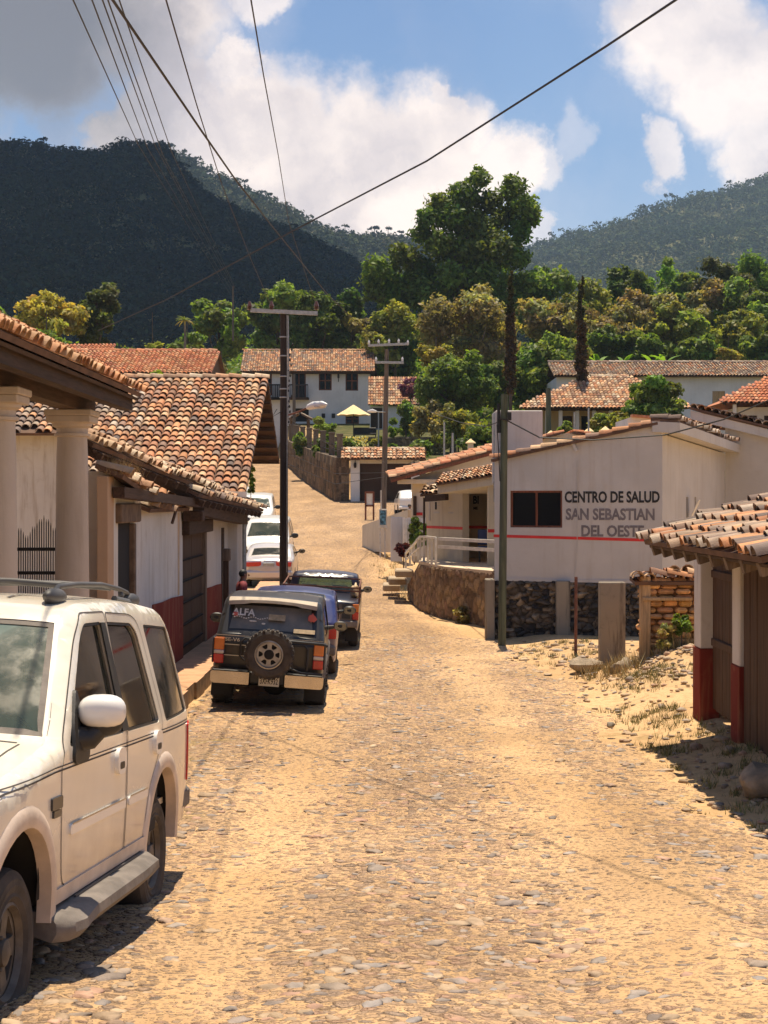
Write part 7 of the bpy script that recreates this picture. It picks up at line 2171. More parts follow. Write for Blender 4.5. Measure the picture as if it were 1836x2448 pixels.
		m.tube([(-.24, -.13, 1.09), (-.36, -.14, 1.10), (-.42, -.14, 1.02), (-.42, -.14, .83), (-.36, -.14, .78), (-.2, -.15, .74)], .016, 8)
		m.tube([(.30, -.14, 1.05), (.52, -.14, 1.05), (.58, -.14, .99), (.58, -.14, .68)], .016, 8); m.tube([(.36, -.14, 1.05), (.36, -.14, .72)], .014, 8)
		m.tube([(.1, -.16, .70), (.33, -.16, .70), (.50, -.16, .64), (.82, -.16, .64)], .018, 8); m.tube([(0.02, -.1, .9), (.02, .05, .9)], .06, 8)
		c.B(m, 'wheel_carrier', 'trim_black', ang=60)
		# axle, exhaust
		m = MB(); m.tube([(-.7, .98, .34), (.7, .98, .34)], .05, 8); m.blob((0.08, .95, .33), .19, .19, .17, 3, 0, n=8); m.tube([(-.42, .1, .40), (-.5, .5, .42), (-.5, 1.5, .45)], .035, 8); m.bbox(.3, .5, .3, .7, .33, .5, .02)
		c.B(m, 'rear_axle', 'under', ang=60)
		for sgn in (-1, 1):
			mm = mirror_part(c, 2.62, 1.16, sgn, size=(.12, .085, .06), reach=.20)
		m = MB(); m.blob((-.45, .30, 1.60), .03, .02, .02, 3, 0, n=5); m.blob((.42, .30, 1.58), .03, .02, .02, 3, 0, n=5); c.B(m, 'glass_clip', 'trim_black')
	hatch = [(3.10, -.90), (3.93, -.88), (3.93, .88), (3.10, .90)]
	c = simple_car('off_roader', 'dark grey off-road wagon with rear spare wheel, stickers and chrome bumper seen from behind', 'suv', (-1.78, Y + .15, zc), math.radians(1.1), math.radians(-.5), math.radians(4.2),
                   spine, .835, 1.10, .17, 'paint_charcoal', AR, wins, [[(1.2, .5), (1.22, 1.12)], [(2.75, .55), (2.78, 1.1)]], R_=.365, ww=.28, tyre='rubber', rim='alloy_dirty', glass='glass_side',
                   topglass=[(hatch, 'rear_window', 'glass_hatch'), ([(7.12, -.92), (7.92, -.95), (7.92, .95), (7.12, .92)], 'windscreen', 'glass_wind')], extra=extra, zb=.44, r=.07, nose=.10, tail=.035, crown=.03)
	return c
build_offroader()
def car_at(x, y, yaw=0, roll=0, L=4.4, toward=False):
	"""ground-fitted placement: returns loc and pitch for a car whose rear bumper is at (x, y)"""
	d = Vector((-math.sin(yaw), math.cos(yaw)))
	a = Vector((x, y)) + d * .8; b = Vector((x, y)) + d * (L - .8)
	za, zb_ = float(Pz(a.y)), float(Pz(b.y))
	pitch = math.atan2(zb_ - za, L - 1.6)
	return (x, y, za - .8 * math.tan(pitch) + .01), pitch
def build_street_cars():
	# blue wagon just ahead of the off-roader
	loc, p = car_at(-1.70, 27.9, 0)
	sp = [(.05, .45, .03), (.0, .7, .04), (.05, 1.0, .04), (.42, 1.40, .06), (.6, 1.47, .08), (1.6, 1.52, .2), (2.35, 1.48, .12), (2.95, 1.02, .05), (3.9, .92, .08), (4.15, .75, .05), (4.15, .42, .03)]
	AR = [(.85, .36, .32), (3.3, .36, .32)]
	def ex(c):
		for s in (-1, 1):
			m = MB(); m.bbox(*sorted((s * .62, s * .80)), -.03, .08, .72, .95, .01); c.B(m, 'tail_lamp', 'lens_red', smooth=False); mirror_part(c, 2.5, 1.07, s)
		m = MB(); m.bbox(-.8, .8, -.1, .1, .42, .6, .03); c.B(m, 'bumper', 'trim_dusty', smooth=False)
	simple_car('wagon', 'dusty blue wagon parked just ahead of the dark off-road wagon', 'car', loc, math.radians(1.2), p, math.radians(3), sp, .835, 1.0, .2, 'paint_blue', AR,
               [[(.5, 1.02), (.68, 1.38), (1.35, 1.42), (1.35, 1.02)], [(1.42, 1.02), (1.42, 1.42), (2.15, 1.40), (2.62, 1.03)]], [[(1.38, .4), (1.38, 1.0)], [(2.6, .45), (2.65, 1.0)]], R_=.33, tyre='rubber_dusty',
               topglass=[([(3.1, -.85), (3.9, -.82), (3.9, .82), (3.1, .85)][0:4], 'rear_window', 'glass_dark'), ([(6.1, -.9), (6.95, -.93), (6.95, .93), (6.1, .9)], 'windscreen', 'glass_dark')], extra=ex, r=.07, nose=.1, tail=.05)
	# navy pickup with ladder rack
	loc, p = car_at(-1.42, 33.6, 0)
	sp = [(.04, .50, .03), (.0, .62, .03), (.0, 1.02, .02), (.06, 1.05, .02), (1.95, 1.07, .03), (2.02, 1.09, .02), (2.14, 1.50, .07), (2.4, 1.56, .1), (3.0, 1.54, .12), (3.55, 1.08, .05), (4.5, .98, .08), (4.8, .8, .05), (4.8, .5, .03)]
	AR = [(1.05, .40, .36), (3.9, .40, .36)]
	def ex(c):
		for s in (-1, 1):
			m = MB(); m.bbox(*sorted((s * .70, s * .835)), -.05, .06, .83, 1.0, .01); c.B(m, 'indicator', 'lens_amber', smooth=False)
			m = MB(); m.bbox(*sorted((s * .70, s * .835)), -.05, .06, .66, .825, .01); c.B(m, 'tail_lamp', 'lens_red', smooth=False); mirror_part(c, 3.1, 1.14, s, size=(.11, .08, .05), reach=.15)
			m = MB(); m.bbox(*sorted((s * .55, s * .83)), .42, .45, .15, .5, .01); c.B(m, 'mud_flap', 'rubber', smooth=False)
		m = MB(); m.bbox(-.82, .82, -.14, .05, .50, .64, .02); c.B(m, 'bumper', 'trim_dusty', smooth=False)
		m = MB(); m.slab(rrect(-.66, .66, .68, .99, .02), (0, -.052, 0), (1, 0, 0), (0, 0, 1), .02); c.B(m, 'tailgate', 'trim_black', smooth=False)
		m = MB()
		for z in (1.34, 1.27): m.bar((-.85, .15, z + .02), (.85, .15, z), .03)
		for x in (-.83, -.1, .83): m.bar((x, .15, 1.0), (x, .15, 1.37), .035)
		for x in (-.83, .83): m.bar((x, .15, 1.36), (x, 1.9, 1.45), .03); m.bar((x, 1.9, 1.0), (x, 1.9, 1.45), .03)
		m.bar((-.83, 1.9, 1.45), (.83, 1.9, 1.45), .03)
		c.B(m, 'ladder_rack', 'iron_rust', smooth=False)
		m = MB(); m.blob((.72, 1.2, 1.2), .10, .2, .16, 5, .35, n=9); c.B(m, 'load', 'sticker_tan')
	simple_car('pickup_truck', 'dark navy pickup truck with rusty ladder rack and green tinted rear window', 'truck', loc, 0, p, math.radians(2.5), sp, .845, 1.06, .2, 'paint_navy', AR,
               [[(2.2, 1.10), (2.3, 1.38), (2.85, 1.40), (3.3, 1.12)]], [[(2.15, .5), (2.16, 1.06)]], R_=.35, tyre='rubber_dusty',
               topglass=[([(5.08, -.90), (5.90, -.88), (5.90, .88), (5.08, .90)], 'rear_window', 'glass_green'), ([(8.1, -.9), (8.95, -.93), (8.95, .93), (8.1, .9)], 'windscreen', 'glass_green')], extra=ex, zb=.42, r=.07, nose=.1, tail=.02, glass='glass_green')
	# silver saloon, rear view
	loc, p = car_at(-4.12, 55.3, math.radians(1)); 
	sp = [(.10, .32, .03), (.0, .50, .05), (.02, .78, .06), (.10, 1.00, .05), (.62, 1.06, .08), (1.25, 1.36, .15), (1.9, 1.44, .3), (2.7, 1.42, .2), (3.55, 1.02, .1), (4.5, .86, .1), (4.78, .68, .06), (4.8, .35, .03)]
	AR = [(1.05, .36, .32), (3.78, .36, .32)]
	def ex(c):
		for s in (-1, 1):
			m = MB(); m.slab(roundpoly([(s * .28, .80), (s * .80, .78), (s * .82, .93), (s * .26, .95)][::1 if s > 0 else -1], .02), (0, -.035 + .0, 0), (1, 0, 0), (0, 0, 1), .15); c.B(m, 'tail_lamp', 'lens_red', smooth=False); mirror_part(c, 3.1, 1.08, s, reach=.2)
		m = MB(); m.bbox(-.2, .2, -.05, .05, .78, .92, .01); c.B(m, 'licence_plate', 'steel_galv', smooth=False)
		m = MB(); m.bbox(-.86, .86, -.10, .15, .34, .64, .06); c.B(m, 'bumper', 'paint_silver', smooth=False)
	simple_car('saloon_car', 'silver saloon car with red tail lamps seen from behind beyond the dark pole', 'car', loc, math.radians(1), p, 0, sp, .905, .98, .28, 'paint_silver', AR,
               [[(1.15, 1.04), (1.45, 1.30), (2.1, 1.36), (2.1, 1.0)], [(2.17, 1.0), (2.17, 1.36), (2.7, 1.33), (3.35, 1.02)]], [[(2.13, .4), (2.13, 1.0)]], R_=.32,
               topglass=[([(4.15, -.88), (4.9, -.84), (4.9, .84), (4.15, .88)], 'rear_window', 'glass_dark'), ([(7.15, -.9), (7.9, -.93), (7.9, .93), (7.15, .9)], 'windscreen', 'glass_dark')], extra=ex, r=.10, nose=.14, tail=.09, crown=.05)
	# white pickups / vans facing the viewer
	def white(name, label, x, yfront, L, H, Wm, hood, group=None, yaw0=math.pi, grill=True, roof_to=2.0):
		# local rear at y=0; the car points at the viewer
		th = yaw0
		d = Vector((-math.sin(th), math.cos(th))); rear = Vector((x, yfront)) - d * L
		za = float(Pz(rear.y + d.y * .8)); zb_ = float(Pz(rear.y + d.y * (L - .8))); p = math.atan2(zb_ - za, L - 1.6)
		sp = [(.06, .5, .03), (.0, .7, .04), (.03, 1.05, .05), (.25, H - .18, .10), (.5, H - .03, .1), (1.5, H, .3), (L - 2.25, H - .03, .2), (L - 2.0, H - .10, .1), (L - 1.35, hood + .08, .06), (L - 1.1, hood + .03, .08), (L - .25, hood - .07, .1), (L, hood - .3, .08), (L, .45, .03)]
		AR = [(1.0, .42, .37), (L - .85, .42, .37)]
		def ex(c):
			for s in (-1, 1): mirror_part(c, L - 1.75, hood + .12, s, size=(.15, .11, .07), reach=.22)
			m = MB(); c.top(0, 0, poly=[(10.9, -.72), (11.75, -.72), (11.75, .72), (10.9, .72)], off=.004, m=m); c.B(m, 'grille', 'trim_black')
			m = MB(); m.bbox(-Wm, Wm, L - .08, L + .14, .42, .62, .05); c.B(m, 'bumper', 'chrome_dull', smooth=False)
			for s in (-1, 1):
				m = MB(); m.bbox(*sorted((s * Wm * .70, s * Wm * .94)), L - .12, L + .03, hood - .32, hood - .14, .02); c.B(m, 'headlamp', 'lens_clear', smooth=False)
		W1 = [[(.35, hood + .08), (.5, H - .2), (1.6, H - .16), (1.6, hood + .06)], [(1.75, hood + .06), (1.75, H - .16), (L - 2.3, H - .18), (L - 1.75, hood + .08)]]
		simple_car(name, label, 'truck' if 'pickup' in label else 'van', (rear.x, rear.y, za - .8 * math.tan(p)), th, p, 0, sp, Wm, hood, .2, 'paint_white', AR, W1, [[(1.68, .5), (1.68, hood)]], R_=.36,
                   topglass=[([(7.06, -.9), (7.93, -.95), (7.93, .95), (7.06, .9)], 'windscreen', 'glass_wind')], extra=ex, zb=.42, r=.10, nose=.12, tail=.05, crown=.05, group=group)
	white('van', 'white van facing downhill directly behind the silver saloon car', -4.85, 62.5, 5.0, 1.88, .96, 1.10)
	white('pickup_truck', 'white pickup facing downhill, second white vehicle above the silver saloon', -6.55, 78.5, 4.8, 1.75, .90, 1.05, yaw0=math.pi + .03)
	white('van', 'white van with dark windows, farthest in the row of parked vehicles', -8.05, 85.5, 4.9, 1.62, .90, .95, yaw0=math.pi + .06)
	# old white hatchback by the cream house, rear view
	loc, p = car_at(1.62, 87.5, math.radians(4))
	loc = (loc[0], loc[1], g(1.6, 88.5) + .05)
	sp = [(.05, .4, .03), (.0, .6, .05), (.0, .85, .04), (.06, .98, .04), (.55, 1.32, .12), (1.0, 1.40, .15), (2.0, 1.40, .2), (2.7, .96, .1), (3.7, .86, .1), (3.9, .6, .05), (3.9, .35, .03)]
	AR = [(.75, .33, .30), (3.05, .33, .30)]
	def ex(c):
		m = MB(); m.bbox(-.2, .25, -.06, .02, .64, .76, .01); c.B(m, 'licence_plate', 'steel_galv', smooth=False)
		m = MB(); m.bbox(-.8, .8, -.12, .1, .34, .5, .03); c.B(m, 'bumper', 'paint_white', smooth=False)
	simple_car('old_hatchback', 'old cream white hatchback parked behind the ramp by the cream house', 'car', loc, math.radians(4), 0, 0, sp, .80, .92, .3, 'paint_white', AR,
               [[(.6, .95), (.8, 1.26), (1.9, 1.28), (2.4, .95)]], [], R_=.29, topglass=[], extra=ex, r=.09, nose=.1, tail=.08, crown=.05)
build_street_cars()
# ---------------------------------------------------------------- trees and plants
def leaf_quads(rng, cen, rad, n, size, up=.25, shell=.55, squash=1.0, droop=0, tintv=.35, blob_t=None, outward=.7):
	"""n leaves spread in blobs; cen (k,3), rad (k,3)"""
	k = len(cen); vol = rad.prod(1) ** .75; idx = rng.choice(k, n, p=vol / vol.sum())
	d = rng.normal(size=(n, 3)); d[:, 2] += up; d /= np.linalg.norm(d, axis=1)[:, None]
	rr = shell + (1 - shell) * rng.random(n) ** .6
	lump = .80 + .32 * np.sin(d[:, 0] * 5 + idx) * np.sin(d[:, 1] * 6 + idx * 2) + .12 * np.sin(d[:, 2] * 9 + idx)
	P = cen[idx] + d * rad[idx] * (rr * lump)[:, None]
	nr = d * outward + rng.normal(size=(n, 3)) * .6 + np.array([0, 0, .35]); nr /= np.linalg.norm(nr, axis=1)[:, None]
	t = np.cross(nr, rng.normal(size=(n, 3))); t /= np.linalg.norm(t, axis=1)[:, None]
	b = np.cross(nr, t)
	s = size * rng.uniform(.55, 1.35, n)[:, None]
	t = t * s; b = b * s * .55
	if droop: t[:, 2] -= droop * s[:, 0]
	V = np.stack([P - t, P - t * .15 + b, P + t, P - t * .15 - b], 1)
	bt = rng.uniform(.70, 1.35, (k, 1)) * (1 + rng.uniform(-.12, .12, (k, 3))) if blob_t is None else blob_t
	T = bt[idx] * rng.uniform(1 - tintv, 1 + tintv, (n, 1)) * (1 + rng.uniform(-.1, .1, (n, 3)))
	return V.reshape(-1, 3), np.repeat(T, 4, 0)
def crown_blobs(rng, base, w, h, n, top_heavy=.5, br=.32, lean=0, shape='round'):
	"""blob centres for a crown of width w, height h sitting at base (its lowest point)"""
	cen = []; rad = []
	for i in range(n):
		for _ in range(60):
			t = rng.random(); a = rng.uniform(0, 6.283); r = rng.random() ** .5
			if shape == 'round': lim = math.sqrt(max(0, 1 - (2 * t - 1) ** 2)) if t > .35 else .55 + t
			elif shape == 'cone': lim = (1 - t) * .95 + .08
			elif shape == 'dome': lim = math.sqrt(max(0, 1 - t * t))
			else: lim = .9 - .35 * abs(2 * t - 1)
			if r <= lim: break
		s = br * rng.uniform(.75, 1.4) * (1 if shape != 'cone' else (1.15 - t))
		cen.append((base[0] + math.cos(a) * r * w / 2 * (1 - br * .6) + lean * t * w, base[1] + math.sin(a) * r * w / 2 * (1 - br * .6), base[2] + h * (.12 + t * .80)))
		rad.append((w * s * .5, w * s * .5, min(w, h) * s * .42))
	return np.array(cen), np.array(rad)
def tree(name, label, cat, x, y, zb, w, h, leaf, n=5000, size=.22, blobs=26, trunk=.25, bark='bark', seed=1, group=None, crown_from=.28, shape='round', br=.32, cen=None, rad=None, lean=0, shell=.5, stems=1, droop=0, up=.25, tintv=.35, twigs=0):
	rng = np.random.default_rng(seed)
	t = thing(name, label, cat, (x, y, zb), group=group)
	if cen is None: cen, rad = crown_blobs(rng, (0, 0, h * crown_from), w, h * (1 - crown_from), blobs, br=br, shape=shape, lean=lean)
	else: cen = np.array(cen, float); rad = np.array(rad, float)
	V, T = leaf_quads(rng, cen, rad, n, size, shell=shell, droop=droop, up=up, tintv=tintv)
	o = np_object('crown', V, np.arange(len(V)).reshape(-1, 4), MAT[leaf], tint=T, parent=t)
	m = MB(); rr = random.Random(seed)
	order = sorted(range(len(cen)), key=lambda i: -rad[i].prod())[:10 if trunk > .1 else 5]
	topz = h * (crown_from + .35)
	for s in range(stems):
		ox = (s - (stems - 1) / 2) * trunk * 2.5
		m.tube([(ox, 0, -.3), (ox + rr.uniform(-.1, .1) * trunk * 4, 0, h * crown_from * .6), (ox * 1.5, rr.uniform(-.2, .2), topz)], [trunk * 1.25, trunk, trunk * .45], 8)
	for i in order:
		c = cen[i]; st = rr.uniform(.45, .9) * topz
		mid = ((c[0]) * .45, c[1] * .45, st + (c[2] - st) * .45 + .1 * h * .1)
		m.tube([(0, 0, min(st, c[2] * .8)), mid, tuple(c)], [trunk * .45, trunk * .3, trunk * .1], 6)
	m.build('trunk', MAT[bark], t, smooth=True)
	return t
def TR(px0, px1, ptop, pbase, Y):
	"""tree frame from where it stands in the view: x, width, height above ground, ground z"""
	x = ((px0 + px1) / 2 - CX) / F * Y; w = (px1 - px0) / F * Y
	zt = (HY - ptop) / F * Y; zb = (HY - pbase) / F * Y
	return x, w, zb, zt - zb
def build_trees():
	def T_(name, label, cat, f, Y, leaf, **k):
		x, w, zb, h = TR(*f, Y)
		zg = min(g(x, Y), zb) if Y > 60 else zb
		H = zb + h - zg; cf = k.pop('crown_from', .28)
		k['crown_from'] = (zb + h * cf * .2 - zg) / H
		k['n'] = int(k.get('n', 5000) * 1.6); k['seed'] = k.get('seed', 1)
		w *= 1.2 if Y > 140 else 1.06
		return tree(name, label, cat, x, Y, zg, w, H, leaf, **k)
	# the great tree, lobes set out by hand from its outline
	Y = 172.0; x0, w0, zb, h0 = TR(855, 1290, 400, 960, Y); s = Y / F
	lobes = [(1140, 430, 34), (1120, 470, 45), (1165, 480, 42), (1225, 455, 40), (1255, 500, 44), (1240, 555, 36), (1205, 520, 38), (1050, 490, 40), (1035, 525, 36), (1080, 520, 50), (1120, 540, 55),
             (1165, 560, 48), (1020, 560, 36), (1060, 590, 55), (1120, 610, 62), (1180, 620, 56), (1230, 620, 40), (960, 620, 48), (915, 650, 42), (890, 680, 36), (940, 680, 52), (1000, 650, 60), (1010, 700, 55),
             (1080, 670, 60), (1150, 680, 60), (1220, 680, 55), (1260, 670, 35), (930, 720, 40), (900, 705, 30), (1060, 730, 50), (1130, 740, 55), (1190, 740, 50), (1240, 570, 24), (1100, 455, 30), (1150, 410, 20), (1270, 520, 26)]
	rng = np.random.default_rng(12)
	cen = []; rad = []
	for (px, py, r) in lobes:
		for q in range(2):
			cen.append(((px - 1100) * s + rng.normal(0, .3), rng.uniform(-1, 1) * (3.2 if py > 560 else 1.8), (960 - py) * s + rng.normal(0, .2))); k = rng.uniform(.72, 1.0) * 1.12; rad.append((r * s * k, r * s * k, r * s * k * .85))
	tree('big_tree', 'huge dark green tree towering above the village in the centre', 'tree', (1100 - CX) * s, Y, zb, w0, h0, 'leaf_dark', n=34000, size=.30, cen=cen, rad=rad, trunk=.9, seed=5, shell=.45, tintv=.5, crown_from=.35)
	# left group
	T_('yellow_tree', 'yellow olive feathery tree left of the dark conifer', 'tree', (15, 205, 700, 850), 125, 'leaf_yellow', n=9000, size=.22, blobs=34, seed=21, br=.30, trunk=.25, bark='bark_pale', shell=.4)
	T_('conifer', 'dark layered conifer against the shaded mountain on the left', 'tree', (168, 292, 660, 850), 128, 'leaf_conifer', n=9000, size=.20, blobs=60, seed=22, br=.22, shape='cigar', trunk=.25, crown_from=.05, shell=.5)
	T_('left_edge_tree', 'bright green tree at the far left edge', 'tree', (-70, 38, 722, 860), 130, 'leaf_green', n=4500, size=.22, blobs=20, seed=23, trunk=.2)
	T_('shrub', 'low pale green shrub between the yellow tree and the red roof', 'shrub', (55, 165, 790, 850), 114, 'leaf_bright', n=2600, size=.16, blobs=16, seed=24, trunk=.08, crown_from=.1)
	# palm
	x, w, zb, h = TR(415, 468, 740, 860, 140)
	t = thing('palm', 'small palm with drooping yellowish fronds before the shaded mountain', 'palm', (x, 140, zb)); rng = np.random.default_rng(3); V = []; Tt = []
	m = MB(); m.tube([(0, 0, 0), (.05, 0, h * .5), (0, 0, h * .78)], [.14, .11, .10], 7); m.build('trunk', MAT['bark_pale'], t, smooth=True)
	for k in range(24):
		a = rng.uniform(0, 6.28); el = rng.uniform(-.1, 1.1); L_ = rng.uniform(.8, 1.15); p = np.array([0, 0, h * .78]); dirv = np.array([math.cos(a) * math.cos(el), math.sin(a) * math.cos(el), math.sin(el)])
		col = (1.0, .9, .6) if el < .3 else (.5, .75, .6)
		for j in range(7):
			q = p + dirv * L_ / 7; dirv = dirv + np.array([0, 0, -.20]); dirv /= np.linalg.norm(dirv); sd = np.cross(dirv, [0, 0, 1]); sd /= np.linalg.norm(sd) + 1e-6
			ww = .10 * (1 - j / 9)
			V += [p, p + sd * ww * 1.6 + [0, 0, -.08], q, p]; Tt += [col] * 4; V += [p, q, p - sd * ww * 1.6 + [0, 0, -.08], p]; Tt += [col] * 4; p = q
	np_object('fronds', np.array(V), np.arange(len(V)).reshape(-1, 4), MAT['leaf_yellow'], tint=np.array(Tt) * .8, parent=t)
	# middle-left trees
	T_('broadleaf_tree', 'glossy green leaning tree right of the small palm', 'tree', (460, 590, 705, 870), 168, 'leaf_green', n=6500, size=.30, blobs=24, seed=31, trunk=.2, br=.3)
	T_('broadleaf_tree', 'tall green tree directly behind the dark pole crossarm', 'tree', (590, 740, 665, 870), 176, 'leaf_green', n=8000, size=.30, blobs=30, seed=32, trunk=.3, br=.3)
	T_('broadleaf_tree', 'dense green tree over the right end of the two storey roof', 'tree', (700, 830, 700, 870), 178, 'leaf_dark', n=7500, size=.28, blobs=28, seed=33, trunk=.3)
	T_('dry_tree', 'small brownish bare tree left of the huge tree', 'tree', (800, 880, 712, 860), 180, 'leaf_dry', n=2600, size=.26, blobs=16, seed=34, trunk=.15, shell=.3, bark='bark_pale')
	T_('shrub', 'rusty dry bush between the long red roof and the two storey house', 'shrub', (500, 560, 870, 915), 140, 'leaf_dry', n=1800, size=.16, blobs=14, seed=35, trunk=.06, crown_from=.05)
	T_('shrub', 'dark green bush behind the long red roof', 'shrub', (395, 500, 790, 870), 150, 'leaf_green', n=2800, size=.2, blobs=16, seed=36, trunk=.08, crown_from=.05)
	T_('shrub', 'grey green bush rising over the middle of the long red roof', 'shrub', (335, 395, 815, 860), 118, 'leaf_olive', n=1300, size=.16, blobs=10, seed=37, trunk=.06, crown_from=.05)
	T_('sapling', 'little green sapling on the wall above the big tiled roof', 'sapling', (360, 393, 880, 906), 60, 'leaf_bright', n=160, size=.09, blobs=5, seed=38, trunk=.02, crown_from=.1)
	# centre
	T_('yellow_green_tree', 'bright yellow green tree between the two storey house and the dry brown tree', 'tree', (880, 1010, 730, 900), 163, 'leaf_olive', n=5500, size=.26, blobs=22, seed=41, trunk=.2)
	T_('dark_tree', 'dark tree filling the gap left of the huge tree at its foot', 'tree', (790, 900, 690, 880), 184, 'leaf_dark', n=5500, size=.28, blobs=22, seed=42, trunk=.25)
	T_('dry_tree', 'broad brown dry tree in front of the huge green tree', 'tree', (1025, 1240, 668, 910), 150, 'leaf_dry', n=9500, size=.24, blobs=42, seed=43, trunk=.3, bark='bark_pale', shell=.35, br=.28)
	T_('round_tree', 'round yellow topped green tree left of the first cypress', 'tree', (985, 1182, 815, 1030), 122, 'leaf_green', n=14000, size=.17, blobs=44, seed=44, trunk=.25, br=.26, shell=.6, crown_from=.12)
	T_('round_tree', 'orange tipped small crown overlapping the round tree from behind', 'tree', (1000, 1085, 800, 900), 130, 'leaf_yellow', n=2600, size=.16, blobs=14, seed=45, trunk=.12, crown_from=.2)
	T_('broadleaf_tree', 'glossy green tree between the two cypresses', 'tree', (1190, 1380, 790, 1000), 132, 'leaf_green', n=9000, size=.24, blobs=36, seed=46, trunk=.25, crown_from=.12)
	T_('broadleaf_tree', 'bright green tree crowded behind the dry brown tree on its right', 'tree', (1240, 1390, 635, 880), 178, 'leaf_green', n=8500, size=.30, blobs=32, seed=47, trunk=.3, crown_from=.1)
	T_('broadleaf_tree', 'dark leafy tree beneath the second cypress top', 'tree', (1370, 1480, 770, 900), 150, 'leaf_dark', n=5500, size=.22, blobs=22, seed=48, trunk=.2, crown_from=.1)
	T_('broadleaf_tree', 'green tree low in front of the dry brown tree', 'tree', (1130, 1240, 830, 1010), 128, 'leaf_green', n=5000, size=.2, blobs=20, seed=49, trunk=.2, crown_from=.1)
	T_('broadleaf_tree', 'low green tree between the huge tree and the yellow green tree', 'tree', (860, 1030, 740, 930), 170, 'leaf_green', n=6000, size=.26, blobs=24, seed=50, trunk=.2, crown_from=.1)
	# right-hand forest edge, tree by tree
	fr = [((1240, 1420, 690, 900), 158, 'leaf_dry', 'brown green tree just behind the second cypress'),
          ((1330, 1480, 650, 880), 182, 'leaf_olive', 'olive tree behind the second cypress, beneath the sky gap'),
          ((1440, 1560, 615, 860), 190, 'leaf_dark', 'dark rounded tree with white blossoms, highest in the middle of the forest'),
          ((1530, 1640, 605, 850), 192, 'leaf_bright', 'pale leaved bright green tree standing out on the forest skyline'),
          ((1600, 1690, 640, 850), 188, 'leaf_green', 'mid green tree just right of the pale leaved tree'),
          ((1460, 1620, 680, 880), 168, 'leaf_dry', 'tawny dry tree in the middle of the forest below the blossoms'),
          ((1560, 1680, 720, 890), 160, 'leaf_olive', 'olive tree above the long brown roof'),
          ((1390, 1520, 740, 890), 155, 'leaf_dry', 'bare greyish tree behind the long brown roof, left half'),
          ((1660, 1800, 600, 860), 186, 'leaf_conifer', 'tall dark tree at the right end of the forest'),
          ((1740, 1900, 575, 850), 192, 'leaf_dark', 'tallest dark tree cut by the right edge of the picture'),
          ((1690, 1830, 720, 880), 165, 'leaf_olive', 'spreading olive tree at the right edge above the roofs'),
          ((1780, 1900, 770, 900), 150, 'leaf_green', 'green tree at the right edge just above the balcony house'),
          ((1620, 1720, 790, 890), 148, 'leaf_green', 'low green tree behind the right part of the long brown roof'),
          ((1480, 1580, 790, 885), 150, 'leaf_green', 'low green tree behind the banana plants'),
          ((1300, 1400, 800, 900), 146, 'leaf_olive', 'low olive tree left of the second cypress'),
          ((1640, 1760, 660, 850), 178, 'leaf_dry', 'dull brown tree below the forest skyline on the right'),
          ((1720, 1850, 660, 860), 175, 'leaf_green', 'dense mid green tree in the right part of the forest')]
	for i, (f, Y, lf, lab) in enumerate(fr):
		T_('forest_tree', lab, 'tree', f, Y, lf, n=6500, size=.27, blobs=28, seed=60 + i, trunk=.25, crown_from=.12, br=.30, shell=.42, group='trees of the forest edge behind the roofs')
	T_('yellow_shrub', 'bright yellow flowering bush above the long brown roof', 'shrub', (1708, 1775, 828, 880), 138, 'leaf_yellow', n=1800, size=.14, blobs=14, seed=80, trunk=.06, crown_from=.05)
	T_('leafy_tree', 'dense leafy tree overlapping the veranda roof and the pale wall', 'tree', (1478, 1648, 893, 1040), 96, 'leaf_green', n=9000, size=.17, blobs=34, seed=81, trunk=.15, crown_from=.1, br=.28, shell=.5)
	T_('veranda_shrub', 'yellow green shrub growing in front of the veranda pillars', 'shrub', (1410, 1510, 975, 1050), 92, 'leaf_olive', n=2600, size=.13, blobs=18, seed=82, trunk=.06, crown_from=.05)
	T_('veranda_shrub', 'small palm-like green plant by the dark veranda door', 'shrub', (1330, 1375, 1005, 1050), 92, 'leaf_green', n=800, size=.15, blobs=8, seed=83, trunk=.04, crown_from=.1)
	# banana plants
	for i, px in enumerate((1430, 1490, 1560, 1590)):
		Y = 140; x = (px - CX) / F * Y; zb = (HY - 900) / F * Y
		t = thing('banana_plant', ['banana plant with upright pale leaf left of the second cypress top of the brown roof', 'banana plant behind the left half of the long brown roof', 'banana plant with split leaves over the middle of the brown roof', 'banana plant next to the right of the split-leaved one'][i], 'plant', (x, Y, zb), group='banana plants behind the long roof')
		rng = np.random.default_rng(90 + i); V = []; Tt = []
		for k in range(7):
			a = rng.uniform(0, 6.28); p = np.array([0, 0, .8]); d = np.array([math.cos(a) * .4, math.sin(a) * .4, 1.0]); d /= np.linalg.norm(d)
			for j in range(6):
				q = p + d * .32; d = d + np.array([math.cos(a) * .16, math.sin(a) * .16, -.15]); d /= np.linalg.norm(d); sd = np.array([-math.sin(a), math.cos(a), .2]) * .2 * math.sin((j + .7) / 6.5 * 3.14)
				V += [p - sd, p + sd, q + sd, q - sd]; Tt += [(1.0, 1.2, .9)] * 4; p = q
		np_object('leaves', np.array(V), np.arange(len(V)).reshape(-1, 4), MAT['leaf_bright'], tint=np.array(Tt), parent=t)
		m = MB(); m.tube([(0, 0, -.2), (0, 0, 1.1)], [.10, .07], 6); m.build('stem', MAT['leaf_bright'] if False else MAT['bark_pale'], t)
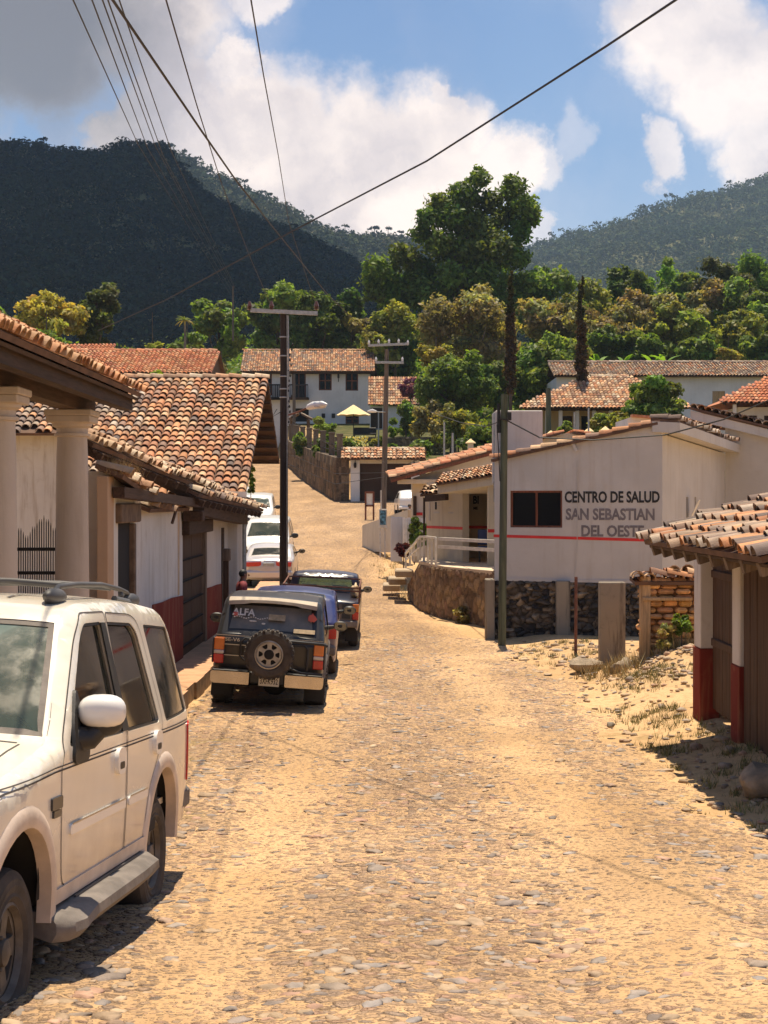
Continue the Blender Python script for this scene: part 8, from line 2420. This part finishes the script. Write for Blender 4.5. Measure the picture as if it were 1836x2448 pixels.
	# cypresses: narrow, ragged, brown inside
	for i, (f, Y, lab) in enumerate((((1203, 1238, 655, 985), 104, 'left of two narrow brown cypresses, behind the green pole'), ((1372, 1407, 668, 1005), 104, 'right of two narrow brown cypresses, rising before the veranda roof'))):
		x, w, zb, h = TR(*f, Y); rng = np.random.default_rng(100 + i); cen = []; rad = []
		for k in range(40):
			t = k / 39; ww = w * .5 * (math.sin(min(1, t * 1.15 + .12) * 3.0) ** .6 if t < .85 else (1 - t) * 4.6) * rng.uniform(.7, 1.05); ww = max(.1, ww)
			cen.append((rng.normal(0, w * .07), rng.normal(0, w * .07), h * (.14 + .86 * t))); rad.append((ww, ww, h * .028))
		t = thing('cypress', lab, 'tree', (x, Y, zb), group='narrow cypresses')
		cen = np.array(cen); rad = np.array(rad)
		V, Tt = leaf_quads(rng, cen, rad, 5500, .13, up=.5, shell=.4, tintv=.5, outward=.4)
		hz = V[:, 2] / h
		np_object('crown', V, np.arange(len(V)).reshape(-1, 4), MAT['leaf_brown'], tint=Tt * np.where(hz[:, None] > .72, np.array([[.55, .85, .55]]), 1.0), parent=t)
		m = MB(); m.tube([(0, 0, -.3), (0, 0, h * .5), (0, 0, h * .9)], [.13, .09, .03], 7); m.build('trunk', MAT['bark'], t, smooth=True)
	# garden shrubs
	T_('bougainvillea', 'purple flowering bougainvillea beside the orange lean-to roof', 'shrub', (952, 1010, 903, 965), 138, 'leaf_purple', n=1900, size=.14, blobs=14, seed=110, trunk=.08, crown_from=.05)
	T_('garden_shrub', 'green shrub below the bougainvillea', 'shrub', (930, 1010, 950, 1050), 133, 'leaf_green', n=3600, size=.16, blobs=18, seed=111, trunk=.08, crown_from=.05)
	T_('garden_shrub', 'large dry reddish brown shrub above the cream house roof', 'shrub', (985, 1095, 935, 1100), 118, 'leaf_dry', n=5600, size=.16, blobs=28, seed=112, trunk=.1, crown_from=.05, shell=.35)
	T_('garden_shrub', 'bright green shrub left of the parasol', 'shrub', (742, 805, 995, 1045), 126, 'leaf_bright', n=2400, size=.14, blobs=14, seed=113, trunk=.06, crown_from=.05)
	T_('garden_shrub', 'yellow green clump between parasol and second pole', 'shrub', (880, 925, 1040, 1080), 124, 'leaf_olive', n=1200, size=.13, blobs=9, seed=114, trunk=.04, crown_from=.05)
	T_('garden_shrub', 'bright shrub right of the second pole', 'shrub', (925, 960, 1015, 1050), 124, 'leaf_bright', n=1000, size=.13, blobs=9, seed=115, trunk=.04, crown_from=.05)
	T_('garden_shrub', 'dull green shrub behind the antenna poles', 'shrub', (1030, 1160, 980, 1090), 108, 'leaf_olive', n=3200, size=.15, blobs=20, seed=116, trunk=.08, crown_from=.05)
	T_('garden_shrub', 'white and yellow flowering bush on the terrace below the parasol', 'shrub', (812, 880, 1040, 1075), 123, 'leaf_green', n=1700, size=.13, blobs=10, seed=117, trunk=.05, crown_from=.05)
	T_('garden_shrub', 'shaded dark hedge under the round tree', 'hedge', (1085, 1250, 1010, 1100), 100, 'leaf_dark', n=3600, size=.16, blobs=22, seed=118, trunk=.06, crown_from=.02)
	rng = np.random.default_rng(6); V = []; Tt = []
	for _ in range(70):
		p = np.array(U(rng.uniform(815, 880), rng.uniform(1043, 1066), 121.3)); s = .09
		V += [p + [-s, 0, 0], p + [0, 0, -s], p + [s, 0, 0], p + [0, -.05, s]]; Tt += [[(1, 1, 1), (1, .85, .35)][rng.integers(0, 2)]] * 4
	o = np_object('blossoms', np.array(V), np.arange(len(V)).reshape(-1, 4), MAT['flower_white'], tint=np.array(Tt), origin=tuple(U(847, 1055, 121.3))); tag(o, 'scattered white and yellow blossoms on the terrace bush', 'flowers', kind='stuff')
	for i, (px0, px1, p0, p1, Y, lf) in enumerate(((745, 800, 1040, 1090, 112, 'leaf_dark'), (790, 850, 1045, 1085, 108, 'leaf_green'), (700, 750, 1030, 1085, 122, 'leaf_dark'), (905, 975, 1060, 1090, 112, 'leaf_dark'), (960, 1040, 1050, 1095, 110, 'leaf_green'))):
		T_('hedge', ['dark hedge behind the middle posts of the road wall', 'green hedge left of the garage roof ridge', 'dark hedge behind the upper posts of the road wall', 'dark hedge just above the garage roof right of the pale pole', 'green hedge above the right end of the garage roof'][i], 'hedge', (px0, px1, p0, p1 + 15), Y, lf, n=2600, size=.15, blobs=18, seed=130 + i, trunk=.04, crown_from=.02)
	T_('wall_vine', 'green vine hanging at the right end of the big tiled roof', 'vine', (588, 612, 1105, 1195), 47, 'leaf_bright', n=500, size=.07, blobs=12, seed=120, trunk=.015, crown_from=.02, shape='cigar')
	T_('fence_plant', 'white flowering green climber on the picket fence', 'climber', (965, 1018, 1236, 1325), 55.0, 'leaf_green', n=1800, size=.06, blobs=22, seed=121, trunk=.02, crown_from=.02, shape='cigar')
	T_('fence_plant', 'shaded dark green foliage massed behind the white pickets', 'climber', (965, 1016, 1246, 1330), 55.6, 'leaf_dark', n=1500, size=.07, blobs=16, seed=141, trunk=.02, crown_from=.02)
	T_('maroon_plant', 'dark maroon leaved plant at the foot of the picket fence', 'plant', (945, 985, 1295, 1340), 53.0, 'leaf_maroon', n=900, size=.07, blobs=10, seed=122, trunk=.02, crown_from=.02)
	T_('wall_shrub', 'fresh green shrub growing against the adobe brick wall', 'shrub', (1605, 1655, 1455, 1520), 26.6, 'leaf_green', n=900, size=.045, blobs=12, seed=123, trunk=.012, crown_from=.02)
	T_('wall_shrub', 'dry straw bush leaning on the adobe brick wall', 'shrub', (1565, 1625, 1490, 1560), 26.5, 'leaf_dry', n=700, size=.04, blobs=10, seed=124, trunk=.01, crown_from=.02, shell=.2)
	T_('porch_plant', 'dark green potted plant with red flower beside the porch railing', 'plant', (1000, 1030, 1245, 1330), 48.2, 'leaf_dark', n=500, size=.06, blobs=8, seed=125, trunk=.015, crown_from=.02, shape='cigar')
	T_('verge_bush', 'dry brown bush at the foot of the terrace stone wall', 'shrub', (1075, 1160, 1450, 1500), 40.4, 'leaf_dry', n=900, size=.05, blobs=14, seed=126, trunk=.01, crown_from=.01, shell=.2)
build_trees()
def build_undergrowth():
	"""brush filling the slope behind the houses, too dense to count"""
	rng = np.random.default_rng(77)
	k = 1300; y = rng.uniform(128, 235, k); x = rng.uniform(-.30, .30, k) * y
	ok = ((x > XR(y) + 3) & ~((y < 172) & (x < -3) & (x > -22))) | (x < XL(y) - 8) | (y > 172)
	ok &= ~((x > 8) & (y < 134)) & ~((x < 6) & (y < 166) & (x > -20))
	x, y = x[ok], y[ok]; k = len(x)
	s = rng.uniform(1.8, 3.8, k) * (1 + (y > 185) * .6)
	cen = np.stack([x, y, G(x, y) + s * .55], 1)
	bt = np.array([(.7, .9, .7), (1, 1, .9), (1.5, 1.25, .9), (1.1, 1.2, .8)])[rng.integers(0, 4, k)]
	V, T = leaf_quads(rng, cen, np.stack([s * 1.2, s * 1.2, s], 1), k * 90, .34, blob_t=bt)
	o = np_object('undergrowth', V, np.arange(len(V)).reshape(-1, 4), MAT['leaf_green'], tint=T * .9); o['kind'] = 'stuff'
build_undergrowth()
# ---------------------------------------------------------------- mountains
def ridge_interp(pts): return [p[0] for p in pts], [p[1] for p in pts]
def mountain(name, sil, Yr, Y0, z0, lump, lump_n, seed, tints, size, sub, amp=14, pines=0, xlim=.30, power=1.0):
	"""hill whose skyline follows measured summit angles: sil (photo column, row) at distance Yr"""
	xs_p, ys_p = ridge_interp(sil)
	def ridge_z(x): return (HY - np.interp(x / Yr * F + CX, xs_p, ys_p)) / F * Yr
	def zf(X, Y):
		t = np.clip((Y - Y0) / (Yr - Y0), 0, 1)
		Xr = X
		zr = ridge_z(Xr)
		base = z0 + (zr - z0) * (t ** power)
		n1 = (fbm(X / 95.0, Y / 140.0, seed, 5) - .5); n2 = (fbm(X / 30.0, Y / 45.0, seed + 5, 4) - .5)
		w = np.sin(np.pi * np.clip(t, 0, 1)) 
		z = base + n1 * amp * 4 * w + n2 * amp * w
		back = np.clip((Y - Yr) / 200.0, 0, 3)
		return z - back * 60
	xs = np.linspace(-Yr * xlim * 1.25, Yr * xlim * 1.25, 150); ys = np.concatenate([np.linspace(Y0 - 30, Yr, 100), np.linspace(Yr + 12, Yr + 420, 12)])
	structure(grid_mesh(name, xs, ys, zf, MAT['hillground']))
	rng = np.random.default_rng(seed)
	t = rng.random(lump_n) ** .75
	y = Y0 + (Yr + 8 - Y0) * t; x = rng.uniform(-1, 1, lump_n) * y * xlim
	z = zf(x, y)
	s = size * rng.uniform(.6, 1.35, lump_n)
	patch = fbm(x / 60, y / 90, seed + 9, 4)
	pal = np.array(tints); c = pal[np.clip((patch * 1.6 - .3 + rng.normal(0, .12, lump_n)) * len(pal), 0, len(pal) - 1).astype(int)] * rng.uniform(.75, 1.3, (lump_n, 1))
	V, T = leaf_quads(rng, np.stack([x, y, z + s * .35], 1), np.stack([s, s, s * .9], 1), lump_n * 22, size * .27, up=.6, shell=.8, blob_t=c, tintv=.22, outward=1.2)
	o = np_object('forest', V, np.arange(len(V)).reshape(-1, 4), MAT[lump], tint=T); o['kind'] = 'stuff'
	if pines:
		# pines standing on the crest, thin trunks with flat tops
		xx = rng.uniform(sil[0][0], sil[-1][0], pines); xw = (xx - CX) / F * Yr; yw = np.full(pines, Yr) + rng.normal(0, 6, pines); zz = zf(xw, yw)
		hh = rng.uniform(.6, 1.25, pines) * size * 1.55
		V = []; Fq = []; 
		for i in range(pines):
			b = len(V); w = size * .06
			V += [(xw[i] - w, yw[i], zz[i] - 2), (xw[i] + w, yw[i], zz[i] - 2), (xw[i] + w * .6, yw[i], zz[i] + hh[i]), (xw[i] - w * .6, yw[i], zz[i] + hh[i])]; Fq.append((b, b + 1, b + 2, b + 3))
			b = len(V); V += [(xw[i], yw[i] - w, zz[i] - 2), (xw[i], yw[i] + w, zz[i] - 2), (xw[i], yw[i] + w * .6, zz[i] + hh[i]), (xw[i], yw[i] - w * .6, zz[i] + hh[i])]; Fq.append((b, b + 1, b + 2, b + 3))
		o = np_object('pine_trunks', np.array(V), np.array(Fq), MAT['bark']); o['kind'] = 'stuff'
		k = 4; cen = np.stack([np.repeat(xw, k), np.repeat(yw, k), np.repeat(zz + hh, k)], 1) + rng.normal(0, size * .28, (pines * k, 3)) * [1, 1, .3]
		s = size * rng.uniform(.3, .5, pines * k)
		V, T = leaf_quads(rng, cen, np.stack([s * 1.1, s * 1.1, s * .5], 1), pines * k * 14, size * .18, shell=.3)
		o = np_object('pine_crowns', V, np.arange(len(V)).reshape(-1, 4), MAT[lump], tint=T * .8); o['kind'] = 'stuff'
def build_mountains():
	silA = [(-500, 330), (-200, 345), (0, 352), (60, 350), (110, 360), (180, 374), (240, 372), (300, 350), (345, 348), (400, 362), (440, 420), (488, 470), (542, 500), (600, 525), (650, 545), (700, 562), (760, 590), (830, 625), (880, 665), (930, 720), (1000, 780), (1200, 840), (1500, 860), (2400, 860)]
	silB = [(-500, 420), (300, 380), (380, 358), (430, 378), (480, 408), (530, 430), (580, 452), (630, 480), (690, 510), (740, 538), (800, 566), (860, 574), (930, 576), (1000, 585), (1100, 605), (1200, 625), (1270, 640), (1400, 700), (2400, 900)]
	silC = [(600, 700), (1000, 660), (1200, 618), (1270, 600), (1330, 582), (1400, 560), (1480, 536), (1560, 505), (1640, 482), (1720, 468), (1790, 446), (1850, 425), (1950, 395), (2100, 360), (2400, 330)]
	dk = [(.8, .85, .9), (1, 1, 1), (1.1, 1.1, .85), (1.35, 1.15, .9)]
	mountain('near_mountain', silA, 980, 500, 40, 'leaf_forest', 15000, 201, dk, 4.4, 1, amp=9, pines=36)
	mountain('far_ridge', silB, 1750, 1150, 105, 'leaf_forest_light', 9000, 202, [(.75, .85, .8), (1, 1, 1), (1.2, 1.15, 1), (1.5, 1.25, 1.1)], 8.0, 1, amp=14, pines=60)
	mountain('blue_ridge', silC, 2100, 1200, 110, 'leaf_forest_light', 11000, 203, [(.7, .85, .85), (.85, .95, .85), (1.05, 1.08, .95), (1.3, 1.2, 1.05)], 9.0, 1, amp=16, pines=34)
MATN = {'f': 'leaf_forest', 'l': 'leaf_forest_light'}
build_mountains()
# ---------------------------------------------------------------- cloud that shades the near mountain
def build_cloud():
	rng = np.random.default_rng(44)
	h = 1150.0; sx, sy = SUN_TO.x / SUN_TO.z, SUN_TO.y / SUN_TO.z
	n = 70; x = rng.uniform(-900, 180, n); y = rng.uniform(380, 1050, n)
	# keep its shadow off the crest's right shoulder
	z0 = 150
	pos = np.stack([x + sx * h, y + sy * h, np.full(n, z0 + h) + rng.normal(0, 30, n)], 1)
	s = rng.uniform(110, 190, n); ok = x + s * .8 < 150; pos = pos[ok]; s = s[ok]
	ok = pos[:, 1] - s * 1.0 > 520; pos = pos[ok]; s = s[ok]
	o = scatter_lumps('cloud', pos, np.stack([s, s, s * .45], 1), mat('cloud_white', (.85, .83, .82), 1, .02, 1, 0), np.ones((len(pos), 3)), sub=3, jitter=.05, seed=4, smooth=True)
	structure(o)
build_cloud()
# ---------------------------------------------------------------- poles and wires
def insulator(t, p, r=.06, h=.16, mt='ceramic'):
	m = MB(); x, y, z = p
	m.lathe([(.02, z - .04), (.02, z), (r, z + .01), (r * .5, z + .04), (r, z + .06), (r * .5, z + .09), (r * .9, z + .11), (r * .35, z + h), (.001, z + h + .01)], (x, y, 0), n=10)
	m.build('insulator', MAT[mt], t, smooth=True, root=t)
def build_poles():
	# dark pole between the parked cars
	Y = 48.0; x = U(678, 0, Y).x; zg = float(Pz(Y))
	t = thing('utility_pole', 'tall dark tarred utility pole with steel crossarm standing among the parked cars', 'pole', (x, Y, zg))
	top = U(0, 752, Y).z
	m = MB(); m.tube([(x, Y, zg - .2), (x + .01, Y, zg + 4), (x, Y, top)], [.135, .125, .105], 14); m.build('shaft', MAT['wood_pole'], t, smooth=True, root=t)
	za = U(0, 747, Y).z
	m = MB(); a, b = U(600, 743, Y), U(760, 751, Y); m.bar(a - Vector((0, .17, 0)), b - Vector((0, .17, 0)), .09, .12); m.build('crossarm', MAT['steel_galv'], t, root=t)
	for px in (598, 650, 757): q = U(px, 742, Y); insulator(t, (q.x, Y - .17, q.z), .09, .26)
	m = MB()
	for py in (806, 851, 900, 930, 950): q = U(678, py, Y); m.lathe([(.125, q.z - .02), (.132, q.z), (.125, q.z + .02)], (x, Y, 0), n=14)
	m.tube([(x + .14, Y - .05, za - .1), (x + .16, Y - .06, za - 1.5), (x + .14, Y - .05, za - 3.4)], .02, 6); m.tube([(x + .11, Y - .09, za - .1), (x + .12, Y - .11, za - 2.0), (x + .1, Y - .1, zg + 1)], .012, 6)
	m.build('strap', MAT['steel_galv'], t, root=t)
	m = MB()
	for k in range(16): q = Vector((x + .2 + R.uniform(-.05, .08), Y - .05, za - 1.0 - k * .16)); m.blob(q, .03, .03, .05, k, .3, n=5)
	m.tube([(x - .2, Y - .1, za - 3.0), (x - .35, Y - .1, za - 3.25), (x - .1, Y - .1, za - 3.1), (x + .2, Y - .1, za - 2.9)], .012, 5)
	m.build('cable_bundle', MAT['wire'], t, root=t)
	# street lamp on the pole
	lp = thing('street_lamp', 'white cobra-head street lamp on a rusty arm fixed to the dark pole', 'lamp', tuple(U(690, 985, Y - .2)))
	m = MB(); m.tube([U(690, 992, Y - .15), U(712, 985, Y - .3), U(738, 974, Y - .6)], .03, 8); m.build('arm', MAT['iron_rust'], lp, smooth=True, root=lp)
	m = MB(); P = [U(733, 976, Y - .55), U(738, 973, Y - .6), U(750, 969, Y - .75), U(770, 966, Y - .95), U(782, 967, Y - 1.05)]; m.tube(P, [.035, .09, .12, .10, .03], 10); m.build('lamp_head', MAT['alu_lamp'], lp, smooth=True, root=lp)
	m = MB(); m.blob(U(765, 972, Y - .9), .19, .08, .06, 3, 0, n=8); m.build('lens', MAT['lens_clear'], lp, smooth=True, root=lp)
	# second pole near the bend
	Y = 77.0; x = U(921, 0, Y).x; zg = U(0, 1262, Y).z
	t = thing('utility_pole', 'pale wooden utility pole with two crossarms near the bend of the road', 'pole', (x, Y, zg))
	m = MB(); a = U(916, 1270, Y); b = U(925, 835, Y); m.tube([a, (a + b) / 2, b], [.145, .13, .10], 12); m.build('shaft', MAT['wood_pale'], t, smooth=True, root=t)
	for (x0, y0, x1, y1) in ((880, 826, 977, 822), (897, 866, 965, 867)):
		m = MB(); m.bar(U(x0, y0, Y - .16), U(x1, y1, Y - .16), .09, .12); m.build('crossarm', MAT['steel_galv'], t, root=t)
	for px, py in ((882, 824), (905, 822), (930, 821), (953, 821), (975, 824), (899, 864), (962, 864)): q = U(px, py, Y - .16); insulator(t, tuple(q), .07, .22, 'alu_lamp')
	lp = thing('street_lamp', 'small white street lamp fixed to the pale pole above the parasol', 'lamp', tuple(U(905, 992, Y)))
	m = MB(); m.tube([U(922, 985, Y - .1), U(905, 985, Y - .1), U(895, 983, Y - .1)], .03, 6); m.build('arm', MAT['steel_galv'], lp, root=lp)
	m = MB(); m.tube([U(900, 984, Y - .12), U(890, 982, Y - .12), U(878, 983, Y - .12)], [.05, .10, .03], 8); m.build('lamp_head', MAT['alu_lamp'], lp, smooth=True, root=lp)
	# green pole by the health centre
	Y = 34.0; zg = U(0, 1546, Y).z; a = U(1200, 1552, Y); b = U(1206, 943, Y)
	t = thing('utility_pole', 'slim green painted wooden pole in front of the health centre', 'pole', (a.x, Y, zg))
	m = MB(); m.tube([a, (a + b) / 2, b], [.088, .083, .076], 12); m.build('shaft', MAT['wood_green'], t, smooth=True, root=t)
	m = MB(); q = U(1192, 965, Y); m.tube([q, U(1193, 1035, Y)], [.03, .05], 8); m.bar(U(1195, 1002, Y - .1), U(1212, 1003, Y - .1), .03); m.tube([U(1188, 1015, Y - .1), U(1192, 1080, Y - .08), U(1195, 1150, Y - .05)], .012, 5)
	m.bbox(U(1214, 0, Y).x, U(1222, 0, Y).x, Y - .1, Y, U(0, 1005, Y).z, U(0, 985, Y).z, .01); m.build('fittings', MAT['iron'], t, root=t)
	# slender poles and antennas among the gardens
	for (px, p0, p1, Y, r, mt, lab) in ((1311, 1030, 928, 92, .17, 'wood_green', 'grey green post standing before the left half of the veranda'), (1373, 1042, 985, 80, .05, 'steel_galv', 'thin steel pipe rising just left of the right cypress foot'),
									(1407, 1045, 975, 80, .05, 'steel_galv', 'thin steel pipe rising between the two capped veranda posts'), (1062, 1098, 1010, 75, .05, 'steel_galv', 'thin left-hand pipe above the cream house roof'),
									(1082, 1098, 1035, 75, .06, 'steel_galv', 'thin right-hand pipe above the cream house roof'), (1718, 1010, 982, 70, .05, 'steel_galv', 'short pipe left of the balcony house'),
									(557, 790, 684, 150, .10, 'wood_pale', 'distant thin pole rising from the trees right of the palm'), (703, 1100, 895, 142, .16, 'wood_pale', 'tall grey pole by the balcony of the two storey house'),
									(905, 1052, 985, 118, .06, 'steel_galv', 'thin dark lamp post right of the parasol')):
		m = MB(); m.tube([U(px, p0 + 25, Y), U(px, p1, Y)], [r, r * .85], 8)
		tag(m.build('pole', MAT[mt], smooth=True, origin=tuple(U(px, p0 + 25, Y))), lab, 'pole')
build_poles()
def wire(label, pts, r=.012, sag=0, n=24, group='overhead wires'):
	P = []
	for a, b in zip(pts, pts[1:]):
		a = Vector(a); b = Vector(b)
		for k in range(n): t = k / n; q = a.lerp(b, t); q.z -= sag * 4 * t * (1 - t); P.append(q)
	P.append(Vector(pts[-1])); m = MB(); m.tube(P, r, 5)
	tag(m.build('wire', MAT['wire'], smooth=True, origin=tuple(P[0])), label, 'wire', group=group)
def build_wires():
	wire('thick black cable sweeping from the top right corner down to the left rooftops', [U(1720, -70, 11.5), U(1450, 110, 13.5), U(1020, 385, 17.5), U(690, 557, 22), U(400, 715, 28), U(235, 790, 32)], .011, 0)
	wire('thick black cable falling from the top left to the pale pole', [U(190, -120, 9.5), U(270, 0, 11), U(480, 310, 16), U(560, 425, 20), U(650, 540, 28), U(780, 700, 50), U(905, 822, 76.8)], .012, 0)
	wire('steepest thin wire, from the top edge to the right insulator of the dark pole', [U(585, -80, 11), U(600, 0, 12.5), U(630, 180, 17), U(665, 370, 25), U(690, 530, 34), U(757, 735, 47.8)], .007)
	wire('thin wire left of the steepest one, ending at the middle insulator', [U(370, -80, 11), U(397, 0, 12), U(470, 250, 17), U(530, 440, 25), U(600, 620, 36), U(650, 735, 47.8)], .007)
	ends = [(548, 700), (553, 695), (557, 690), (562, 690), (568, 700)]
	tops = [(175, 0), (220, 0), (245, 0), (258, 0), (285, 0)]; mids = [(330, 345), (352, 352), (372, 350), (390, 372), (410, 362)]
	labs = ['outermost left of the five thin wires fanning out at the top left', 'second from the left of the five thin wires at the top left', 'middle one of the five thin wires at the top left', 'fourth from the left of the five thin wires at the top left', 'rightmost of the five thin wires fanning out at the top left']
	for (a, m_, e, lb) in zip(tops, mids, ends, labs):
		k = (m_[0] - a[0]) / m_[1]
		wire(lb, [U(a[0] - 40 * k * 1.5, -60, 20), U(a[0], 0, 22), U(m_[0], m_[1], 50), U((m_[0] * .45 + e[0] * .55), (m_[1] * .45 + e[1] * .55), 90), U(e[0], e[1], 148)], .012)
	# service cables of the green pole
	G1 = U(1208, 1003, 33.9)
	wire('black service cable swooping from the green pole across the health centre to the right', [G1, U(1290, 1046, 34.0), U(1420, 1052, 33.6), U(1590, 1040, 33.0), U(1730, 1003, 32), U(1900, 930, 31)], .016, .0)
	wire('slack black cable hanging from the green pole to the left', [G1, U(1160, 1020, 38), U(1100, 1010, 44), U(1030, 985, 52)], .012, .0)
	# low cables between the dark pole and the second pole
	for (y0, ym, y1, r, lb) in ((1085, 1140, 1120, .010, 'upper of three slack cables drooping across the road wall'), (1110, 1165, 1130, .012, 'middle of three slack cables drooping across the road wall'), (1000, 1080, 1095, .008, 'lowest starting slack cable by the street lamp')):
		wire(lb, [U(690, y0, 47.8), U(800, ym - 8, 58), U(920, y1 + 10, 75), U(1010, y1 - 25, 70)], r, .0)
build_wires()
# ---------------------------------------------------------------- people
def person(label, loc, yaw, shirt, pose='stand', h=1.72, group=None):
	t = thing('person', label, 'person', loc, (0, 0, yaw)); k = h / 1.72
	J = {'pelvis': (0, 0, .93), 'waist': (0, .0, 1.08), 'chest': (0, 0, 1.28), 'neckb': (0, 0, 1.43), 'neck': (0, .01, 1.50), 'head': (0, .02, 1.60), 'crown': (0, .01, 1.70),
         'hipL': (-.10, 0, .90), 'kneeL': (-.11, .02, .50), 'ankL': (-.11, -.02, .09), 'toeL': (-.12, .14, .03), 'hipR': (.10, 0, .90), 'kneeR': (.11, .02, .50), 'ankR': (.11, -.02, .09), 'toeR': (.12, .14, .03),
         'shL': (-.19, 0, 1.40), 'elL': (-.25, -.02, 1.12), 'wrL': (-.22, .12, .92), 'haL': (-.21, .17, .85), 'shR': (.19, 0, 1.40), 'elR': (.25, -.02, 1.12), 'wrR': (.20, .14, 1.0), 'haR': (.17, .20, 1.02)}
	rad = dict(pelvis=.135, waist=.12, chest=.15, neckb=.085, neck=.055, head=.088, crown=.06, hipL=.09, kneeL=.058, ankL=.042, toeL=.035, hipR=.09, kneeR=.058, ankR=.042, toeR=.035,
               shL=.06, elL=.043, wrL=.028, haL=.026, shR=.06, elR=.043, wrR=.028, haR=.026)
	E = [('pelvis', 'waist'), ('waist', 'chest'), ('chest', 'neckb'), ('neckb', 'neck'), ('neck', 'head'), ('head', 'crown'), ('pelvis', 'hipL'), ('hipL', 'kneeL'), ('kneeL', 'ankL'), ('ankL', 'toeL'), ('pelvis', 'hipR'), ('hipR', 'kneeR'), ('kneeR', 'ankR'), ('ankR', 'toeR'),
         ('neckb', 'shL'), ('shL', 'elL'), ('elL', 'wrL'), ('wrL', 'haL'), ('neckb', 'shR'), ('shR', 'elR'), ('elR', 'wrR'), ('wrR', 'haR')]
	if pose == 'lean':
		for n_ in ('chest', 'neckb', 'neck', 'head', 'crown', 'shL', 'shR', 'elL', 'elR', 'wrL', 'wrR', 'haL', 'haR'):
			x, y, z = J[n_]; J[n_] = (x, y + (z - .93) * .10, z - .01)
	fingers = []
	for s in ('L', 'R'):
		hx, hy, hz = J['ha' + s]; wx, wy, wz = J['wr' + s]; d = Vector((hx - wx, hy - wy, hz - wz)).normalized()
		for q, (off, ln) in enumerate(((-.024, .065), (-.008, .075), (.008, .07), (.023, .055))):
			a = Vector((hx + off, hy, hz)); b = a + d * ln * .5; c2 = b + (d + Vector((0, .35, -.3))).normalized() * ln * .5; fingers.append((s, a, b, c2))
		sg = 1 if s == 'L' else -1; a = Vector((wx, wy, wz)).lerp(Vector((hx, hy, hz)), .5); fingers.append((s, a, a + Vector((sg * .035, .02, -.01)), a + Vector((sg * .05, .045, -.03))))
	def skin(name, keys, grow, mt, sub=2, with_f=False):
		vs = [J[n_] for n_ in keys]; ix = {n_: i for i, n_ in enumerate(keys)}; es = [(ix[a], ix[b]) for a, b in E if a in ix and b in ix]
		rs = [rad[n_] + grow for n_ in keys]
		if with_f:
			for (s, a, b, c2) in fingers:
				i = len(vs); vs += [tuple(a), tuple(b), tuple(c2)]; rs += [.010, .0085, .007]; es += [(ix['ha' + s], i), (i, i + 1), (i + 1, i + 2)]
		me = bpy.data.meshes.new(name); me.from_pydata([Vector(v) * k for v in vs], es, []); me.materials.append(MAT[mt])
		ob = bpy.data.objects.new(name, me); COL.objects.link(ob); ob.parent = t
		md = ob.modifiers.new('skin', 'SKIN'); md.use_smooth_shade = True
		for i, v in enumerate(me.skin_vertices[0].data): v.radius = (rs[i] * k, rs[i] * k * (.78 if rs[i] > .1 else 1)); v.use_root = (i == 0)
		sb = ob.modifiers.new('sub', 'SUBSURF'); sb.levels = sub; sb.render_levels = sub
		return ob
	skin('body', list(J), 0, 'skin', with_f=True)
	skin('shirt', ['pelvis', 'waist', 'chest', 'neckb', 'shL', 'elL', 'shR', 'elR'], .018, shirt)
	skin('trousers', ['pelvis', 'hipL', 'kneeL', 'ankL', 'hipR', 'kneeR', 'ankR'], .016, 'trouser')
	hd = Vector(J['head']) * k
	m = MB(); m.blob(hd + Vector((0, -.022, .03)), .084, .088, .088, 4, .04, n=10); m.build('hair', MAT['hair_black'], t, smooth=True)
	m = MB(); m.blob(hd + Vector((0, .10, -.01)), .013, .022, .02, 2, 0, n=6); 
	for sx in (-1, 1): m.blob(hd + Vector((sx * .088, 0, 0)), .012, .02, .03, 2, 0, n=6)
	m.build('nose_and_ears', MAT['skin'], t, smooth=True)
	m = MB()
	for sx in (-1, 1): m.blob(hd + Vector((sx * .032, .086, .015)), .012, .006, .007, 2, 0, n=5)
	m.blob(hd + Vector((0, .088, -.045)), .024, .006, .006, 2, 0, n=5); m.build('eyes_and_mouth', MAT['hair_black'], t, smooth=True)
	return t
def build_people():
	y = 31.9; person('person in dark red shirt leaning by the wall behind the dark off-road wagon', (-2.97, y, U(0, 1357, y).z - 1.74), math.radians(-75), 'shirt_red', 'lean')
	y = 75.0; person('person in grey shirt standing behind the picket fence, turned to the side', (U(979, 0, y).x, y, g(1.24, 75.0)), math.radians(-95), 'shirt_grey')
build_people()
# ---------------------------------------------------------------- air
def build_haze():
	m = MB(); m.box(-1500, 1500, -120, 3300, -4.5, 800)
	o = m.build('haze', [])
	mt = bpy.data.materials.new('haze_air'); mt.use_nodes = True; nt = mt.node_tree; nt.nodes.clear()
	out = nt.nodes.new('ShaderNodeOutputMaterial'); v = nt.nodes.new('ShaderNodeVolumePrincipled')
	v.inputs['Color'].default_value = (.55, .75, 1.0, 1); v.inputs['Density'].default_value = HAZE_D; v.inputs['Anisotropy'].default_value = .2
	nt.links.new(v.outputs[0], out.inputs['Volume']); o.data.materials.append(mt); o['kind'] = 'stuff'; o['label'] = 'thin bluish mountain haze'
HAZE_D = .00011
build_haze()
